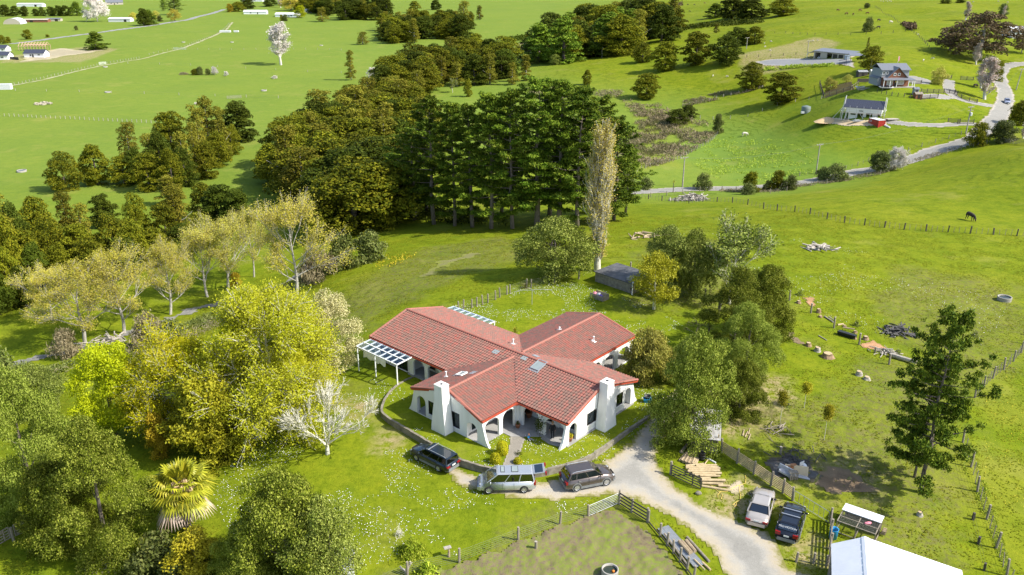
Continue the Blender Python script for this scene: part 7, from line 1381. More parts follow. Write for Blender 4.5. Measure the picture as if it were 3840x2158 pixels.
for lb, x, y, r, h, m_ in (('big orange torn stump in the grass right of the garden trees',462,500,.75,.6,'stump'),('grey stump left of the big torn stump',375,450,.4,.6,'grey_log'),('reddish stump beside the bare bank',298,405,.4,.5,'stump'),('grey stump above the golden saplings',728,655,.42,.6,'grey_log'),('low grey stump beside the pine branches',795,690,.4,.4,'grey_log'),('brown stump near the second old post',385,120,.35,.6,'stump'),('small brown stump below the second old post',400,160,.28,.3,'stump'),('dark stump near the first old post',215,40,.35,.4,'stump'),('orange stump behind the third old post',785,350,.4,.5,'stump'),('small stump by the black trough',697,293,.28,.3,'stump'),('small stump between post and black trough',690,345,.28,.3,'stump'),('small reddish stump at the white stick',605,240,.25,.25,'stump')): stump(lb, *Q3(x, y), r, h, m_)
stump('grey stump alone in front of the big pine', 3448, 1935, .28, .45, 'grey_log')
for lb, x, y, hh in (('first old fence post at the top of the right slope',2960,1128,1.4),('second old fence post on the right slope',*Q3(318,125),1.3),('third old fence post, thickest of the right slope',*Q3(515,252),1.4),('fourth old fence post beside the bark litter',*Q3(730,393),1.4),('small grey post below the bark litter',*Q3(865,463),.7),('leaning grey post near the white fallen log',*Q3(985,565),1.3),('lone post left of the magnolia, beside the shed corner',2364,1025,1.6),('fence post right of the round evergreen on the back lawn',2170,1048,1.3),('big post in shade under the garden trees',2642,1118,1.3),('white tipped post inside the muddy paddock',2009,2064,.8),('dark strainer post at the burnt patch',2925,1705,.8)):
 p = at(x, y); t = thing('fence_post', lb, 'post', p); mb = MB(); mb.tube([(0,0,-.2),(.04*random.uniform(-1,1),0,hh)], [.12,.11], 8); O('post_shaft', mb, MT['wood'], t); mb = MB(); mb.lathe([(0,hh+.012),(.108,hh+.008)], 8); O('post_top', mb, MT['grey_log'], t)
def heap(label, px, py, w, hh, n, mat, r, L, seed, name='brush_heap', cat='wood heap'):
 p = at(px, py); t = thing(name, label, cat, p); rd = random.Random(seed)
 for i in range(n):
  x = rd.gauss(0, w*.28); y = rd.gauss(0, w*.2); z = max(.05, hh*(1-(abs(x)+abs(y))/w*1.2))*rd.uniform(.2, 1); a = rd.uniform(0, 2*PI); l = L*rd.uniform(.5, 1.2); d = Vector((math.cos(a), math.sin(a), rd.uniform(-.35,.35)))*l*.5; c = Vector((x, y, z)); rr = r*rd.uniform(.6, 1.3); mb = MB(); mb.tube([c-d, c+Vector((rd.uniform(-.1,.1), rd.uniform(-.1,.1), .05)), c+d], [rr, rr*.9, rr*.6], 5); O('stick', mb, MT[mat], t)
heap('big heap of bleached branches on the crest fence', 2598, 752, 6.5, 1.9, 90, 'grey_log', .13, 3.2, 1); heap('small heap of split logs in the right paddock', 3072, 935, 3.4, .7, 26, 'grey_log', .16, 2.4, 2); heap('charred wood heap left of the big pine', 3372, 1248, 3.2, .7, 44, 'charcoal', .12, 1.8, 3); heap('grey sticks around the bush at the fallen log', 3318, 1325, 2.2, .5, 26, 'grey_log', .06, 1.4, 4); heap('cut timber scattered behind the garden trees', 2420, 890, 5.0, .4, 26, 'log', .13, 2.0, 5); heap('sawn timber beside the hay coloured post at the grove', 2325, 752, 3.2, .8, 14, 'stump', .25, 1.5, 6); heap('broken slats lying behind the left sapling', 2925, 1612, 2.6, .5, 16, 'wood', .05, 1.7, 7); heap('broken timber under the leafless poplar at the creek', 410, 1285, 5.0, .8, 40, 'grey_log', .10, 2.4, 8)
logs('fallen_log', 'long white fallen trunk beside the big pine', None, [(Q3(1000,500),Q3(1215,565),.3)], MT['grey_log'], .28, 'log'); logs('fallen_log', 'thin pale stick lying on the slope below the third post', None, [(Q3(385,320),Q3(455,360),.06)], MT['grey_log'], .06, 'stick'); logs('fallen_log', 'white stick right of the third old post', None, [(Q3(548,230),Q3(595,222),.08)], MT['new_wood'], .09, 'stick'); logs('fallen_log', '{o} old rail from the left lying beside the third old post', 'old rails on the right slope', [(Q3(435,158),Q3(510,208),.1),(Q3(470,165),Q3(520,195),.15)], MT['grey_log'], .07, 'rail'); logs('fallen_log', 'pale rail behind the black trough', None, [(Q3(590,270),Q3(690,285),.35)], MT['log'], .08, 'rail')
logs('fallen_log', '{o} batten from the left on the grass right of the tin shed', 'short battens on the grass right of the tin shed', [(Q(1225,310),Q(1245,215),.06),(Q(1260,330),Q(1300,245),.06),(Q(1310,290),Q(1335,195),.06),(Q(1310,370),Q(1345,285),.06)], MT['log'], .06, 'batten')
p = at(*Q3(625, 325)); t = thing('feed_trough', 'black feed trough lying by the old posts', 'trough', p, -.75); mb = MB(); mb.hexa([(-1,-.22,0),(1,-.22,0),(1,.22,0),(-1,.22,0)], [(-1.05,-.32,.45),(1.05,-.32,.45),(1.05,.32,.45),(-1.05,.32,.45)]); O('trough_body', mb, MT['black'], t); mb = MB(); mb.tube([(-1.05,-.3,.47),(1.05,-.3,.47)], .04, 6); O('rim', mb, MT['black'], t)
# ------------------------------------------------------------------ fences
POSTM = {}
def post_me(kind):
 if kind not in POSTM:
  mb = MB()
  if kind == 'post': mb.tube([(0,0,-.2),(0,0,1.2)], [.10,.09], 7); m = MT['wood']
  elif kind == 'dark': mb.box((0,0,.5), (.17,.17,1.4)); m = MT['dark_wood']
  elif kind == 'pale': mb.box((0,0,.45), (.16,.16,1.3)); m = MT['grey_log']
  elif kind == 'batten': mb.box((0,0,.52), (.055,.045,1.0)); m = MT['wood']
  else: mb.box((0,0,.5), (.07,.06,1.05)); m = MT['grey_log']
  POSTM[kind] = mb.mesh('post' if kind in ('post','dark','pale') else 'batten', m)
 return POSTM[kind]
def fence(label, pix, step=None, batt=0, wires=5, rails=0, kind='post', bk='batten', railm='dark_wood', h=1.05, closeb=False, name=None, wr=.006, wposts=None, gap=None):
 """posts at the given photo points (or every step metres), wires and battens between them"""
 pts = [at(*p) for p in pix]; base = pts[0].copy(); t = thing(name or ('rail_fence' if rails else 'wire_fence'), label, 'fence', base); rd = random.Random(int(abs(base.x)*7))
 if step: L = sum((a-b).length for a, b in zip(pts, pts[1:])); P = disc(pts, max(1, int(L/step)))
 else: P = pts
 P = [Vector((p.x, p.y, T1(p.x, p.y))) for p in P][:290]
 for p in P:
  o = link('post', post_me(kind), t, p-base, rd.uniform(0, 3)); o.scale = (1, 1, h/1.05*rd.uniform(.94, 1.08)); o.rotation_euler = (rd.uniform(-.05, .05), rd.uniform(-.05, .05), o.rotation_euler[2])
 nb = 0
 for a, b in zip(P, P[1:]):
  for k in range(batt):
   if nb > 285: break
   q = a.lerp(b, (k+1)/(batt+1)); q.z = T1(q.x, q.y); o = link('batten', post_me(bk), t, q-base, rd.uniform(0, 3)); o.rotation_euler = (rd.uniform(-.09, .09), rd.uniform(-.09, .09), 0); o.scale = (1, 1, h/1.05); nb += 1
 for w in range(wires):
  mb = MB(); z = h*(.12+.86*w/max(1, wires-1)); mb.tube([p-base+Vector((0,0,z)) for p in P], wr, 3, cap=False); O('wire', mb, MT['wire'], t)
 for r in range(rails):
  for a, b in zip(P, P[1:]): mb = MB(); z = Vector((0,0,h*(.14+.80*r/max(1, rails-1)))); mb.bar(a-base+z, b-base+z, .04, .13 if rails < 6 else .09); O('rail', mb, MT[railm], t)
 return t
Z8 = lambda x, y: (1280+x/2.0113, 1438+y/2.0113)
fence('wire fence of round posts between the lower lawn and the muddy paddock', [(1380,2225),(1528,2158),(1722,2110),(1943,2026),(2100,1966),(2206,1938)], wires=6)
fence('dark timber rail fence at the driveway corner of the muddy paddock', [(2322,1892),(2368,1922),(2427,1958)], rails=4, wires=0, h=1.15)
fence('post and rail fence going down along the iron sheets', [(2430,1960),(2474,2013),(2501,2046),(2525,2075),(2549,2108),(2576,2139),(2600,2175)], rails=1, wires=3)
fence('pale seven rail yard fence from the tin shed to the galvanised gate', [Q(905,555),Q(1140,715),Q(1390,880),Q(1650,1055),Q(1830,1165),Q(1975,1278)], rails=7, wires=0, railm='new_wood', h=1.2)
fence('rail fence seen end on between gate and barn', [(3113,1962),(3112,2010),(3110,2060),(3108,2110),(3106,2165),(3104,2230)], rails=5, wires=0, railm='wood', h=1.3)
fence('short wire fence running left from the shaded rail fence', [(2986,2108),(3050,2114),(3100,2122)], wires=2, h=.8)
fence('post and batten fence at the far right edge of the photograph', [(3880,1262),(3839,1312),(3805,1352),(3765,1387),(3720,1422),(3690,1452),(3655,1492)], step=2.6, batt=2, wires=6, h=1.2)
fence('post and batten fence right of the big pine', [(3610,1660),(3641,1752),(3664,1846),(3699,1948),(3735,2057),(3775,2162),(3800,2240)], batt=2, wires=6, h=1.3)
fence('low rail and wire along the trampled strip right of the barn', [(3648,1950),(3668,2040),(3690,2140),(3705,2220)], wires=2, h=.6, kind='dark')
z3 = lambda x, y: (2560+x/2.0113, 720+y/2.0113)
fence('long post and batten fence over the crest of the right paddock', [(2360,742),(2382,743),(2432,747),(2482,754),(2531,759),(2583,763)]+[z3(*p) for p in ((152,75),(260,76),(375,82),(490,98),(610,128),(712,142),(845,150),(960,170),(1088,205),(1220,233),(1370,253),(1522,270),(1670,285),(1835,297),(2000,305),(2168,315),(2343,323),(2520,333),(2700,342))], batt=3, wires=5, kind='dark')
fence('old fence of the road verge behind the branch heap', [(2330,736),(2380,737),(2440,740),(2500,735),(2560,728),(2624,718),(2661,715),(2707,714),(2760,718),(2820,722),(2888,727),(2950,718)], batt=1, wires=4)
fence('fence along the near side of the climbing road', [(2983,703),(3040,698),(3100,690),(3150,680),(3200,670),(3250,664),(3300,655),(3350,638),(3405,620),(3450,606),(3500,592),(3550,578),(3604,562),(3650,550),(3700,541)], batt=2, wires=4)
fence('far side fence of the climbing road, lower part', [(2998,661),(3060,655),(3120,647),(3190,632),(3256,607)], step=4, wires=3, batt=1); fence('far side fence of the climbing road, upper part', [(3405,567),(3470,548),(3540,527),(3604,507)], step=4, wires=3, batt=1)
fence('pale post fence at the right of the road by the stockyard', [(3690,538),(3710,533),(3730,528),(3745,524)], wires=4, kind='pale', h=1.4)
fence('long batten fence across the left flat paddock', [(-20,436),(60,438),(150,443),(250,447),(350,452),(450,457),(540,461),(585,464)], step=2.1, wires=3, kind='pale', wr=.01)
fence('wire fence with spaced pale posts across the left flat paddock', [(58,341),(200,344),(350,347),(500,352),(650,357),(800,361),(950,366),(1044,369)], step=16, wires=2, kind='pale', wr=.01)
fence('faint pale post fence below the small bush row', [(480,240),(700,245),(900,257),(1100,268),(1280,275)], step=18, wires=2, kind='pale', wr=.01)
fence('pale batten fence along the farm track', [(-20,328),(60,318),(124,304),(249,274),(373,245),(447,232),(522,220)], step=3.2, wires=3, kind='pale', wr=.012); fence('pale fence along the farm track, farther part', [(560,206),(620,192),(690,178),(760,150),(820,126),(860,90)], step=7, wires=2, kind='pale', wr=.015)
fence('faint fence across the middle of the left flat paddock', [(700,186),(850,188),(1000,187),(1150,186),(1280,189)], step=8, wires=2, kind='pale', wr=.012)
fence('pale post fence on the far side of the scrub gully', [(2338,663),(2400,640),(2470,618),(2549,596),(2602,566),(2650,542),(2690,507),(2696,488)], step=2.6, wires=4, kind='pale')
fence('pale post fence on the grassy spur in front of the garage trees', [(2560,400),(2640,382),(2720,362),(2800,345),(2858,332)], step=3, wires=3, kind='pale')
fence('fence below the two round trees by the fence corner', [(2595,432),(2640,450),(2715,448),(2800,440),(2900,400),(3000,378),(3080,372)], step=6, wires=2, kind='pale')
fence('hill fence under the cows', [(2774,139),(2850,128),(2950,125),(3060,133),(3180,134),(3300,128),(3395,119)], step=7, wires=2, kind='dark'); fence('hill fence running down towards the gum tree', [(3281,28),(3330,60),(3390,95),(3440,135),(3490,190)], step=7, wires=2, kind='dark'); fence('fence behind the garage yard', [(2800,216),(2880,214),(2960,208),(3030,206)], step=5, wires=3, kind='dark')
R4 = lambda x, y: (3020+x/4.022, 200+y/4.022)
for lb, pp in (('black rail fence along the driveway of the brick house',[(1740,600),(1900,603),(2080,606),(2250,612)]),('curved black rail fence on the lawn beside the driveway of the brick house',[(2255,612),(2290,655),(2380,700),(2480,735),(2590,755)]),('lower black rail fence below the pad at the brick house',[(1745,705),(1860,692),(1995,680)]),('black rail fence right of the brick house veranda',[(1530,462),(1640,464),(1745,464)]),('black rail fence behind the driveway turn',[(1985,420),(2080,400),(2200,388)]),('timber rail fence at the foot of the leafless poplars',[(2340,400),(2430,405),(2530,412)]),('rail fence left of the new house gate',[(2150,1045),(2240,1050),(2330,1058)]),('rail fence in front of the last power pole',[(2295,1070),(2420,1062),(2535,1068)])):
 fence(lb, [R4(*p) for p in pp], step=2.6, rails=4, wires=0, kind='dark', h=1.2)
fence('sparse fence round the garden of the brick house', [R4(*p) for p in ((1080,600),(1200,625),(1320,645),(1450,660),(1580,678))], step=1.8, wires=3, kind='dark'); fence('rail fence at the top of the timber bank', [R4(*p) for p in ((215,470),(240,560),(275,680),(370,655),(560,600),(680,560),(800,480))], step=2.4, rails=2, wires=0, kind='dark', railm='wood', h=1.3)
t = thing('timber_bank', 'sloping retaining bank of brown timber left of the brick house', 'bank', at(*R4(480,600))); o_ = t.location.copy()
for i in range(9): a, b = at(*R4(290+i*2, 680-i*14), .05+.0*i), at(*R4(740-i*6, 545-i*9), .05); mb = MB(); mb.bar(a-o_+Vector((0,0,.10*i)), b-o_+Vector((0,0,.10*i)), .25, .28); O('plank', mb, MT['stump'], t)
fence('back fence of big and small posts behind the house lawn', [(1720,1166),(1738,1160),(1769,1156),(1788,1149),(1810,1144),(1830,1136),(1858,1125),(1874,1116),(1901,1105),(1913,1101),(1975,1079),(1992,1079),(2079,1061)], wires=6, h=1.1)
fence('timber fence corner at the start of the road', [(2352,672),(2370,690),(2395,700),(2440,705)], rails=4, wires=0, kind='dark', h=1.3)
farm_gate('timber gate in the shade at the lower left edge', at(60,2012), at(190,1955), 1.1, 6, MT['wood'], True, [at(52,2030)]); farm_gate('timber gate half hidden under the lower left evergreen', at(-30,2060), at(40,2020), 1.1, 5, MT['wood'], True, [])
farm_gate('pale farm gate on the long paddock fence', at(852,371), at(905,368), 1.2, 4, MT['grey_log'], False, rw=.12); farm_gate('white farm gate beside the middle of the farm track', at(372,243), at(398,241), 1.3, 4, MT['white_paint'], False, rw=.14); farm_gate('white farm gate farther up the farm track', at(652,186), at(695,187), 1.3, 4, MT['white_paint'], False, rw=.14); farm_gate('timber stockyard gate at the right edge by the road', at(3750,536), at(3800,540), 1.3, 5, MT['wood'], True); farm_gate('timber stockyard rails at the far right edge', at(3805,540), at(3870,545), 1.3, 5, MT['wood'], True)
farm_gate('timber gate behind the garage carport', at(*R4(505,190)), at(*R4(618,185)), 1.3, 5, MT['dark_wood'], True)
# ------------------------------------------------------------------ power poles and lines
def pole(label, px, py, ty, tf=False, lean=0):
 p = at(px, py); h = tree_h(p, ty); t = thing('power_pole', label, 'power pole', p); mb = MB(); mb.tube([(0,0,-.3),(lean*h,0,h)], [.20,.13], 8); O('pole_shaft', mb, MT['grey_log'], t)
 for k in range(2 if tf else 1): mb = MB(); mb.box((lean*h,0,h-.25-.9*k), (2.2,.12,.14), .35); O('crossarm', mb, MT['wood'], t)
 for x in (-.9, -.3, .4, .95): mb = MB(); mb.cyl((lean*h+x*math.cos(.35), x*math.sin(.35), h-.18), .06, .22, 6); O('insulator', mb, MT['white_paint'], t)
 if tf: mb = MB(); mb.cyl((.35,-.1,h-2.6), .28, .9, 12); O('transformer', mb, MT['white_paint'], t)
 return p+Vector((0,0,h-.1))
T_ = [pole('power pole beside the middle of the road straight', 3060, 651, 541), pole('power pole with transformer beside the round roadside tree', 3622, 502, 400, True), pole('leaning power pole at the right edge by the road bend', 3810, 338, 258, lean=.08), pole('pale power pole left of the road start', 2559, 702, 590), pole('far power pole on the slope above the four hillside trees', 2799, 184, 141), pole('far power pole behind the garage', 3028, 197, 153), pole('far power pole before the tall hillside wood', 2257, 217, 180), pole('second leaning pole at the right edge above the dark bush', 3826, 420, 380, lean=.05)]
def line(label, a, b, n):
 t = thing('power_line', label, 'power line', a)
 for k in range(n):
  o = Vector((.8*(k-(n-1)/2), .3*(k-(n-1)/2), 0)); mb = MB(); mb.tube([Vector()+o]+[(b-a)*f+Vector((0,0,-4*1.6*f*(1-f)))+o for f in (.15,.3,.5,.7,.85,1)], .007, 3, cap=False); O('cable', mb, MT['wire'], t)
line('power lines between the road pole and the transformer pole', T_[0], T_[1], 3); line('power lines between the transformer pole and the leaning pole', T_[1], T_[2], 2); line('power lines from the left road pole to the road straight pole', T_[3], T_[0], 3)
# ------------------------------------------------------------------ far buildings
def gable_house(name, label, p, rz, L, D, hw, hr, wallm, roofm, wins=(), doors=(), over=.4, cat='house', chim=None):
 """x along the ridge, front towards -y"""
 t = thing(name, label, cat, p, rz); mb = MB(); mb.hexa([(-L/2,-D/2,-.5),(L/2,-D/2,-.5),(L/2,D/2,-.5),(-L/2,D/2,-.5)], [(-L/2,-D/2,hw),(L/2,-D/2,hw),(L/2,D/2,hw),(-L/2,D/2,hw)])
 for x in (-L/2, L/2): mb.add([(x,-D/2,hw),(x,D/2,hw),(x,0,hr-.1)], [(0,1,2)])
 O('wall', mb, wallm, t)
 for s in (-1, 1):
  mb = MB(); e = (hr-hw)/(D/2)*over; q = [(-L/2-over,s*(D/2+over),hw-e),(L/2+over,s*(D/2+over),hw-e),(L/2+over,0,hr),(-L/2-over,0,hr)]; q = q if s < 0 else q[::-1]; mb.hexa([(a,b,c-.12) for a, b, c in q], q); rf = O('roof', mb, roofm, t)
  n = int(L/1.1)
  mb = MB()
  for i in range(n): x = -L/2+L*(i+.5)/n; mb.bar((x,s*(D/2+over-.05),hw-e+.02),(x,0.02*s,hr+.02), .06, .05)
  o = O('roof_ribs', mb, roofm, rf); o['kind'] = 'stuff'
 for x, z, w, h in wins:
  mb = MB()
  for s in (-1, 1): mb.box((x+s*w/2, -D/2-.03, z), (.09,.1,h+.09)); mb.box((x, -D/2-.03, z+s*h/2), (w-.09,.1,.09))
  f = O('window', mb, MT['white_paint'], t); mb = MB(); mb.box((x, -D/2-.015, z), (w-.09,.03,h-.09)); O('pane', mb, MT['skyglass2'], f)
 for x, w, h in doors: mb = MB(); mb.box((x, -D/2-.03, h/2), (w,.07,h)); O('door', mb, MT['dark_frame'], t)
 return t
MT['skyglass2'] = M('dark_window_glass', (.06,.07,.08), (.09,.10,.11), 2, .1, spec=.7)
MT['pale_roof'] = M('pale_metal_roof', (.66,.67,.68), (.58,.59,.6), 2, .5); MT['timber_frame'] = M('raw_timber_frame', (.55,.38,.26), (.46,.31,.2), 4, .8)
# brick house
p = at(*R4(1360, 498)); rz = .06; bh = thing('brick_house', 'two storey brick house with steep front gable, grey roofs and a long veranda', 'house', p, rz)
mb = MB(); mb.box((0,4,1.2), (8.6,7.8,2.9)); O('wall', mb, MT['brick'], bh)
mb = MB(); mb.hexa([(-4.6,1.2,2.6),(4.6,1.2,2.6),(4.6,8.6,2.6),(-4.6,8.6,2.6)], [(-4.4,1.3,5.2),(4.4,1.3,5.2),(4.4,8.4,5.2),(-4.4,8.4,5.2)]); O('upper_wall', mb, MT['grey_clad'], bh)
mb = MB(); mb.add([(-3.5,-.15,2.55),(3.5,-.15,2.55),(0,-.15,5.85),(-3.5,1.3,2.55),(3.5,1.3,2.55),(0,1.3,5.85)], [(0,1,2),(3,5,4),(0,2,5,3),(1,4,5,2)]); O('front_gable', mb, MT['brick'], bh)
for s in (-1, 1): mb = MB(); q = [(0,-.6,6.05),(s*3.95,-.6,2.35),(s*3.95,5,2.35),(0,5,6.05)]; q = q if s > 0 else q[::-1]; mb.hexa([(a,b,c-.15) for a, b, c in q][::-1] if False else [(a,b,c-.15) for a, b, c in q], q); O('gable_roof', mb, MT['dark_frame'] if False else MT['grey_roof'], bh)
for s in (-1, 1): mb = MB(); q = [(-5.0,5.0+s*4.1,5.0),(5.0,5.0+s*4.1,5.0),(5.0,5.0,6.7),(-5.0,5.0,6.7)]; q = q if s < 0 else q[::-1]; mb.hexa([(a,b,c-.15) for a, b, c in q], q); O('roof', mb, MT['grey_roof'], bh)
mb = MB(); q = [(-5.3,-2.2,2.25),(5.3,-2.2,2.25),(4.6,.0,2.75),(-4.6,.0,2.75)]; mb.hexa([(a,b,c-.12) for a, b, c in q], q); O('veranda_roof', mb, MT['grey_roof'], bh)
for x in (-5.1,-3.0,-.8,3.1,4.4,5.1): mb = MB(); mb.bar((x,-2.05,-.3),(x,-2.05,2.2), .16); O('veranda_post', mb, MT['white_paint'], bh)
mb = MB(); mb.box((.2,-1.2,-.25), (11.0,2.3,.45)); O('veranda_deck', mb, MT['grey_log'], bh)
for x, z, w, h, y in ((-.9,3.75,.75,.75,-.17),(.5,3.75,.75,.75,-.17),(-2.1,1.1,1.9,1.5,.08),(1.6,1.1,1.9,1.3,.08),(-4.0,4.1,.8,.9,1.15),(-2.9,4.1,.6,.9,1.15)):
 mb = MB()
 for s in (-1, 1): mb.box((x+s*w/2,y-.02,z), (.1,.08,h+.1)); mb.box((x,y-.02,z+s*h/2), (w-.1,.08,.1))
 f = O('window', mb, MT['white_paint'], bh); mb = MB(); mb.box((x,y,z), (w-.1,.05,h-.1)); O('pane', mb, MT['skyglass2'] if z > 2 else MT['curtain'], f)
mb = MB(); mb.box((-.15,.06,1.0), (.9,.08,2.0)); O('door', mb, MT['dark_frame'], bh); mb = MB(); mb.box((-.1,-.02,1.4), (.4,.06,.6)); O('door_wreath', mb, MT['yellow'], bh)
mb = MB(); mb.lathe([(0,0),(.3,.1),(.33,.14)], 12, (-4.7,1.0,3.4)); O('satellite_dish', mb, MT['white_paint'], bh); mb = MB(); mb.box((-4.95,4.5,1.2), (1.2,6,2.4)); O('side_room', mb, MT['grey_clad'], bh)
mb = MB(); q = [(-5.8,1.4,2.3),(-4.35,1.4,2.9),(-4.35,7.6,2.9),(-5.8,7.6,2.3)]; mb.hexa([(a,b,c-.1) for a, b, c in q], q); O('side_roof', mb, MT['grey_roof'], bh)
p2 = at(*R4(1440, 250)); q2 = p+Vector((2.2,6,6.3)); mb = MB(); mb.tube([(0,0,0),(0,0,2.6)], .04, 6); fl = thing('flag', 'red flag on a pole behind the roof of the brick house', 'flag', q2); O('flag_pole', mb, MT['white_paint'], fl); mb = MB(); mb.add([(0,0,2.5),(.45,.05,2.3),(.4,0,.9),(.0,0,1.1)], [(0,1,2,3)]); O('flag_cloth', mb, MT['pink'], fl)
for lb, x, y, w, d, h, m, rm in (('dark lean-to shed left of the brick house',850,345,3.4,2.2,1.7,'dark_wood','galv'),('small pale hen house left of the brick house',1010,345,1.8,1.6,1.9,'beige_clad','pale_roof'),('tiny brown playhouse on the driveway bank',1690,675,2.2,1.8,1.4,'brick','wood'),('grey play hut with slide on the lower lawn of the brick house',1655,630,1.5,1.4,2.0,'grey_clad','grey_roof')):
 gable_house('small_shed', lb, at(*R4(x, y)), .05, w, d, h, h+.45, MT[m], MT[rm], doors=((0, .7, h*.8),), over=.15, cat='shed')
t = thing('black_fence_wall', 'long black board fence left of the brick house', 'fence', at(*R4(930,435)))
for i in range(20): mb = MB(); mb.box((-3.3+.34*i,0,.55), (.32,.05,1.25)); O('board', mb, MT['dark_wood'], t)
for lb, x, y, w, m, nm in (('white boat hull beside the timber bank',830,530,3.2,'white_paint','small_boat'),('upturned pale boat below the garden of the brick house',870,555,4.4,'grey_log','small_boat')):
 t = thing(nm, lb, 'boat', at(*R4(x, y)), .1); mb = MB(); mb.hexa([(-w/2+.3,-.35,0),(w/2-.5,-.3,0),(w/2-.5,.3,0),(-w/2+.3,.35,0)], [(-w/2,-.6,.6),(w/2,-.1,.7),(w/2,.1,.7),(-w/2,.6,.6)]); O('hull', mb, MT[m], t); mb = MB(); mb.box((-.3,0,.63), (w*.5,.8,.06)); O('seat', mb, MT['wood'], t)
p = at(*R4(1215, 535)); t = thing('trampoline', 'round dark trampoline in front of the brick house', 'trampoline', p); mb = MB(); mb.lathe([(0,.62),(1.9,.62)], 20); O('mat', mb, MT['black'], t); mb = MB(); mb.lathe([(1.9,.6),(2.25,.62),(2.25,.55),(1.9,.55)], 20); O('rim', mb, MT['white_paint'], t)
for i in range(5): mb = MB(); a = i*1.26; mb.bar((2*math.cos(a),2*math.sin(a),0),(2*math.cos(a),2*math.sin(a),.6), .08); O('leg', mb, MT['galv'], t)
# house under construction with scaffold
p = at(*R4(590, 1003), .35); c2 = at(*R4(1135, 962)); rz = hd(p, c2); Lh = (c2-p).length; Dh = 6.6; t = thing('unfinished_house', 'white house shell under construction with dark gable roof and scaffolding', 'house', p, rz)
hw, hr = 3.7, 5.5; mb = MB(); wrap = MT['white_paint']
wa = [(0,0),(Lh,0),(Lh,Dh),(0,Dh)]
wall('house_wrap_wall', (0,0), (Lh,0), .15, hw, [(.3,.9,.1,2.0,0),(1.5,3.0,1.3,1.75,0),(3.5,5.2,.1,2.0,0),(6.0,7.8,.1,2.1,0),(9.0,10.5,.4,2.1,0),(3.8,5.0,2.5,2.9,0)], wrap, parent=t); wall('house_wrap_wall', (0,0), (0,Dh), -.15, lambda s: hw+(hr-hw)*(1-abs(s-Dh/2)/(Dh/2)), [(.6,2.8,.3,2.2,0),(3.6,5.6,.3,2.2,0),(2.1,4.5,2.75,3.9,0)], wrap, parent=t); wall('house_wrap_wall', (Lh,0), (Lh,Dh), .15, lambda s: hw+(hr-hw)*(1-abs(s-Dh/2)/(Dh/2)), [], wrap, parent=t); wall('house_wrap_wall', (0,Dh), (Lh,Dh), -.15, hw, [], wrap, parent=t)
mb = MB(); mb.box((Lh/2,Dh/2,-.05), (Lh+.3,Dh+.3,.3)); O('floor_slab', mb, MT['concrete'], t)
for s in (-1, 1):
 q = [(-.7,Dh/2+s*(Dh/2+.3),hw-.1),(Lh+.5,Dh/2+s*(Dh/2+.3),hw-.1),(Lh+.5,Dh/2,hr+.1),(-.7,Dh/2,hr+.1)]; q = q if s < 0 else q[::-1]; mb = MB(); mb.hexa([(a,b,c-.12) for a, b, c in q], q); rf = O('roof', mb, MT['navy_roof'], t); mb = MB()
 for i in range(20): x = -.6+(Lh+1.0)*i/19; mb.bar((x,Dh/2+s*(Dh/2+.28),hw-.06),(x,Dh/2+s*.02,hr+.13), .05, .05)
 o = O('roof_ribs', mb, MT['navy_roof'], rf); o['kind'] = 'stuff'
sc = thing('scaffolding', 'pale steel scaffolding round the unfinished house', 'scaffold', p, rz)
def sbar(a, b, w=.09, nm='scaffold_tube'): mb = MB(); mb.bar(a, b, w); O(nm, mb, MT['alloy2'], sc)
MT['alloy2'] = M('pale_scaffold', (.66,.64,.60), (.56,.54,.5), 4, .5)
for i in range(7): x = -.8+(Lh+1.8)*i/6; sbar((x,-1.2,-.3),(x,-1.2,4.2)); sbar((x,-.4,-.3),(x,-.4,2.4))
for z in (2.5,3.0,3.5): sbar((-1,-1.2,z),(Lh+1.2,-1.2,z), .12)
mb = MB(); mb.box((Lh/2,-1.0,2.05), (Lh+2,.3,.07)); O('scaffold_deck', mb, MT['grey_log'], sc)
for z in (1.0,2.1,2.8,3.4): sbar((-1.3,Dh-.5,z+.8),(-1.3,Dh+2.2,z+.8), .11)
for y in (-1.2,1.5,4.2,Dh+.2,Dh+2): sbar((-1.2,y,-.3),(-1.2,y,4.4 if y > 4 else 3.2));
for z in (1.9,2.4): sbar((-1.2,-1.2,z),(-1.2,Dh+1,z), .11)
sbar((-.6,-.4,2.9),(-.75,Dh/2,6.6), .14); sbar((-.9,-.4,2.7),(-1.0,Dh/2,6.3), .12); sbar((Lh+.6,-.4,2.9),(Lh+.5,Dh/2,6.8), .14); sbar((Lh+1.0,-.5,2.7),(Lh+.8,Dh/2,6.5), .12); sbar((-3.6,.6,-.3),(-1.2,1.6,3.2), .1); sbar((0,-1.2,-.3),(.5,-1.2,3.4), .1); sbar((Lh-1,-1.2,3.4),(Lh+.9,-1.2,.2), .1); sbar((4.4,-1.2,1.9),(5.6,-1.2,.3), .1)
for x in (Lh+.9,):
 for z in (.9,1.9,2.9): sbar((x,-1.2,z),(x,Dh*.7,z), .1)
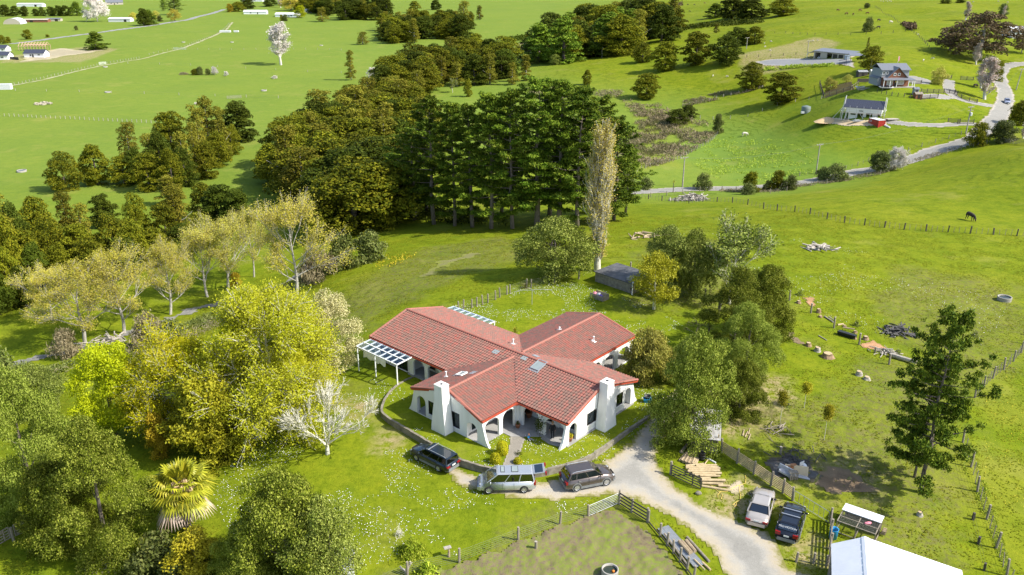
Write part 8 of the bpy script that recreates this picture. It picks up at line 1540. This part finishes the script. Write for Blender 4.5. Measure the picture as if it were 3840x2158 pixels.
# container, sand heap, tank
p = at(*R4(1095, 1126)); rz = .30; t = thing('shipping_container', 'red steel shipping container with pale roof and white letters beside the building site', 'container', p, rz); Lc, Wc, Hc = 4.3, 2.3, 2.15
mb = MB(); mb.box((Wc/2, Lc/2, Hc/2), (Wc-.12,Lc-.12,Hc-.04)); O('body', mb, MT['red_steel'], t)
mb = MB()
for i in range(22): mb.box((-.0+.06, .2+(Lc-.4)*i/21, Hc/2), (.10,.13,Hc-.3))
for i in range(9): mb.box((.25+Wc*.8*i/8, .06, Hc/2), (.13,.10,Hc-.3))
o = O('corrugation', mb, MT['red_steel'], t); o['kind'] = 'stuff'
for a, b in (((0,0),(0,0)),((Wc,0),(0,0)),((0,Lc),(0,0)),((Wc,Lc),(0,0))): mb = MB(); mb.box((a[0],a[1],Hc/2), (.14,.14,Hc)); O('corner_post', mb, MT['red_steel'], t)
mb = MB(); mb.box((Wc/2,Lc/2,Hc+.02), (Wc+.1,Lc+.1,.08)); O('roof', mb, MT['pale_roof'], t)
cu = bpy.data.curves.new('lettering', 'FONT'); cu.body = 'GA'; cu.size = .8; cu.extrude = .01; ob = bpy.data.objects.new('tmp', cu); me = bpy.data.meshes.new_from_object(ob); me.materials.clear(); me.materials.append(MT['white_paint']); bpy.data.objects.remove(ob); o = link('lettering', me, t, (-.03, 4.1, 1.2)); o.rotation_euler = (PI/2, 0, -PI/2)
p = at(*R4(330, 1035)); mb = MB(); n = 16
for j in range(5):
 r = 3.2*(1-j/4.3); z = 1.5*(j/4)**.85; mb.v.extend([(math.cos(2*PI*i/n)*r*random.uniform(.9,1.1)*1.3, math.sin(2*PI*i/n)*r*random.uniform(.9,1.1), z-.1*(j == 0)) for i in range(n)])
for j in range(4):
 for i in range(n): mb.f.append((j*n+i, j*n+(i+1) % n, (j+1)*n+(i+1) % n, (j+1)*n+i)); mb.m.append(0)
tag(O('sand_heap', mb, M('orange_sand', (.58,.40,.20), (.66,.48,.27), 3, .95, bmp=.4), None, True, p), 'heap of orange sand at the left of the building site', 'sand heap')
mb = MB(); mb.box((0,0,.2), (4.2,.9,.35), .08); mb.box((-.8,0,.45), (1.6,.7,.2), .2); tag(O('timber_stack', mb, MT['galv'], None, False, at(*R4(810,1030))), 'flat stack of sheets on the sand before the unfinished house', 'stack'); logs('white_board', 'white boards lying right of the red container', None, [(R4(1195,1095),R4(1275,1130),.15)], MT['white_paint'], .25, 'boards')
p = at(*R4(1310, 1008)); mb = MB(); mb.box((0,0,.3), (3.6,1.8,.15), .1); mb.box((0,0,.12), (3.2,1.4,.2), .1); tag(O('flat_trailer', mb, MT['grey_log'], None, False, p), 'pale flat trailer on the grass right of the red container', 'trailer')
p = at(3021, 424); t = thing('water_tank', 'round grey green water tank left of the unfinished house', 'tank', p); mb = MB(); mb.lathe([(1.5,-.1),(1.5,2.1),(1.45,2.15),(.3,2.5),(0,2.5)], 24); O('tank_body', mb, MT['tank'], t, True)
for z in (.5,1.0,1.5): mb = MB(); mb.lathe([(1.5,z-.05),(1.54,z),(1.5,z+.05)], 24); O('tank_rib', mb, MT['tank'], t)
mb = MB(); mb.box((-1.4,-1.0,.35), (1.0,.8,.7)); tag(O('pump_box', mb, MT['pale_roof'], None, False, p), 'small pale pump box at the foot of the water tank', 'box')
# garage with open bays
p = at(*(lambda x, y: (2560+x/2.0113, y/2.0113))(985, 443)); q = at(*(lambda x, y: (2560+x/2.0113, y/2.0113))(1255, 441)); rz = hd(p, q); Lg = (q-p).length; t = thing('garage', 'long beige garage with two open bays and two dark doors beyond the gravel yard', 'garage', p, rz)
wall('front_wall', (0,0), (Lg,0), .2, 3.3, [(.6,Lg*.19,0,2.6,0),(Lg*.38,Lg*.52,0,2.8,0),(Lg*.54,Lg*.67,0,2.6,0),(Lg*.70,Lg*.83,0,2.6,0),(Lg*.90,Lg*.94,1.6,2.3,0)], MT['beige_clad'], parent=t); mb = MB(); mb.box((Lg/2,6,1.7), (Lg,.2,3.4)); mb.box((.1,3.1,1.6), (.2,5.6,3.2)); mb.box((Lg-.1,3.1,1.6), (.2,5.6,3.2)); O('wall', mb, MT['beige_clad'], t)
for f in (.605,.765): mb = MB(); mb.box((Lg*f,.12,1.3), (Lg*.13,.06,2.6)); O('roller_door', mb, MT['dark_frame'], t)
mb = MB(); q_ = [(-.3,-.4,3.25),(Lg+.3,-.4,3.25),(Lg+.3,6.5,4.0),(-.3,6.5,4.0)]; mb.hexa([(a,b,c-.14) for a, b, c in q_], q_); O('roof', mb, MT['grey_roof'], t); mb = MB(); q_ = [(-3.2,-.2,2.0),(-.31,-.2,3.1),(-.31,5.5,3.1),(-3.2,5.5,2.0)]; mb.hexa([(a,b,c-.12) for a, b, c in q_], q_); O('lean_to_roof', mb, MT['pale_roof'], t); mb = MB(); mb.bar((-3.1,-.1,0),(-3.1,-.1,2.0), .15); O('post', mb, MT['white_paint'], t)
car('garaged_car', 'white car standing inside the left bay of the garage', carpaint('white_car_paint', (.6,.6,.6), .1), p+Vector((math.cos(rz)*2.6-math.sin(rz)*2.0, math.sin(rz)*2.6+math.cos(rz)*2.0, .05)), rz-PI/2, 4.3, 1.75, 1.5, 'wagon', None, 2.55, .31, group=None)
p = at(3205, 232); t = thing('carport', 'open carport with grey roof right of the garage', 'carport', p, .05); mb = MB(); q_ = [(-3,-2,2.5),(3,-2,2.5),(2.2,2,3.3),(-2.2,2,3.3)]; mb.hexa([(a,b,c-.14) for a, b, c in q_], q_); O('roof', mb, MT['grey_roof'], t)
for x in (-2.7,2.7):
 for y in (-1.8,1.8): mb = MB(); mb.bar((x,y,-.2),(x,y,2.5), .15); O('post', mb, MT['dark_wood'], t)
p = at(3176, 224); mb = MB(); mb.box((0,0,.8), (1.6,1.4,1.6)); mb.box((0,0,1.64), (1.8,1.6,.1)); tag(O('blue_cabin', mb, M('pale_blue_paint2', (.35,.42,.5), None, 3, .6), None, False, p), 'small pale blue cabin between garage and carport', 'cabin')
# far left and far top
FH = [('far_house','small pale house with navy roof beside the building site at left',139,214,12.5,7,2.7,4.6,'white_roof','navy_roof',.02,((-2,1.4,1.2,1.2),(3.2,1.6,1.6,.8)),((-.6,1.0,2.0),)),('far_house','white house with navy roof cut by the left edge, lower one',8,222,11,7,2.7,4.6,'white_paint','navy_roof',.05,((2,1.4,2,1.0),),()),('far_house','white house with navy roof cut by the left edge, upper one',4,194,10,7,2.6,4.4,'white_paint','navy_roof',.05,((3,1.4,1.4,.8),),()),
 ('far_shed','white metal shed beyond the valley road',455,82,22,9,3.0,4.2,'pale_roof','pale_roof',.0,(),((6,2.5,2.4),)),('far_shed','long dark and white shed at the top left road',205,80,14,6,2.6,3.2,'beige_clad','grey_roof',.1,(),((3,3.0,2.2),)),('far_shed','rusty brown shed beyond the valley road at left',140,84,24,7,2.6,3.4,'brick','beige_clad',.05,(),((-4,3,2),)),('far_house','white house with pale roof among the trees at the top',1080,64,26,9,3.0,4.6,'white_roof','pale_roof',-.05,((-6,1.6,2,1.2),(0,1.6,2,1.2),(5,1.6,2,1.2)),((2.5,1,2.1),)),('far_house','small white roofed house right of the lime tree',1163,47,15,8,2.6,3.8,'white_roof','pale_roof',-.1,((-3,1.5,2,1),),()),('far_house','white roofed house at the top left of centre',960,53,26,9,2.8,4.4,'white_roof','pale_roof',.05,((-5,1.5,2,1),),((3,1,2),)),('far_house','grey gabled house behind the huge white tree',430,18,22,10,3.4,7.0,'beige_clad','grey_roof',.4,((-4,2,2,1.4),(4,2,2,1.4)),((0,1.2,2.2),)),('far_shed','pale building at the far top left',118,25,34,9,3.2,4.4,'white_roof','pale_roof',.0,(),((8,3,2.6),)),('far_house','small pale house near the top edge at left of centre',950,6,30,10,3.2,4.6,'white_roof','pale_roof',.0,((4,1.6,2,1.2),),()),('far_house','white house cut by the right edge above the gum tree',3815,140,12,8,3.2,5.0,'white_roof','pale_roof',.1,((-3,1.6,1.6,1.2),),())]
for nm, lb, x, y, L_, D_, h1, h2, wm, rm, rz, wn_, dn in FH: gable_house(nm, lb, at(x, y), rz, L_, D_, h1, h2, MT[wm], MT[rm], wn_, dn, cat='house' if nm == 'far_house' else 'shed')
p = at(45, 92); t = thing('arched_barn', 'pale arched barn beyond the valley road at the left edge', 'barn', p, .1); mb = MB(); n = 10
for i in range(n): a, b = PI*i/n, PI*(i+1)/n; mb.add([(8*math.cos(a),0,5.5*math.sin(a)),(8*math.cos(b),0,5.5*math.sin(b)),(8*math.cos(b),14,5.5*math.sin(b)),(8*math.cos(a),14,5.5*math.sin(a))], [(0,1,2,3)])
O('roof', mb, MT['pale_roof'], t); mb = MB(); mb.add([(8*math.cos(PI*i/n),.1,5.5*math.sin(PI*i/n)) for i in range(n+1)], [tuple(range(n+1))]); O('front_wall', mb, MT['beige_clad'], t)
p = at(132, 190); t = thing('unfinished_frame_house', 'raw timber house frame standing on the left building site', 'house frame', p, .05)
for x in np.linspace(-9, 9, 10):
 for y in (-3.5, 3.5): mb = MB(); mb.bar((x,y,0),(x,y,3.2), .22); O('stud', mb, MT['timber_frame'], t)
 for s in (-1, 1): mb = MB(); mb.bar((x,s*4.2,3.0),(x,0,5.6), .22); O('rafter', mb, MT['timber_frame'], t)
for y in (-3.6, 3.6): mb = MB(); mb.bar((-9.2,y,3.2),(9.2,y,3.2), .3); O('top_plate', mb, MT['timber_frame'], t)
mb = MB(); mb.box((1,0,3.9), (15,6,.1)); O('ceiling_battens', mb, MT['timber_frame'], t)
p = at(50, 224); t = thing('black_site_fence', 'black sloping fence beside the left edge houses', 'fence', p, -.5)
for i in range(10): mb = MB(); mb.box((i*.9-3,0,.8), (.86,.08,1.7)); O('board', mb, MT['dark_frame'], t)
mb = MB(); mb.box((0,0,1.3), (6.5,2.4,2.6), .1); tag(O('white_container', mb, MT['pale_roof'], None, False, at(18,336)), 'white flat object cut by the left edge at the farm track', 'container')
mb = MB(); mb.box((0,0,.8), (9,3.5,1.5), .05); mb.box((9,2,.7), (4,2.5,1.3), .05); tag(O('white_tanks', mb, MT['pale_roof'], None, False, at(845,122)), 'white troughs where the farm track bends', 'trough')
for lb, x, y, w in (('pale stony heap with green top in the left paddock',162,392,7),): heap(lb, x, y, w, .9, 30, 'sand2', .5, 1.4, 21, 'earth_heap', 'earth heap') if 'sand2' in MT else None
MT['sand2'] = M('pale_clods', (.42,.37,.28), (.30,.27,.2), 3, .95); heap('pale stony heap with green top in the left paddock', 162, 392, 8, .9, 34, 'sand2', .4, 1.3, 21, 'earth_heap', 'earth heap')
for i, (x, y, lb) in enumerate(((404,348,'flat concrete trough in the middle of the left paddock'),(82,645,'concrete trough in the left foreground paddock'),(395,253,'small pale trough left of the farm track gate'),(688,160,'trough beside the far farm track'),(870,160,'trough in the far paddock right of the farm track'),(1205,172,'pale trough in the far paddock near the square wood'),(990,342,'dark log like trough in the flat paddock'),(1630,176,'white box trough below the far square wood'))):
 p = at(x, y); t = thing('paddock_trough', lb, 'trough', p); mb = MB(); mb.lathe([(1.25,-.1),(1.3,.5),(1.1,.5),(1.05,.2)], 18); O('trough_ring', mb, MT['concrete'], t, True); mb = MB(); mb.lathe([(0,.38),(1.08,.38)], 18); O('water', mb, MT['water'], t)
# ------------------------------------------------------------------ animals
def animal_mesh(kind):
 s = 1 if kind == 'cow' else .52; k = 1 if kind == 'cow' else 1.25; me = bpy.data.meshes.new(kind)
 J = [((-.75,0,1.15),.30*k,.32*k),((-.3,0,1.12),.34*k,.38*k),((.3,0,1.12),.33*k,.38*k),((.7,0,1.18),.27*k,.32*k),((1.0,0,1.05),.16*k,.2*k),((1.25,0,.55),.12,.14),((1.38,0,.18),.08,.09)]; E = [(i, i+1) for i in range(6)]
 for x, y in ((-.72,.2),(-.72,-.2),(.62,.19),(.62,-.19)):
  b = len(J); J += [((x,y,.85),.15*k if x < 0 else .12*k),((x+(.10 if x < 0 else .0),y,.58),.085),((x-(.10 if x < 0 else .02),y,.33),.06),((x,y,.04),.065)]; E += [(0 if x < 0 else 3, b),(b,b+1),(b+1,b+2),(b+2,b+3)]
 b = len(J); J += [((-1.02,0,1.12),.05),((-1.10,0,.6),.03)]; E += [(0,b),(b,b+1)]
 me.from_pydata([j[0] for j in J], E, []); ob = bpy.data.objects.new('tmp', me); COL.objects.link(ob); m = ob.modifiers.new('s', 'SKIN')
 for i, j in enumerate(J): me.skin_vertices[0].data[i].radius = (j[1], j[-1]); me.skin_vertices[0].data[i].use_root = (i == 1)
 ob.modifiers.new('u', 'SUBSURF').levels = 1; dg = bpy.context.evaluated_depsgraph_get(); dg.update(); bm = bpy.data.meshes.new_from_object(ob.evaluated_get(dg)); bpy.data.objects.remove(ob); bm.name = 'body'
 bm.transform(Matrix.Scale(s, 4)); bm.polygons.foreach_set('use_smooth', [True]*len(bm.polygons)); mb = MB()
 for sy in (-1, 1): mb.blob((1.2*s, sy*.17*s, .66*s), (.05*s,.13*s,.06*s), 6, 4)
 return bm, mb.mesh('ears', MT['cow_brown'])
def hide(name, c1, c2): return M(name, c1, c2, 1.5, .85, lo=.45, hi=.55)
MT['cow_brown'] = hide('brown_hide', (.13,.055,.03), (.10,.045,.025)); MT['cow_black'] = hide('black_hide', (.03,.024,.02), (.05,.035,.028)); MT['cow_white'] = hide('white_hide', (.62,.58,.5), (.5,.45,.38)); MT['wool'] = hide('wool', (.62,.57,.47), (.5,.46,.37))
AM = {k: animal_mesh(k) for k in ('cow', 'sheep')}
def animal(kind, mat, label, px, py, rz, group=None):
 bm, er = AM[kind]; key = (kind, mat)
 if key not in POSTM: b2 = bm.copy(); b2.materials.clear(); b2.materials.append(MT[mat]); e2 = er.copy(); e2.materials.clear(); e2.materials.append(MT[mat]); POSTM[key] = (b2, e2)
 b2, e2 = POSTM[key]; t = thing(kind, label, kind, at(px, py), rz, group); b = link('body', b2, t); link('ears', e2, b)
A4 = lambda x, y: (2560+x/2.0113, y/2.0113)
for m_, lb, x, y, r in (('cow_brown','topmost left brown cow on the hill',1170,86,.2),('cow_brown','brown cow at the left grazing near the hill middle',1235,113,3.3),('cow_brown','small brown cow seen end on, on the hill',1285,118,1.5),('cow_brown','brown cow on the hill crest, beside the bush',1337,88,.1),('cow_brown','brown cow right of the end on cow on the hill',1393,110,3.0),('cow_black','dark brown cow left of the white cow on the hill',1478,163,.3),('cow_white','white cow at the right of the hill herd',1568,178,.2),('cow_black','lowest dark cow on the hill under the white cow',1475,219,3.2),('cow_black','dark cow far left on the hill edge',52,93,.1),('cow_black','black and white cow at the far hill fence',38,42,.2),('cow_brown','brown cow far left on the hill top',165,30,.2),('cow_black','small dark cow on the far hill below the fence',88,42,.4)): animal('cow', m_, lb, *A4(x, y), r, 'cattle on the hill')
animal('cow', 'cow_black', 'dark grazing cow alone beyond the crest fence in the right paddock', 3636, 827, -1.35); animal('cow', 'cow_white', 'white animal lying low on the grass below the water tank', 2792, 512, .2); animal('cow', 'cow_black', 'small dark cow in the clearing beyond the gully wood', 1916, 195, .3); animal('cow', 'cow_black', 'dark calf on the lawn beside the poplars at the road bend', *R4(2560,525), .4)
for i, (x, y, lb) in enumerate(((617,334,'leftmost sheep on the bank behind the garage yard'),(665,320,'sheep second from left on the bank behind the yard'),(622,360,'lower left sheep on the bank behind the yard'),(658,388,'lowest sheep on the bank behind the yard'),(980,316,'left sheep of the pair above the garage roof'),(1018,312,'right sheep of the pair above the garage roof'),(1815,464,'left sheep of the pair above the brick house driveway'),(1885,449,'right sheep of the pair above the brick house driveway'),(1775,268,'white sheep below the hill hedge'),(2190,20,'sheep under the top right trees'),(2380,16,'sheep on the top right paddock'),(2450,24,'sheep farthest right on the top right paddock'),(335,585,'sheep beside the gate left of the round tree'),(228,580,'dark sheep at the left of the spur gate'))): animal('sheep', 'wool', lb, *A4(x, y), _rt.uniform(0, 6), 'sheep on the right hills')
for i, x in enumerate((1495,1512,1530,1545,1558,1572)): animal('sheep', 'wool', ('leftmost' if i == 0 else 'rightmost' if i == 5 else ORD[i])+' white sheep'+('' if i in (0, 5) else ' from left')+' of the flock on the top hill', *A4(x, 12+4*(i % 2)), _rt.uniform(0, 6), 'sheep flock at the hill top')
# ------------------------------------------------------------------ uncountable cover
def cover(name, mat, pix, n, size, h, k, seed, asp=.3, patch=6, hang=0, thresh=.45, clump=1.0):
 poly = zone_poly(pix); P = np.array(poly); lo, hi = P.min(0), P.max(0); r = np.random.default_rng(seed); m = int(n*8); x = r.uniform(lo[0], hi[0], m); y = r.uniform(lo[1], hi[1], m)
 ok = inside(x, y, poly) & (vnoise(x, y, patch, seed)+.35*(vnoise(x, y, patch*.3, seed+1)-.5) > thresh); x, y = x[ok][:n], y[ok][:n]; z = terr(x, y); hh = h*(.4+.8*vnoise(x, y, patch*.5, seed+2))*r.uniform(.3, 1, len(x))
 o = link(name, leaves(name, np.stack([x, y, z+hh*.75], -1), np.stack([r.normal(0, .5, len(x)), r.normal(0, .5, len(x)), np.ones(len(x))*.6], -1), size, mat, k, clump*h*.22, asp, .5, seed, hang=hang), kind='stuff'); return o
SCRUB = [(2335,660),(2330,560),(2380,470),(2420,400),(2470,395),(2560,430),(2640,460),(2690,500),(2650,540),(2560,590),(2480,620)]
cover('gully_scrub', LF['scrub'], SCRUB, 5200, .9, 1.6, 2, 31, .22, 7, -1.0, .45); cover('flax_patch', LF['flax'], [(2340,560),(2400,470),(2460,430),(2560,450),(2600,490),(2540,560),(2440,590)], 4200, 1.1, 1.3, 2, 32, .12, 5, -2.0, .42)
cover('gully_scrub', LF['scrub'], [(1980,330),(2030,315),(2110,330),(2180,350),(2330,345),(2350,365),(2250,372),(2150,365),(2060,380),(1990,360)], 2400, .9, 1.7, 2, 33, .22, 6, -1, .35); cover('gully_scrub', LF['scrub'], [(2330,380),(2420,395),(2560,440),(2520,470),(2380,440)], 1400, .9, 1.6, 2, 34, .22, 5, -1, .35)
cover('far_scrub', LF['darkbush'], [(2560,102),(2700,85),(2860,75),(2860,88),(2700,100),(2560,118)], 1400, 1.6, 2.2, 2, 35, .5, 9, 0, .15); cover('far_scrub', LF['darkbush'], [(1890,145),(2000,133),(2130,128),(2130,142),(2000,150),(1890,160)], 1300, 1.5, 2.4, 2, 36, .5, 9, 0, .15); cover('far_scrub', LF['scrub'], [(1880,170),(2020,160),(2040,190),(1960,200),(1890,190)], 1200, 1.3, 1.6, 2, 37, .3, 7, 0, .3); cover('far_scrub', LF['bronze'], [(2330,50),(2480,25),(2560,5),(2560,22),(2480,40),(2360,58)], 1200, 1.6, 2, 2, 38, .4, 8, 0, .3)
cover('roadside_dead_grass', LF['scrub'], [(2700,722),(2900,722),(3000,705),(3150,684),(3300,657),(3420,612),(3520,585),(3660,545),(3700,538),(3700,530),(3500,576),(3400,606),(3290,645),(3100,682),(2980,696),(2850,712),(2700,712)], 3400, .5, .6, 2, 39, .2, 3, -1, .25)
cover('spur_dead_grass', LF['scrub'], [(2560,402),(2860,330),(2870,320),(2700,345),(2560,380)], 1700, .7, .9, 2, 40, .2, 4, -1, .3); cover('hill_hedge', LF['bronze'], [(3380,92),(3432,95),(3432,116),(3400,112)], 500, 1.2, 2.0, 2, 41, .5, 5, 0, .1); cover('bank_scrub', LF['sprout'], [(2860,268),(3000,256),(3120,250),(3130,242),(3000,246),(2870,256)], 1000, .8, .9, 2, 42, .3, 4, -1, .35)
cover('grove_undergrowth', LF['darkbush'], [(1270,960),(1330,880),(1480,820),(1620,835),(1900,850),(1900,815),(1650,790),(1480,770),(1330,830),(1240,900)], 4200, .5, 1.6, 2, 43, .5, 4, 0, .30); cover('gorse_bushes', LF['gold'], [(1340,1000),(1480,960),(1560,955),(1560,985),(1420,1010)], 110, .3, .8, 2, 44, .5, 4, 0, .58); cover('creek_bank_growth', LF['shrub'], [(0,1470),(150,1390),(420,1310),(640,1240),(900,1130),(1080,1075),(1190,1000),(1230,1020),(1100,1110),(900,1180),(640,1290),(420,1360),(150,1440),(0,1520)], 3600, .35, .9, 2, 45, .4, 3.5, 0, .5); cover('creek_bank_twigs', LF['scrub'], [(100,1430),(420,1320),(640,1250),(900,1150),(1150,1040),(1230,1060),(900,1200),(640,1310),(300,1400)], 1500, .6, 1.3, 2, 46, .12, 3.5, -1, .52)
cover('rush_clumps', LF['sprout'], [(2640,530),(2790,500),(2950,530),(3050,600),(3050,660),(2850,690),(2700,680),(2600,620)], 4200, .6, .35, 1, 47, .25, 3.0, -1, .5); cover('garden_undergrowth', LF['darkbush'], [(450,2158),(560,2080),(700,2020),(900,2060),(900,2200),(500,2220)], 2200, .22, .8, 2, 48, .5, 2, 0, .3); cover('tree_litter', LF['scrub'], [(280,2130),(420,2080),(560,2120),(520,2200),(300,2200)], 700, .14, .05, 1, 49, .4, 1.5, 0, .45)
cover('wall_foot_weeds', LF['shrub'], [(2100,1764),(2250,1712),(2340,1650),(2440,1575),(2456,1588),(2350,1668),(2260,1730),(2110,1782)], 700, .14, .12, 1, 50, .4, 1, 0, .35); cover('fence_foot_weeds', LF['sprout'], [(3590,1700),(3660,1700),(3760,2000),(3800,2158),(3770,2158),(3700,1980)], 1500, .2, .14, 1, 51, .3, 1.2, 0, .4)
# daisies in the lawn and tufts in the grass
def sprinkle(name, mat, pix, n, size, seed, patch, thresh, zoff=.05, excl=(), up=1.2, asp=1.0, zmin=None):
 poly = zone_poly(pix); P = np.array(poly); lo, hi = P.min(0), P.max(0); r = np.random.default_rng(seed); m = int(n*7); x = r.uniform(lo[0], hi[0], m); y = r.uniform(lo[1], hi[1], m)
 ok = inside(x, y, poly) & (vnoise(x, y, patch, seed)*.6+vnoise(x, y, patch*.35, seed+1)*.4 > thresh)
 for e in excl: ok &= ~inside(x, y, e)
 x, y = x[ok][:n], y[ok][:n]; z = terr(x, y);
 if zmin is not None: z = np.where(inside(x, y, tp_poly), np.maximum(z, zmin), z)
 return link(name, leaves(name, np.stack([x, y, z+zoff], -1), np.tile([0, 0, 1.0], (len(x), 1)), size, mat, 1, .01, asp, up, seed), kind='stuff')
MT['daisy'] = M('daisy', (.82,.81,.76), None, 3, .8)
DRV = zone_poly(DRIVE); HSE = [h2w(-15,-7.5), h2w(-3,-7.5), h2w(-3,-10.2), h2w(6,-10.2), h2w(6,-6), h2w(12,-6), h2w(12,6), h2w(6,6), h2w(6,14), h2w(-4,14), h2w(-4,7), h2w(-15,7)]; PTH = PATH
LAWN = [(800,1860),(900,1650),(1200,1560),(1300,1420),(1450,1290),(1700,1150),(1950,1075),(2150,1060),(2450,1150),(2650,1280),(2560,1420),(2440,1560),(2300,1720),(2200,1900),(1950,1990),(1600,2158),(1200,2158),(900,2100)]
sprinkle('daisies', MT['daisy'], LAWN, 9500, .065, 61, 4, .50, .05, (DRV, HSE, PTH), zmin=0.0); sprinkle('daisies', MT['daisy'], [(2400,870),(2900,880),(3500,1000),(3839,1060),(3700,1300),(3300,1260),(3000,1150),(2700,950)], 1500, .07, 62, 8, .5, .05)
sprinkle('buttercups', M('buttercup', (.62,.48,.02), None, 3, .8), [(3700,1420),(3839,1320),(3839,2158),(3790,2158),(3680,1800)], 1200, .06, 63, 3, .52, .08)
NEARG = [(-100,2300),(-100,1500),(700,1150),(1300,900),(2300,820),(2900,790),(3939,900),(3939,2300)]
sprinkle('grass_tufts', LF['grasstuft'], NEARG, 110000, .20, 64, 2.2, .45, .02, (DRV, HSE, PTH, zone_poly(LAWN)), 2.2, .5, zmin=0.0)
